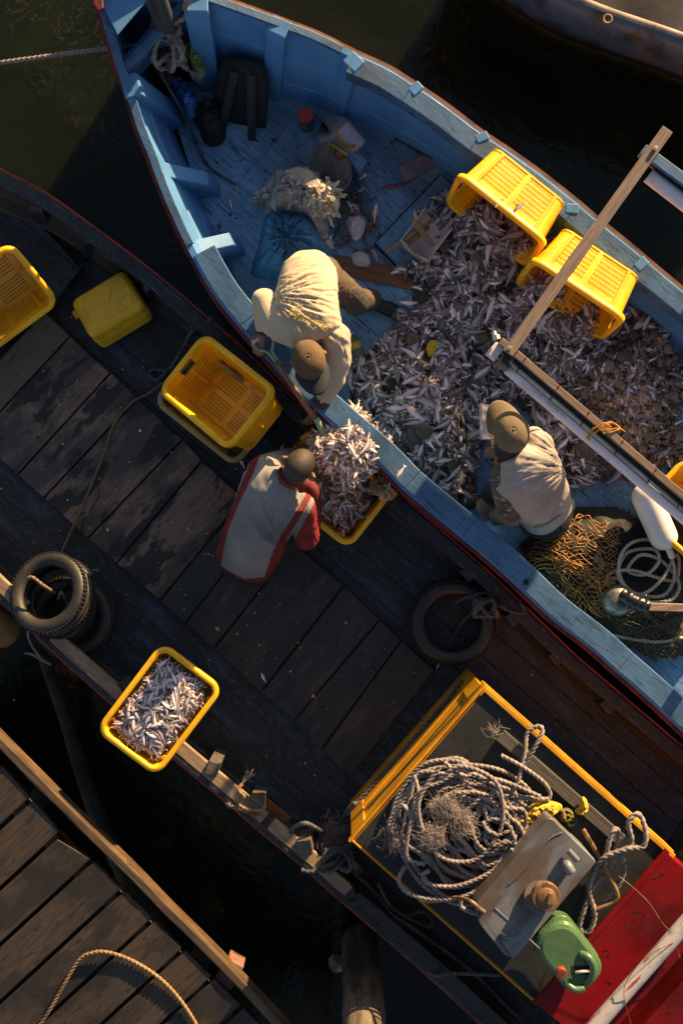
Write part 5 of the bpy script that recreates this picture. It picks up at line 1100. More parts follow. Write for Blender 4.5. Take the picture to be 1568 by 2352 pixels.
rope('rope', [P(*q) for q in ((352,120,.62),(362,150,.56),(372,175,.50),(395,215,.40),(420,258,.26),(440,300,.14),(458,345,BZ+.03),(478,380,BZ+.02),(505,402,BZ+.015),(542,424,BZ+.012))], .0075, M['roped'], 'thin dark rope running from the bow post down to the deck')
crumple('yellow green plastic bag hanging behind the bow rope knot', 'bag', 'plastic_bag', M['greenbag'], [(420,95),(440,88),(455,110),(465,140),(472,165),(462,182),(448,172),(440,150),(428,130)], .42, .05, 2, 18, .035)
crumple('bright blue plastic bag slumped under the bow post', 'bag', 'plastic_bag', M['bluebag2'], [(392,182),(412,178),(435,200),(450,230),(458,245),(448,268),(435,272),(425,250),(405,220)], .2, .10, 8, 14, .05)
crumple('dark red rag under the bow rope', 'rag', 'rag', M['redrag'], [(355,165),(375,150),(395,168),(392,195),(372,190),(358,180)], .34, .06, 4, 18, .04)
crumple('black crumpled bag on the blue deck beside the backpack', 'bag', 'cloth_bag', M['black'], [(442,262),(470,238),(490,235),(515,260),(520,300),(512,330),(485,338),(468,325),(455,295)], BZ, .17, 9, 9, .06)
# backpack leaning on the planking
bp = thing('backpack', 'black backpack standing against the blue planking with its straps showing', 'backpack', P(550,290,BZ))
top_c, bot_c = P(556,150,.52), P(545,300,BZ+.02); ux = Vector((1, -.18, 0)).normalized(); uv = (bot_c-top_c).normalized(); un = ux.cross(uv); un = un if un.z > 0 else -un
bk = lambda u, v, w_: top_c.lerp(bot_c, v) + ux*u + un*w_
rings = []
for i in range(13):
    v = i/12; hw = .145 + .03*math.sin(min(v*2.2, 1.5)) ; th = .02 + .10*math.sin(math.pi*min(1, v*.9+.12)); hw *= (.72 + .28*min(1, v*5))
    row = []
    for j in range(20):
        a = 2*math.pi*j/20; ca, sa = math.cos(a), math.sin(a); se = lambda x: math.copysign(abs(x)**.55, x)
        row.append(bk(hw*se(ca), v, -.06 + th*se(sa)*.6 + .008*vnoise((u := ca*2, v*6, 3), 1)))
    rings.append(row)
MB().loft(rings).build('body', M['black'], bp, smooth=True)
strapm = surf('strap_webbing', (.020, .022, .027), rough=.8, bump=(.4, .002, 300, U1))
for u0, u1, u2, e in ((-.035, -.065, -.10, .92), (.065, .085, .105, 1.12)):
    s_ = [bk(u0, .06, .03), bk((u0+u1)/2, .25, .055), bk(u1, .5, .06), bk((u1+u2)/2, .75, .045), bk(u2, e, .012)]
    pth = crom(s_, .02); mb = MB(); rings = []
    for p in pth: rings.append([p - ux*.028, p + ux*.028, p + ux*.026 + un*.012, p - ux*.026 + un*.012])
    mb.loft(rings); mb.build('shoulder_strap', strapm, bp, bevel=.004)
mb = MB(); mb.tube(crom([bk(-.02, .05, .02), bk(.015, .0, .04), bk(.05, .05, .02)], .01), .008, 8); mb.build('grab_handle', strapm, bp, smooth=True)
mb = MB(); mb.box(bk(-.075, .86, .03), (.035, .045, .012), Matrix((ux, uv, un)).transposed()); mb.build('buckle', M['blackplastic'], bp)
# jar with red lid
jr = thing('jar', 'clear jar with a red screw lid standing on the blue deck', 'jar', P(704,286,BZ)); jb_ = Vector((P(704,286,BZ).x, P(704,286,BZ).y, 0))
mb = MB(); mb.tube([jb_+Vector((0, 0, z_)) for z_ in (BZ+.002, BZ+.01, BZ+.13, BZ+.15, BZ+.16)], [.05, .054, .054, .05, .046], 24); mb.build('body', M['jar'], jr, smooth=True)
mb = MB(); mb.tube([jb_+Vector((0, 0, z_)) for z_ in (BZ+.155, BZ+.158, BZ+.185, BZ+.19)], [.050, .052, .052, .048], 28); mb.build('lid', M['redlid'], jr)
# bucket on its side with an orange handle
bu = thing('bucket', 'white bucket lying on its side with an orange tube over it', 'bucket', P(785,320,BZ))
a, b = P(818,350,BZ+.10), P(772,308,BZ+.115); mb = MB(); path = [a.lerp(b, t) for t in (0, .02, .3, .6, .95, .97, 1, .97, .5, .04)]
mb.tube(path, [.085, .09, .098, .105, .112, .118, .118, .108, .096, .082], 28); mb.build('body', M['bucket'], bu, smooth=True)
mb = MB(); mb.tube(crom([P(772,292,.31), P(775,312,.325), P(792,332,.32), P(816,334,.30)], .01), .009, 10); mb.build('handle', M['orangehose'], bu, smooth=True)
rope('tube', [P(*q) for q in ((745,328,.30),(762,332,.34),(785,348,.38),(800,356,.38))], .009, M['orangehose'], 'short orange tube between the bucket and the round lid', lobes=0)
# round lid leaning on a blue box
ld = thing('lid', 'big brown grey oval lid leaning against the small blue box', 'lid', P(765,400,BZ)); dc = P(760,384,.30); dnrm = Vector((-.42, -.20, .82)).normalized(); q3 = dnrm.to_track_quat('Z', 'Y').to_matrix(); la = Matrix.Rotation(math.radians(8), 3, 'Z')
long_ = (Vector((.55, -.83, 0)) - dnrm*Vector((.55, -.83, 0)).dot(dnrm)).normalized(); shrt = dnrm.cross(long_)
def lring(s_, z_): return [dc + long_*(.165*s_*math.cos(x)) + shrt*(.135*s_*math.sin(x)) + dnrm*z_ for x in np.linspace(0, 6.283, 40)[:-1]]
mb = MB(); mb.loft([lring(.97, -.02), lring(1.0, -.014), lring(1.0, .006), lring(.96, .010), lring(.9, .002), lring(.5, .004), lring(.05, .006)]); mb.build('plate', M['disc'], ld, smooth=False, bevel=.002)
mb = MB()
for s_ in (-1, 1): mb.tube([dc + long_*(s_*.02-.09) + shrt*.10 + dnrm*.008, dc + long_*(s_*.02+.05) - shrt*.11 + dnrm*.008], .004, 6)
mb.build('ridge', M['disc'], ld)
bx = thing('box', 'small pale blue wooden box with bolts beside the round lid', 'box', P(822,385,BZ))
mb = MB(); tq_ = [P(x, y, .42) for x, y in ((798,358),(818,344),(844,370),(826,396))]; mb.prism([dn(v, BZ) for v in tq_][::-1], tq_[::-1]); mb.build('body', M['bluerail'], bx, bevel=.006)
for x, y, z_ in ((836,400,.30), (832,430,.16)):
    mb = MB(); p = P(x, y, z_); mb.tube([p - Vector((.03, .03, 0)), p + Vector((.012, -.008, 0))], .009, 8); mb.tube([p, p + Vector((.012, -.008, 0))], .016, 6); mb.build('bolt', M['metal'], bx)
mb = MB(); mb.box(P(783,354,.36), (.06, .04, .04), Matrix.Rotation(.7, 3, 'Z')); mb.build('hinge', M['rust'], bx, bevel=.004)
# bags in the middle
crumple('cloudy plastic sack of rubbish behind the cream rag', 'bag', 'plastic_sack', M['clearbag'], [(612,420),(640,400),(690,385),(735,395),(752,430),(745,480),(755,530),(740,560),(700,520),(640,500),(606,490),(612,450)], BZ, .30, 11, 9, .07, n=40, strips=40)
mb = MB(); hc = P(700,412,.44); hn = Vector((-.25, .35, .9)).normalized(); hl = Vector((.80, -.6, 0)); hl = (hl - hn*hl.dot(hn)).normalized(); hs_ = hn.cross(hl)
mb.loft([[hc + hl*(.125*s_*math.cos(x)) + hs_*(.055*s_*math.sin(x)) + hn*z_ for x in np.linspace(0, 6.283, 32)[:-1]] for s_, z_ in ((.9, -.03), (1, -.025), (1, .02), (.9, .03), (.4, .034))])
solo(mb, 'float_disc', surf('tan_float', (.44, .34, .25), [((.14, .10, .07), 6, U1, .5, .6, 1), ((.55, .45, .36), 10, U1, .56, .66, 2)], rough=.55), 'tan round float lying on top of the cloudy sack', 'float', bevel=.004)
crumple('cream shaggy rag bunched on top of the sacks', 'rag', 'rag', M['towel'], [(690,455),(715,432),(745,428),(772,442),(780,470),(765,500),(735,498),(710,485),(690,470)], .34, .08, 21, 16, .05, strips=170)
crumple('grey plastic packet on the cream rag', 'packet', 'plastic_packet', surf('grey_packet', (.22, .20, .21), [((.4, .36, .33), 12, U1, .5, .6, 1), ((.08, .07, .07), 16, U1, .5, .6, 2)], rough=.25), [(700,452),(722,430),(760,462),(745,480)], .42, .03, 31, 20, .02)
crumple('big sheet of thin blue plastic netting slumped behind the bending man', 'sheet', 'plastic_sheet', M['bluebag'], [(612,497),(650,485),(720,490),(748,545),(770,600),(700,610),(655,650),(620,645),(578,630),(592,570)], BZ, .30, 14, 12, .055, n=40, radial=5)
def prawn(x, y, z_, L, yaw, curl, mat, label, group, name='prawn', r=.011):
    pts = []; d = 0; p = Vector((0, 0, 0)); a = -curl/2
    for i in range(9): pts.append(p.copy()); p = p + Vector((math.cos(a), math.sin(a), 0))*L/8; a += curl/8
    c = sum(pts, Vector())/9; Rz = Matrix.Rotation(yaw, 3, 'Z'); base = P(x, y, z_ + r)
    w_ = [base + Rz @ (q - c) for q in pts]; pth = crom(w_, L/26); n = len(pth); mb = MB()
    mb.tube(pth, [r*(.35 + .75*min(1, i/n*5))*(1 - .62*i/n)*(1 + .14*(1 if (i//2) % 2 else -1)) for i in range(n)], 8)
    e, d = pth[-1], (pth[-1]-pth[-3]).normalized(); s_ = Vector((-d.y, d.x, 0))
    mb.prism([e, e + d*.022 + s_*.014, e + d*.016, e + d*.022 - s_*.014], [v + Vector((0, 0, .003)) for v in (e, e + d*.022 + s_*.014, e + d*.016, e + d*.022 - s_*.014)])
    for k in range(4, n-4, 2):
        t = (pth[k+1]-pth[k-1]).normalized(); s_ = Vector((-t.y, t.x, 0))
        for sg in (-1, 1): mb.tube([pth[k], pth[k] + s_*sg*.016 - Vector((0, 0, .006))], .0014, 4)
    for sg in (-1, 1):
        f = (pth[0]-pth[2]).normalized(); s_ = Vector((-f.y, f.x, 0)); mb.tube(crom([pth[0], pth[0] + f*.03 + s_*sg*.01, pth[0] + f*.055 + s_*sg*.03], .012), .0012, 4)
    return solo(mb, name, mat, label, 'prawn', group, smooth=True, loc=base)
PR = 'brown prawns beside the sacks'; EE = 'dark mantis prawns beside the sacks'
for x, y, z_, L, yw, cu in ((800,540,.02,.14,.6,2.2),(820,520,.03,.15,-.8,1.6),(848,505,.02,.15,1.7,1.8),(842,548,.02,.14,-1.4,2.2),(780,560,.02,.13,.2,1.6),(810,500,.05,.13,2.6,1.4),(860,520,.02,.10,.9,2.0),(830,575,.01,.13,.1,1.5),(880,555,.0,.13,-.9,1.0),(890,570,.0,.12,.4,1.4),(790,600,.01,.12,.3,1.2)):
    prawn(x, y, BZ+z_, L, yw, cu, M['prawn'], 'curled brown prawn in the small heap beside the cream rag', PR)
for x, y, z_, L, yw, cu in ((800,455,.05,.20,.3,1.4),(830,470,.04,.20,-1.2,1.2),(790,480,.07,.18,-.5,1.6),(828,455,.05,.18,-.2,1.6),(775,520,.04,.18,1.4,1.2),(810,470,.08,.16,-1.0,.8)):
    prawn(x, y, BZ+z_, L, yw, cu, M['eel'], 'dark ridged mantis prawn lying between the round lid and the cream rag', EE, 'mantis_prawn', .013)
prawn(908,426, BZ, .16, .25, .3, surf('red_mantis', (.26, .07, .04), [((.12, .04, .03), 40, U1, .5, .6, 1)], rough=.4), 'reddish mantis prawn alone on the blue planks by the mauve board', None, 'mantis_prawn', .012)
crumple('white flat fish shining among the prawns', 'fish', 'flat_fish', M['whitefish'], [(795,510),(815,492),(838,505),(832,540),(812,552)], BZ+.06, .035, 41, 20, .012)
crumple('white flat fish lying on the orange brown board', 'fish', 'flat_fish', M['whitefish'], [(808,585),(830,577),(848,592),(845,612),(812,608)], BZ+.03, .03, 44, 20, .012)
fish_one(P(815,480,BZ+.09), .17, math.radians(-45), .2, .1, 0, 'big grey white fish lying across the dark mantis prawns', None)
mb = MB(); mb.bar(P(762,605,BZ+.014), P(950,645,BZ+.014), .125, .02); solo(mb, 'board', M['rustboard'], 'orange brown board on the blue deck below the prawns', 'board', bevel=.003)
mb = MB(); mb.bar(P(921,402,BZ+.012), P(996,363,BZ+.012), .105, .016); solo(mb, 'board', M['pinkboard'], 'mauve board with a hole lying on the blue deck by the hose', 'board', bevel=.003)
rope('hose', [P(*q) for q in ((905,318,BZ+.02),(935,330,BZ+.02),(970,352,BZ+.03),(1010,364,BZ+.05),(1045,362,BZ+.10),(1062,350,BZ+.16))], .0125, M['blackplastic'], 'black hose lying along the far planking behind the mauve board', lobes=0)
# scoop cut from a white can, with a wooden handle
sc_ = thing('scoop', 'scoop cut from a dirty white plastic can with a crossed wooden handle', 'scoop', P(972,545,BZ))
e0, e1 = P(925,535,BZ), P(1018,552,BZ); u_ = Vector((.80, -.60, 0)); v_ = Vector((.60, .80, 0)); c0 = P(975,552,BZ+.08); rings = []
for i in range(9):
    s_ = -0.13 + .26*i/8; row = []
    for j in range(13):
        a = math.pi*(-.08 + 1.16*j/12); row.append(c0 + v_*s_ + u_*(.105*-math.cos(a)) + Vector((0, 0, .125*(1-math.sin(a))**1.0 + .02)))
    rings.append(row)
mb = MB(); mb.loft(rings, closed=False); mb.loft([rings[0], [c0 - v_*.13 + (p - c0 + v_*.13)*.1 + Vector((0, 0, .09)) for p in rings[0]]], closed=False)
o = mb.build('shell', M['whiteplastic'], sc_, smooth=True); s_ = o.modifiers.new('thick', 'SOLIDIFY'); s_.thickness = .005
mb = MB(); mb.tube([P(885,580,BZ+.22), P(1000,500,BZ+.23)], .0125, 12); mb.build('handle', M['shaft'], sc_, smooth=True)
mb = MB(); mb.bar(P(945,502,BZ+.25), P(995,565,BZ+.22), .035, .018); mb.build('crosspiece', M['shaft'], sc_, bevel=.003)
mb = MB(); mb.bar(P(938,560,BZ+.19), P(985,520,BZ+.20), .03, .015); mb.build('brace', M['shaft'], sc_, bevel=.003)
crumple('torn dusty orange plastic bag caught on the corner of the crate being filled', 'bag', 'plastic_bag', surf('orange_plastic_scrap', (.40, .22, .07), [((.55, .38, .22), 8, U1, .48, .62, 1)], rough=.45, bump=(.8, .01, 24, U1)), [(848,1112),(862,1100),(885,1112),(912,1128),(905,1145),(890,1150),(880,1142),(862,1136)], .36, .05, 61, 20, .035, strips=30)
crumple('crumpled white plastic scrap by the foot of the blue sheet', 'bag', 'plastic_bag', M['whiteplastic'], [(735,560),(752,548),(768,560),(762,580),(742,582)], BZ, .06, 71, 20, .04, strips=14)
crumple('small pale plastic scrap beside the cloudy sack on the bow side', 'bag', 'plastic_bag', M['clearbag'], [(590,455),(605,440),(622,452),(618,478),(600,482)], BZ, .07, 73, 20, .04, strips=14)
# packet, bottle, dustpan
crumple('small yellow printed packet among the fish', 'packet', 'snack_packet', M['packet'], [(978,800),(988,782),(1004,784),(998,812),(985,820)], BZ+.16, .02, 51, 24, .01)
bt = thing('bottle', 'clear green plastic bottle lying on the deck at the left edge of the fish heap', 'bottle', P(815,795,BZ)); mb = MB(); a, b = P(806,768,BZ+.04), P(828,822,BZ+.04)
mb.tube([a.lerp(b, t) for t in (0, .04, .12, .3, .8, .97, 1)], [.012, .014, .03, .034, .034, .032, .02], 18); mb.build('body', M['greenpet'], bt, smooth=True)
mb = MB(); mb.tube([a.lerp(b, -.06), a.lerp(b, .03)], .015, 12); mb.build('cap', M['whiteplastic'], bt)
mb = MB(); mb.tube([a.lerp(b, .35), a.lerp(b, .62)], .0355, 18); mb.build('paper_label', M['packet'], bt, smooth=True)
dp = thing('scoop', 'white plastic dustpan held in front of the seated man in the tan cap', 'scoop', P(1120,975,BZ+.12))
pq = [P(1102,928,BZ+.22), P(1152,930,BZ+.22), P(1150,1008,BZ+.25), P(1104,1008,BZ+.25)]
mb = MB(); mb.prism([v - Vector((0, 0, .006)) for v in pq][::-1], pq[::-1]); mb.build('pan', M['whiteplastic'], dp)
for a, b in ((0, 3), (3, 2)):
    mb = MB(); mb.bar(pq[a] + Vector((0, 0, .012)), pq[b] + Vector((0, 0, .012)), .016, .04); mb.build('pan_rim', M['whiteplastic'], dp, bevel=.004)
mb = MB(); mb.tube([P(1128,1004,BZ+.26), P(1136,1040,BZ+.34), P(1146,1090,BZ+.42)], .016, 12); mb.build('handle', M['shaft'], dp, smooth=True)
# ------------------------------------------------------------ boom over the deck
BMZ = 1.15
bm_ = thing('lamp_boom', 'long boom of brown timber, tube lamp and pinkish pipe reaching over the fish', 'boom', P(1400,1000,BMZ))
d0, d1 = Vector((1150,802)), Vector((1700,1270)); dv = (d1-d0).normalized(); pv = Vector((dv.y, -dv.x))   # pv points up right on the plan
ln = lambda s_, o, z_=BMZ: P(*(d0 + dv*s_ + pv*o), z_)
mb = MB(); mb.bar(ln(-14, 12.5), ln(860, 12.5), .041, .06); mb.build('timber', M['timber2'], bm_, bevel=.003)
mb = MB(); mb.bar(ln(-4, -1, BMZ-.02), ln(860, -1, BMZ-.02), .026, .03); mb.build('gap_shade_bar', M['blackplastic'], bm_, bevel=.006)  # black bar stands for the shaded gap between timber and lamp
mb = MB(); mb.tube([ln(34+8*i, -10.5, BMZ-.008) for i in range(100)], .0115, 14); mb.build('tube_lamp', surf('old_lamp_tube', (.55, .47, .38), [((.34, .27, .2), 3, U1, .45, .62, 1)], rough=.25), bm_, smooth=True)
rings = []
for s_ in np.linspace(40, 860, 40):
    row = []
    for j in range(9):
        a = math.pi*j/8; row.append(ln(s_, -24.5) + Vector((pv.x, -pv.y, 0))*(.027*math.cos(a)) + Vector((0, 0, -.03 + .027*math.sin(a))))
    rings.append(row)
mb = MB(); mb.loft(rings, closed=False); o = mb.build('pipe_trough', M['pvc'], bm_, smooth=True); s_ = o.modifiers.new('thick', 'SOLIDIFY'); s_.thickness = .004
mb = MB(); mb.bar(ln(-20, -14, BMZ-.03), ln(6, -14, BMZ-.03), .085, .06); mb.build('end_block', M['pvc'], bm_, bevel=.004)
mb = MB(); mb.bar(ln(12, -22, BMZ), ln(38, -22, BMZ), .055, .07); mb.build('end_block', M['timber2'], bm_, bevel=.004)
mb = MB(); mb.tube([ln(-22, 11, BMZ+.03), ln(-40, 20, BMZ+.03)], .012, 10); mb.tube([ln(-22, 11, BMZ+.03), ln(-30, 17, BMZ+.03)], .02, 8); mb.build('bolt', M['whiteplastic'], bm_)
for s_ in (58, 158, 250, 352, 452, 540, 640):
    mb = MB(); mb.tube(crom([ln(s_-2, 21.5, BMZ+.0), ln(s_-2, 21, BMZ+.034), ln(s_, 0, BMZ+.012), ln(s_+2, -10, BMZ+.012), ln(s_+3, -16.5, BMZ+.004)], .012), .0038, 6); mb.build('cable_tie', M['blackplastic'], bm_)
mb = MB()
for k in range(9): mb.tube(crom([ln(14+2.6*k, 8, BMZ+.034), ln(16+2.6*k, -4, BMZ+.03), ln(18+2.6*k, -16, BMZ+.04), ln(18+2.6*k, -27, BMZ+.02)], .01), .0045, 6)
mb.build('black_lashing', M['blackplastic'], bm_, smooth=True)
mb = MB()
for k in range(5):
    j = [random.uniform(-8, 8) for _ in range(8)]; mb.tube(crom([ln(285+j[0], -30, BMZ+.02), ln(282+j[1], -5, BMZ+.04), ln(292+j[2], 22, BMZ+.05), ln(305+j[3], 26, BMZ+.05), ln(296+j[4], 5, BMZ+.045), ln(310+2*j[5], 34, BMZ+.03), ln(328+2*j[6], 40, BMZ+.0)], .012), .0032, 5)
mb.build('yellow_twine', M['orangehose'], bm_)
txt = bpy.data.curves.new('pipe_print', 'FONT'); txt.body = 'PAIP UPVC BS 4514  230 U5 V'; txt.size = .019
to = bpy.data.objects.new('tmp', txt); COL.objects.link(to); dg = bpy.context.evaluated_depsgraph_get(); tme = bpy.data.meshes.new_from_object(to.evaluated_get(dg)); bpy.data.objects.remove(to)
xv = Vector((-dv.x, dv.y, 0)); yv = Vector((-pv.x, pv.y, 0)); org = ln(215, -20, BMZ+.002)
for v in tme.vertices: off = xv*v.co.x + yv*v.co.y; v.co = org + off - bm_.location + Vector((0, 0, -.008*max(0, (v.co.y-.012))/.02))
tme.materials.append(M['ink']); tme.name = 'pipe_print'; link(bpy.data.objects.new('pipe_print', tme), bm_)
mb = MB(); pe = ln(850, 10); mb.tube([Vector((pe.x, pe.y, z_)) for z_ in (BZ, .4, .8, BMZ)], .04, 12); mb.build('support_post', M['timber'], bm_)
b2 = thing('lamp_boom', 'short boom of blue timber and pink pipe at the upper end of the plank', 'boom', P(1560,400,BMZ))
mb = MB(); mb.bar(P(1472,346,BMZ), P(1760,558,BMZ), .06, .07); mb.build('timber', M['bluerail'], b2, bevel=.003)
mb = MB(); mb.bar(P(1490,372,BMZ-.01), P(1750,563,BMZ-.01), .035, .03); mb.build('gap_shade_bar', M['tape'], b2)  # black bar standing for the dark gap beside the pipe
rings = []; a_, b_2 = Vector((1492,398)), Vector((1752,600)); dv2 = (b_2-a_).normalized(); pv2 = Vector((dv2.y, -dv2.x))
for s_ in np.linspace(0, 320, 20):
    rings.append([P(*(a_ + dv2*s_), BMZ) + Vector((pv2.x, -pv2.y, 0))*(.045*math.cos(math.pi*j/8)) + Vector((0, 0, -.04 + .04*math.sin(math.pi*j/8))) for j in range(9)])
mb = MB(); mb.loft(rings, closed=False); o = mb.build('pipe_trough', M['pvc'], b2, smooth=True); s_ = o.modifiers.new('thick', 'SOLIDIFY'); s_.thickness = .004
pe = P(1740,550,BMZ); mb = MB(); mb.tube([Vector((pe.x, pe.y, z_)) for z_ in (.4, .8, BMZ)], .04, 12); mb.build('support_post', M['timber'], b2)
ck = thing('plank', 'long grey brown plank bolted across both booms over the right hand crate', 'plank', P(1340,560,BMZ+.05))
mb = MB(); mb.bar(P(1165,812,BMZ+.052), P(1531,298,BMZ+.052), .066, .03); mb.build('board', M['timber'], ck, bevel=.003)
for x, y in ((1190,800), (1502,343)):
    x, y = (1168+.0, 802) if x == 1190 else (x, y); mb = MB(); p = P(x, y, BMZ+.066); mb.tube([p, p + Vector((0, 0, .018))], .014, 6); mb.build('bolt', M['metal'], ck, bevel=.002)
# fender, coil of cream rope, lamp, nets
mb = MB(); mb.cap(P(1482,1142,.40), .088, P(1522,1232,.36), .088, 28); mb.tube(crom([P(1530,1252,.36), P(1538,1268,.35), P(1542,1280,.34)], .01), .022, 12)
solo(mb, 'fender', M['fender'], 'smooth white plastic fender lying on the nets by the boom', 'fender', smooth=True)
cr = [(1548,1275),(1520,1330),(1470,1365),(1430,1340),(1420,1290),(1445,1250),(1490,1240),(1530,1262),(1548,1320),(1520,1368),(1450,1360),(1418,1320),(1440,1270),(1500,1262),(1512,1290),(1480,1320),(1440,1310),(1470,1275),(1520,1290),(1558,1340),(1540,1378),(1480,1382),(1430,1368),(1395,1345),(1400,1318),(1450,1310),(1520,1330),(1552,1330),(1558,1290),(1552,1272)]
rope('rope_coil', [P(x, y, .26 + .022*math.sin(i*1.9) + .03*(i % 3)/3) for i, (x, y) in enumerate(cr)], .0095, M['ropewhite'], 'cream rope in loose loops tied to the white fender', pitch=.045, step=.012)
rope('rope', [P(*q) for q in ((1420,1330,.24),(1370,1328,.24),(1318,1340,.22),(1293,1370,.22),(1300,1402,.22),(1340,1435,.24),(1420,1462,.24),(1500,1474,.24),(1550,1468,.24),(1620,1450,.22))], .0085, M['ropewhite'], 'cream rope sweeping round the net and lamp in a wide loop', pitch=.045, step=.012)
lp = thing('deck_lamp', 'dull metal lamp shade lashed with black tape to a wooden stick', 'lamp', P(1440,1380,.2))
lc = P(1416,1374,.36); lnrm = Vector((-.25, .30, .9)).normalized(); lq = lnrm.to_track_quat('Z', 'Y').to_matrix(); mb = MB()
mb.loft([[lc + lq @ Vector((r*math.cos(x), r*math.sin(x), z_)) for x in np.linspace(0, 6.283, 40)[:-1]] for r, z_ in ((.100, -.06), (.104, -.058), (.098, -.03), (.08, .0), (.05, .02), (.03, .028))])
mb.build('shade', surf('dull_lamp_metal', (.26, .235, .215), [((.15, .12, .10), 9, U1, .5, .62, 1)], rough=.38, metal=.7), lp, smooth=True)
mb = MB(); mb.bar(P(1436,1392,.42), P(1640,1398,.40), .05, .028); mb.build('stick', surf('pale_stick', (.36, .25, .19), [((.20, .13, .10), 7, (1, 8, 4), .42, .6, 1)], rough=.6), lp, bevel=.003)
pth = crom([P(1428,1366,.42), P(1445,1376,.45), P(1462,1385,.45), P(1482,1392,.43)], .01); n = len(pth); mb = MB(); mb.tube(pth, [(.045 + .006*math.sin(i*1.7)) for i in range(n)], 14); mb.build('tape', M['tape'], lp, smooth=True)
def netz(x, y):
    b = sum(h*math.exp(-(((x-a)**2+(y-c)**2)/(r*r*.6))) for a, c, r, h in ((1300,1260,90,.13),(1380,1230,70,.12),(1440,1210,60,.10),(1270,1330,70,.08),(1380,1340,90,.12),(1460,1430,100,.13),(1520,1330,90,.10),(1540,1480,80,.08),(1380,1430,70,.07),(1560,1260,60,.08)))
    return b
npoly = [(1185,1255),(1215,1225),(1260,1205),(1310,1165),(1370,1158),(1430,1165),(1470,1190),(1560,1170),(1660,1200),(1660,1500),(1570,1510),(1500,1520),(1440,1490),(1400,1470),(1350,1420),(1310,1385),(1255,1330),(1205,1290)]
def inpoly(x, y, pl_):
    r = False
    for i in range(len(pl_)):
        (x1, y1), (x2, y2) = pl_[i-1], pl_[i]
        if (y1 > y) != (y2 > y) and x < (x2-x1)*(y-y1)/(y2-y1)+x1: r = not r
    return r
hp = Heap()
xs, ys = list(range(1176, 1680, 6)), list(range(1140, 1540, 6)); idx = {}; vs, fs = [], []
for iy, y in enumerate(ys):
    for ixx, x in enumerate(xs):
        if not inpoly(x, y, npoly): continue
        p = P(x, y, BZ + .02 + netz(x, y)); p.z += .03*abs(vnoise((p.x*7, p.y*7, 2), 1)) + .02*vnoise((p.x*16, p.y*16, 5), 1); idx[(ixx, iy)] = len(vs); vs.append(tuple(p))
for (a, b), i in idx.items():
    q = [idx.get((a, b)), idx.get((a, b+1)), idx.get((a+1, b+1)), idx.get((a+1, b))]
    if None not in q: fs.append(tuple(q))
mb = MB(); mb.add(vs, fs); solo(mb, 'fishing_net', M['darknet'], 'dark fine meshed net heaped on the deck behind the seated man', 'net', smooth=True, loc=P(1400,1330,BZ))
def twine(name, mat, quad, nu, nv, r, label, seed, lift=.03):
    "knotted twine net: zigzag strands over the heap"
    A, B, C, D = [Vector(q) for q in quad]; mb = MB()
    def pt(u, v):
        q = A.lerp(B, u).lerp(D.lerp(C, u), v); k = 20*vnoise((u*3.1, v*3.1, seed), 1); l = 20*vnoise((u*3.1, v*3.1, seed+7), 1)
        x, y = q.x + k + 9*vnoise((u*9, v*9, seed+3), 1), q.y + l + 9*vnoise((u*9, v*9, seed+5), 1)
        p = P(x, y, BZ + .035 + lift + netz(x, y)); p.z += .05*abs(vnoise((u*5, v*5, seed+1), 1)) + .02*vnoise((u*13, v*13, seed+2), 1); return p
    for i in range(nu):
        pth = [pt(min(1, max(0, (i + (.5 if (i+j) % 2 else -.5) + .5)/nu)), j/nv) for j in range(nv+1)]
        mb.tube(pth, r, 4)
    return solo(mb, name, mat, label, 'net', loc=P(*((A+C)/2), BZ))
twine('twine_net', M['orangenet'], ((1268,1178),(1425,1205),(1415,1345),(1190,1300)), 19, 30, .0032, 'heap of orange twine net over the dark net behind the seated man', 3, .05)
twine('twine_net', M['orangenet'], ((1270,1275),(1410,1300),(1400,1420),(1295,1390)), 15, 24, .0030, 'second fold of orange twine net beside the lamp shade', 15, .03)
twine('twine_net', M['olivenet'], ((1185,1262),(1300,1250),(1450,1450),(1270,1360)), 16, 30, .0023, 'thin olive twine net spread along the blue rail', 22, .02)
twine('twine_net', M['olivenet'], ((1400,1390),(1580,1400),(1560,1520),(1430,1500)), 22, 26, .0023, 'olive twine net trailing below the lamp to the lower rail', 31, .03)
rope('rope', [P(*q) for q in ((1360,1245,.32),(1375,1265,.32),(1365,1285,.30),(1382,1290,.30),(1372,1330,.25),(1378,1350,.22),(1392,1360,.22))], .012, M['rope'], 'knotted grey rope on top of the orange twine net', pitch=.06)
mb = MB(); mb.cap(P(1325,1437,.40), .022, P(1345,1448,.40), .022, 12); solo(mb, 'cork_float', M['greywood'], 'small brown cork float on the blue rail', 'float', smooth=True)
mb = MB(); mb.tube([P(1207,1337,zblue(1207,1337)+.007), P(1207,1337,zblue(1207,1337)+.012)], .018, 16); o = mb.build('scupper_hole', M['blackmat'], blue)
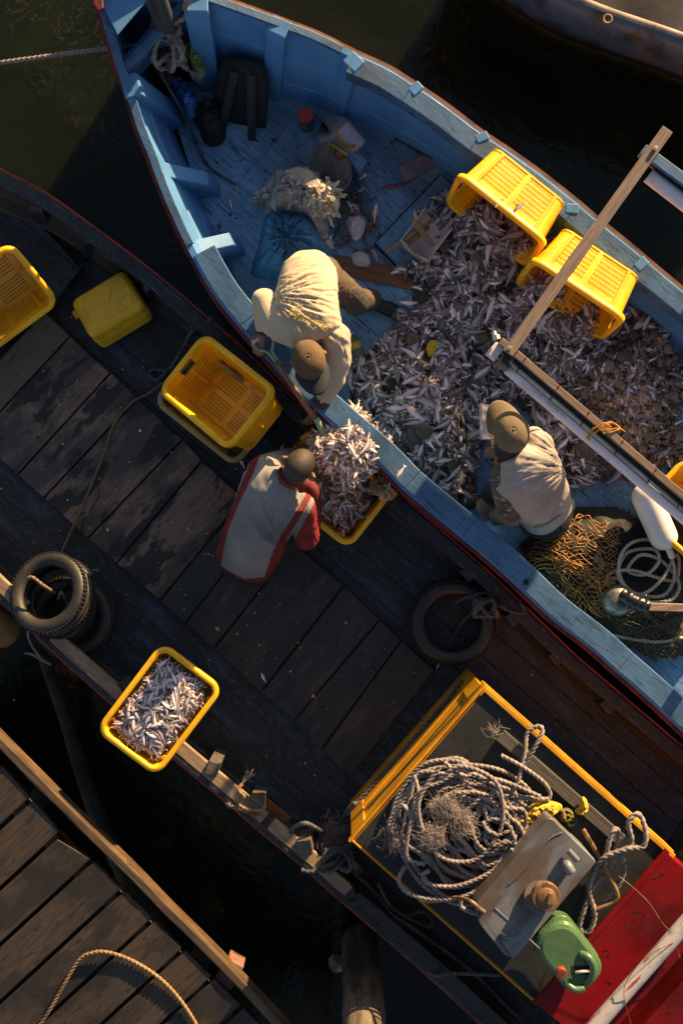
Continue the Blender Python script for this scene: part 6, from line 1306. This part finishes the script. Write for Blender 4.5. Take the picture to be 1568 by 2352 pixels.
# ------------------------------------------------------------ people
def wdir(x, y): v = Vector((x, -y, 0)); return v.normalized()
def torso(mb, st, n=28):
    cs = [P(a[0], a[1], a[2]) for a in st]; rings = []
    for i, a in enumerate(st):
        t = (cs[min(i+1, len(cs)-1)] - cs[max(i-1, 0)]).normalized(); la = wdir(*a[5]); la = (la - t*la.dot(t)).normalized(); dp = t.cross(la)
        rings.append([cs[i] + la*(a[3]*math.copysign(abs(math.cos(q))**.85, math.cos(q))) + dp*(a[4]*math.copysign(abs(math.sin(q))**.85, math.sin(q))) for q in np.linspace(0, 2*math.pi, n+1)[:-1]])
    mb.loft(rings)
def limb(mb, pts):
    for a, b in zip(pts[:-1], pts[1:]): mb.cap(P(*a[:3]), a[3], P(*b[:3]), b[3])
def hand(mb, wrist, d, up, curl, thumb=1, sc=1.0):
    "palm, four unequal fingers and a thumb from the side of the palm; curl in radians per joint, towards -up"
    d = Vector(d).normalized(); up = Vector(up); up = (up - d*up.dot(d)).normalized(); s = d.cross(up)
    w = Vector(wrist); mb.cap(w - d*.03, .026*sc, w + d*.015, .024*sc)
    for k, o in enumerate((-.027, -.009, .009, .027)):
        mb.cap(w + s*o*.6*sc, .016*sc, w + d*.085*sc + s*o*sc, .0125*sc, 10)
        L = (.032, .040, .043, .036)[k]*sc; p = w + d*.088*sc + s*o*1.05*sc; a = .25*curl
        for q in range(3):
            dd = d*math.cos(a) - up*math.sin(a) + s*(o*1.2); e = p + dd*L; mb.cap(p, (.0098-.0012*q)*sc, e, (.0090-.0012*q)*sc, 8); p = e; a += curl; L *= .78
    t0 = w + d*.025*sc + s*.026*thumb*sc; t1 = t0 + (d*.6 + s*.75*thumb - up*.3).normalized()*.042*sc; t2 = t1 + (d*.85 + s*.1*thumb - up*.6).normalized()*.034*sc
    mb.cap(t0, .014*sc, t1, .0105*sc, 10); mb.cap(t1, .0105*sc, t2, .0085*sc, 10)
def head(mb, c, face, up, sc=1.0):
    f = Vector(face).normalized(); u = Vector(up); u = (u - f*u.dot(f)).normalized(); s = f.cross(u); R = Matrix((f, s, u)).transposed(); c = Vector(c)
    g = lambda x, y, z_: c + R @ Vector((x*sc, y*sc, z_*sc))
    mb.ell(g(-.005, 0, .02), (.100*sc, .078*sc, .095*sc), R, 24, 16); mb.ell(g(.025, 0, -.055), (.066*sc, .058*sc, .062*sc), R, 20, 14)
    mb.cap(g(.090, 0, .0), .009*sc, g(.112, 0, -.035), .014*sc, 10); mb.cap(g(.082, -.03, .022), .012*sc, g(.082, .03, .022), .012*sc, 10); mb.cap(g(.076, -.018, -.072), .009*sc, g(.076, .018, -.072), .009*sc, 8); mb.ell(g(.07, 0, -.10), (.02*sc, .025*sc, .016*sc), R)
    for q in (-1, 1): mb.ell(g(-.008, q*.086, -.004), (.020*sc, .013*sc, .036*sc), R @ Matrix.Rotation(.25*q, 3, 'Z'), 14, 10); mb.ell(g(-.016, q*.099, .0), (.018*sc, .010*sc, .030*sc), R @ Matrix.Rotation(.5*q, 3, 'Z'), 12, 8)
    return g, R
def eyes(g, parent):
    for q in (-1, 1):
        mb = MB(); mb.ell(g(.083, q*.031, .0), (.011, .011, .010)); mb.build('eye', M['eye'], parent, smooth=True)
M['eye'] = surf('eye', (.35, .33, .31), rough=.2)
def cap_hat(parent, c, face, up, crown, brim, R0=.098, brimlen=.085, lift=.018, scar=None):
    f = Vector(face); u = Vector(up).normalized(); f = (f - u*f.dot(u)).normalized(); s = f.cross(u); c = Vector(c); g = lambda x, y, z_: c + f*x + s*y + u*z_
    h = thing('x', None, None) if False else None
    prof = [(1.0, -.035), (1.03, -.02), (1.03, .01), (1.0, .04), (.90, .068), (.72, .088), (.48, .099), (.22, .104), (.05, .105)]; n = 48; rings = []
    for q, z_ in prof:
        row = []
        for j in range(n):
            a = 2*math.pi*j/n; cr = 1 - .035*max(0, abs(math.cos(3*a))-.9)*10*(q < 1.02)*q + .022*vnoise((math.cos(a)*2, math.sin(a)*2, z_*20), 1)
            row.append(g((R0*1.08*q*cr)*math.cos(a), R0*.90*q*cr*math.sin(a), z_ - (.012*(math.cos(a) < -.6) if z_ < 0 else 0)))
        rings.append(row)
    mb = MB(); mb.loft(rings, True, False); mb.loft([rings[-1], [g(0, 0, .1055)]*n], True, False)
    o = mb.build('cap', crown, parent, smooth=True); so_ = o.modifiers.new('thick', 'SOLIDIFY'); so_.thickness = .003
    rings = []
    for i in range(9):
        t = i/8; row = []
        for j in range(25):
            a = math.radians(-78 + 156*j/24); r = 1.0; b = brimlen*t*(math.cos(a*.88)**.55)
            x, y = R0*1.06*math.cos(a)*.98 + b*(.55 + .45*math.cos(a)), R0*.90*math.sin(a)*(1 + .16*t)
            row.append(g(x, y, -.030 - .02*(y/R0)**2 - lift*t))
        rings.append(row)
    mb = MB(); mb.loft(rings, closed=False); ob = mb.build('brim', brim, o, smooth=True); so_ = ob.modifiers.new('thick', 'SOLIDIFY'); so_.thickness = .005
    mb = MB(); mb.ell(g(0, 0, .106), (.010, .010, .006)); mb.build('button', crown, o, smooth=True)
    for k in range(6):
        a = math.pi/6 + math.pi/3*k; mb = MB(); p = g(R0*.86*math.cos(a)*1.06, R0*.86*.90*math.sin(a), .071); mb.ell(p, (.005, .005, .003)); mb.build('eyelet', M['capdark'], o)
    return o
def fan(A, f, amp, rad, r0=.05, seed=0, dirs=None):
    A = A.xy
    def d(co, no):
        x, y = co[:, 0]-A.x, co[:, 1]-A.y; r = np.hypot(x, y); th = np.arctan2(y, x)
        nz = np.array([mnoise.noise(Vector((p[0]*4, p[1]*4, p[2]*4+seed))) for p in co]); n2 = np.array([mnoise.noise(Vector((p[0]*13, p[1]*13, p[2]*13+seed))) for p in co])
        w_ = np.exp(-(r/rad)**1.5)*np.clip(r/r0, 0, 1)
        if dirs is not None: w_ = w_*np.clip((np.cos(th-dirs[0])-math.cos(dirs[1]))/.3, 0, 1)
        s = np.array([1 - 2.6*abs(mnoise.noise(Vector((a*f*.34 + .5*b_, q*5.5, seed*3.1)))) for a, q, b_ in zip(th, r, nz)])
        return amp*w_*s + .004*nz + .0022*n2
    return d
def addf(*fs): return lambda co, no: sum(f(co, no) for f in fs)
def shoe(parent, c, d, L=.26):
    d = Vector(d).normalized(); s = Vector((-d.y, d.x, 0)); c = Vector(c); rings = []
    for x, hw, zt in ((-.5, .020, .05), (-.46, .034, .075), (-.3, .040, .085), (0, .042, .065), (.25, .050, .05), (.42, .042, .042), (.5, .018, .03)):
        rings.append([c + d*L*x + s*(hw*math.cos(a)) + Vector((0, 0, max(0, zt*.5 + zt*.5*math.sin(a)))) for a in np.linspace(0, 6.283, 17)[:-1]])
    MB().loft(rings).build('shoe', M['shoe'], parent, smooth=True)
# ---- the man bending over with the shovel
m1 = thing('person', 'man in a cream long sleeved shirt and brown cap bending over with a shovel', 'person', P(760,690,BZ))
b = MB(); g1, R1 = head(b, P(709,826,.93), wdir(.28, .96) + Vector((0, 0, -.35)), Vector((0, 0, 1)))
limb(b, [(711,795,.86,.058),(709,818,.90,.056)]); torso(b, [(708,640,.74,.13,.09,(1,.05)),(704,700,.82,.14,.10,(1,.1)),(706,770,.84,.14,.08,(1,.3))])
limb(b, [(604,690,.84,.045),(604,750,.755,.034),(602,764,.745,.028)]); limb(b, [(768,872,.70,.045),(738,925,.63,.034),(732,934,.615,.028)])
hand(b, P(602,764,.745), P(597,792,.72)-P(604,764,.745), Vector((-.3, .1, .9)), .75, 1); hand(b, P(731,935,.615), P(716,960,.58)-P(732,933,.615), Vector((.55, -.25, .8)), .8, -1)
put(remesh(b, .0055, 3), 'body', M['skin'], m1); eyes(g1, m1)
b = MB(); torso(b, [(709,604,.70,.11,.09,(1,0)),(708,626,.77,.165,.135,(1,0)),(706,662,.83,.178,.145,(1,.05)),(704,702,.87,.182,.14,(1,.12)),(701,738,.89,.205,.13,(1,.22)),(704,766,.89,.205,.11,(1,.32)),(710,786,.885,.11,.08,(1,.3))])
limb(b, [(632,742,.87,.088),(606,690,.86,.070),(604,752,.765,.046)]); limb(b, [(768,775,.86,.092),(776,826,.78,.076),(768,870,.71,.060),(740,921,.635,.046)])
sh1 = remesh(b, .0068, 4, addf(fan(P(622,692,.85), 36, .0125, .46, .08, 1, (math.radians(-5), 1.15)), fan(P(600,640,.85), 60, .005, .55, .05, 9, (math.radians(-20), .9)), fan(P(800,850,.8), 34, .004, .20, .05, 5)))
shirt1 = put(sh1, 'shirt', M['creamshirt'], m1)
# printed lettering across the shoulders, laid on the cloth, read from the other side
def lay_text(body, size, origin, xd, target, tparent, mat, name, depth=.0010, fill='NONE', off=.004, space=1.0):
    cu = bpy.data.curves.new(name, 'FONT'); cu.body = body; cu.size = size; cu.fill_mode = fill; cu.bevel_depth = depth; cu.bevel_resolution = 0; cu.resolution_u = 3; cu.space_character = space; cu.align_x = 'CENTER'
    o = bpy.data.objects.new('tmp', cu); COL.objects.link(o); dg = bpy.context.evaluated_depsgraph_get(); me = bpy.data.meshes.new_from_object(o.evaluated_get(dg)); bpy.data.objects.remove(o)
    loc = tparent.location; bv = BVHTree.FromPolygons([v.co + loc for v in target.vertices], [tuple(p.vertices) for p in target.polygons])
    xd = Vector(xd).normalized(); yd = Vector((-xd.y, xd.x, 0)); og = Vector(origin)
    for v in me.vertices:
        p = og + xd*v.co.x + yd*(v.co.y - .0*(v.co.x)**2); h_ = bv.ray_cast(Vector((p.x, p.y, 3)), Vector((0, 0, -1)))
        v.co = ((h_[0] + h_[1]*off + Vector((0, 0, v.co.z*.5))) if h_[0] else p) - loc
    me.materials.clear(); me.materials.append(mat); me.name = name
    return link(bpy.data.objects.new(name, me), tparent)
lay_text('Pelabung', .068, P(712,734,.95), wdir(-.95, -.28), sh1, m1, M['yellowprint'], 'shirt_print')
lay_text('· · · · ·', .06, P(705,716,.95), wdir(-.93, -.30), sh1, m1, M['yellowprint'], 'shirt_print', depth=.0006)
for a, b_, r in (((606,752,.764),(604,764,.745),.047), ((744,915,.645),(734,931,.62),.047)):
    mb = MB(); mb.tube(crom([P(*a), P(*b_)], .01), r, 20); mb.build('cuff', M['cuff'], m1, smooth=True)
b = MB(); b.ell(P(722,642,.64), (.18, .16, .15)); limb(b, [(746,642,.66,.115),(806,682,.47,.085),(818,696,.42,.08)]); limb(b, [(812,692,.44,.078),(853,688,.20,.068)]); limb(b, [(696,650,.64,.11),(690,735,.44,.08),(682,695,.16,.062)])
put(remesh(b, .010, 4, fan(P(800,660,.6), 30, .006, .3, .03, 3)), 'trousers', [M['browntr'], M['trousershade']], m1, lambda c, n: (np.hypot(c[:, 0]-P(826,708,.3).x, c[:, 1]-P(826,708,.3).y) < .075))  # round dark patch between the legs is shade painted on the cloth
shoe(m1, P(872,704,BZ), (1, -.35, 0)); shoe(m1, P(684,715,BZ), (.2, -1, 0))
cap_hat(m1, P(709,826,.985), wdir(.30, .95), Vector((.02, .06, 1)), M['capbrown'], M['capdark'], .100, .102)
hm = MB(); hm.ell(P(707,803,.925), (.085, .055, .06)); put(remesh(hm, .008, 1, lambda co, no: np.array([.006*mnoise.noise(Vector(p)*60) for p in co])), 'hair', M['hair'], m1)
# ---- the shovel
sv = thing('shovel', 'shovel with a wooden shaft, pale green blade and grip held by the bending man', 'shovel', P(690,900,.53))
mb = MB(); mb.tube([P(634,830,.72), P(680,900,.67), P(727,966,.61)], [.0165, .0175, .018], 14); mb.build('shaft', M['shaft'], sv, smooth=True)
mb = MB(); mb.tube(crom([P(578,788,.735), P(594,779,.735), P(620,765,.735)], .01), .012, 10); mb.build('grip', M['ropewhite'], sv, smooth=True)
mb = MB(); mb.tube(crom([P(580,789,.735), P(592,803,.735), P(613,808,.73), P(626,822,.725), P(640,840,.715)], .01), .0085, 8, flat=.7); mb.tube(crom([P(619,766,.735), P(628,785,.735), P(625,806,.73), P(632,818,.725), P(644,836,.715)], .01), .0085, 8, flat=.7); mb.build('grip_frame', M['greenmetal'], sv, smooth=True)
mb = MB(); mb.tube(crom([P(726,960,.62), P(738,985,.59), P(748,1008,.55), P(752,1030,.53)], .01), [.021]*1 + [.021]*40, 12); mb.build('socket', M['greenmetal'], sv, smooth=True)
sC, sa, sb_ = Vector((806,1034)), Vector((.62,.78)), Vector((.78,-.62)); rings = []
for i in range(9):
    t = i/8; row = []
    for j in range(9):
        v = j/4-1; q = sC + sa*(t-.5)*150*(1 - .16*abs(v)**3*(t > .8)) + sb_*v*66; row.append(P(q.x, q.y, .522 + .03*v*v + .03*(1-t)**3))
    rings.append(row)
mb = MB(); mb.loft(rings, closed=False); o = mb.build('blade', M['greenmetal'], sv, smooth=True); q_ = o.modifiers.new('thick', 'SOLIDIFY'); q_.thickness = .004
mb = MB(); mb.bar(P(726,1031,.548), P(746,1016,.548), .012, .02); mb.build('tread', M['greenmetal'], sv, bevel=.002)
# ---- the bald man crouching in the white and red shirt
m2 = thing('person', 'close cropped man in a white and red shirt crouching by the crate being filled', 'person', P(630,1200,0))
b = MB(); g2, R2 = head(b, P(687,1072,.90), wdir(.54, -.84) + Vector((0, 0, -.55)), Vector((.18, .30, 1)), 1.06)
limb(b, [(652,1108,.80,.065),(674,1086,.86,.062)]); torso(b, [(585,1260,.46,.15,.11,(.89,.45)),(610,1170,.68,.16,.10,(.89,.45)),(632,1120,.76,.16,.08,(.89,.45))])
limb(b, [(706,1225,.52,.045),(722,1162,.50,.034)]); limb(b, [(640,1060,.52,.045),(676,1042,.44,.032)])
hand(b, P(721,1158,.50), P(709,1120,.58)-P(722,1160,.50), Vector((-.5, .1, .8)), .7, 1); hand(b, P(678,1041,.44), P(700,1030,.42)-P(676,1042,.44), Vector((0, 0, 1)), .6, -1)
put(remesh(b, .0055, 3), 'body', M['skin'], m2); eyes(g2, m2)
b = MB(); b.ell(g2(-.010, 0, .033), (.1065, .0845, .091), R2, 28, 18); b.ell(g2(-.045, 0, -.01), (.064, .074, .062), R2)
hairm = remesh(b, .007, 1, lambda co, no: np.array([.0012*mnoise.noise(Vector(p)*180) for p in co])); put(hairm, 'hair', M['scalp'], m2)
sp0, sp1 = P(570,1292,.3), P(640,1104,.8); ax2 = (sp1-sp0); ax2.z = 0; l2 = ax2.length; ax2.normalize(); la2 = Vector((ax2.y, -ax2.x, 0))
b = MB(); torso(b, [(560,1288,.24,.16,.12,(.89,.45)),(565,1280,.34,.19,.15,(.89,.45)),(580,1250,.48,.20,.155,(.89,.45)),(596,1210,.61,.195,.14,(.87,.48)),(612,1168,.72,.198,.13,(.82,.57)),(630,1126,.79,.21,.112,(.78,.62)),(646,1104,.815,.13,.088,(.76,.64)),(656,1096,.83,.078,.075,(.76,.64))])
limb(b, [(692,1166,.74,.088),(703,1236,.53,.076),(716,1190,.48,.058)]); limb(b, [(600,1082,.76,.088),(632,1062,.56,.070),(664,1048,.46,.055)])
def cols2(c, n):
    x, y = c[:, 0]-sp0.x, c[:, 1]-sp0.y; a = (x*ax2.x + y*ax2.y)/l2; s = x*la2.x + y*la2.y + .012*np.sin(a*5)
    out = np.zeros(len(c), dtype=int); hw = .165 + .0*a
    red = ((s > .135 + .03*a) & (s < .172 + .03*a)) | ((s < -.150 - .012*a) & (s > -.186 - .02*a)) | ((a < .45) & ((s < -.168) | (s > .15)))
    red |= (a < -.17 + 1.0*np.maximum(0, s-.02) + .25*np.maximum(0, -s-.02))            # hem
    red |= (s > .228) | (s < -.232)                                          # sleeves
    red |= (n[:, 2] < -.05) & (c[:, 2] < .5)
    out[red] = 1
    return out
sh2 = remesh(b, .0075, 4, addf(fan(P(652,1262,.6), 24, .0135, .40, .05, 2, (math.radians(112), .95)), fan(P(715,1215,.6), 26, .005, .16, .03, 4)))
put(sh2, 'shirt', [M['whiteshirt'], M['redshirt']], m2, cols2)
mb = MB(); cpth = [P(652,1104,.815), P(662,1097,.845), P(667,1092,.86)]; mb.tube(crom(cpth, .008), [.084, .082, .080, .078, .077, .076, .076, .076][:len(crom(cpth, .008))] + [.076]*20, 24); o = mb.build('collar', M['redshirt'], m2, smooth=True)
b = MB(); limb(b, [(718,1190,.48,.050),(724,1160,.50,.048),(716,1128,.58,.052),(700,1112,.62,.05)]); put(remesh(b, .008, 2, lambda co, no: np.array([.004*mnoise.noise(Vector(p)*30) for p in co])), 'glove', M['darkred'], m2)
b = MB(); b.ell(P(572,1285,.28), (.19, .18, .15)); limb(b, [(560,1262,.28,.12),(640,1150,.42,.085),(630,1190,.10,.06)]); limb(b, [(602,1290,.28,.12),(690,1200,.40,.085),(672,1230,.10,.06)])
put(remesh(b, .010, 4), 'trousers', M['black'], m2)
shoe(m2, P(640,1185,.0), wdir(.6, -.8)); shoe(m2, P(680,1225,.0), wdir(.6, -.8))
# ---- the seated man in the tan cap
m3 = thing('person', 'man in a beige shirt with camouflage sleeve and tan cap squatting among the fish', 'person', P(1200,1130,BZ))
b = MB(); g3, R3 = head(b, P(1172,994,.99), wdir(-.45, -.89) + Vector((0, 0, -.45)), Vector((-.1, .2, 1)))
limb(b, [(1180,1040,.88,.060),(1175,1010,.95,.058)]); torso(b, [(1250,1170,.50,.15,.11,(.8,-.6)),(1215,1095,.78,.15,.09,(.8,-.6)),(1195,1065,.84,.15,.08,(.8,-.6))])
limb(b, [(1172,1186,.54,.045),(1142,1190,.43,.034)]); limb(b, [(1215,1000,.56,.045),(1158,1042,.47,.034)])
hand(b, P(1140,1189,.43), P(1118,1172,.42)-P(1142,1190,.43), Vector((0, -.3, 1)), .6, -1); hand(b, P(1156,1043,.47), P(1138,1040,.44)-P(1158,1042,.47), Vector((0, .3, 1)), .9, -1)
put(remesh(b, .0055, 3), 'body', M['skin'], m3); eyes(g3, m3)
b = MB(); torso(b, [(1252,1180,.28,.14,.12,(.8,-.6)),(1249,1170,.40,.175,.145,(.8,-.6)),(1238,1138,.58,.185,.14,(.8,-.6)),(1222,1104,.75,.19,.125,(.78,-.62)),(1203,1074,.86,.205,.115,(.74,-.67)),(1187,1050,.895,.11,.09,(.74,-.67)),(1180,1040,.905,.075,.07,(.74,-.67))])
limb(b, [(1236,1024,.83,.090),(1224,1006,.60,.070),(1172,1034,.49,.050)])
sh3 = remesh(b, .0072, 4, addf(fan(P(1300,1075,.7), 28, .012, .34, .04, 6, (math.radians(190), 1.2)), fan(P(1160,1120,.8), 16, .004, .35, .06, 8)))
put(sh3, 'shirt', M['beigeshirt'], m3)
b = MB(); limb(b, [(1156,1098,.81,.088),(1172,1182,.60,.074),(1142,1188,.46,.052)])
put(remesh(b, .0085, 3, fan(P(1200,1195,.6), 20, .006, .25, .03, 7)), 'sleeve', [M['camo'], surf('grey_brown_sleeve', (.17, .125, .095), [((.11, .08, .06), 5, U1, .45, .62, 1)], rough=.85)], m3, lambda c, n: (c[:, 2] < .66))
b = MB(); b.ell(P(1250,1180,.28), (.18, .17, .14)); limb(b, [(1240,1185,.32,.12),(1150,1120,.46,.085),(1118,1150,.16,.06)]); limb(b, [(1275,1160,.32,.12),(1205,1050,.46,.085),(1170,1075,.16,.06)])
put(remesh(b, .010, 4), 'trousers', M['black'], m3)
shoe(m3, P(1096,1152,BZ), wdir(-1, .05), .25); shoe(m3, P(1160,1075,BZ), wdir(-.6, -.8))
cap_hat(m3, P(1173,992,1.035), wdir(-.42, -.9), Vector((.0, .05, 1)), M['captan'], M['captan'], .104, .095, .03)
rings = []; fb = wdir(.25, .95); sb3 = Vector((fb.y, -fb.x, 0))
for t in np.linspace(0, 1, 9):
    c = P(1172 - 6*t, 1000 + 34*t, 1.00 - .10*t); row = []
    for j in range(24):
        a = 2*math.pi*j/24; row.append(c + fb*((.098 - .022*t)*math.cos(a)*1.02) + sb3*((.096 - .018*t + .004*math.sin(j*1.7 + t*4))*math.sin(a)))
    rings.append(row)
MB().loft(rings, True, False).build('scarf', M['bandana'], m3, smooth=True)
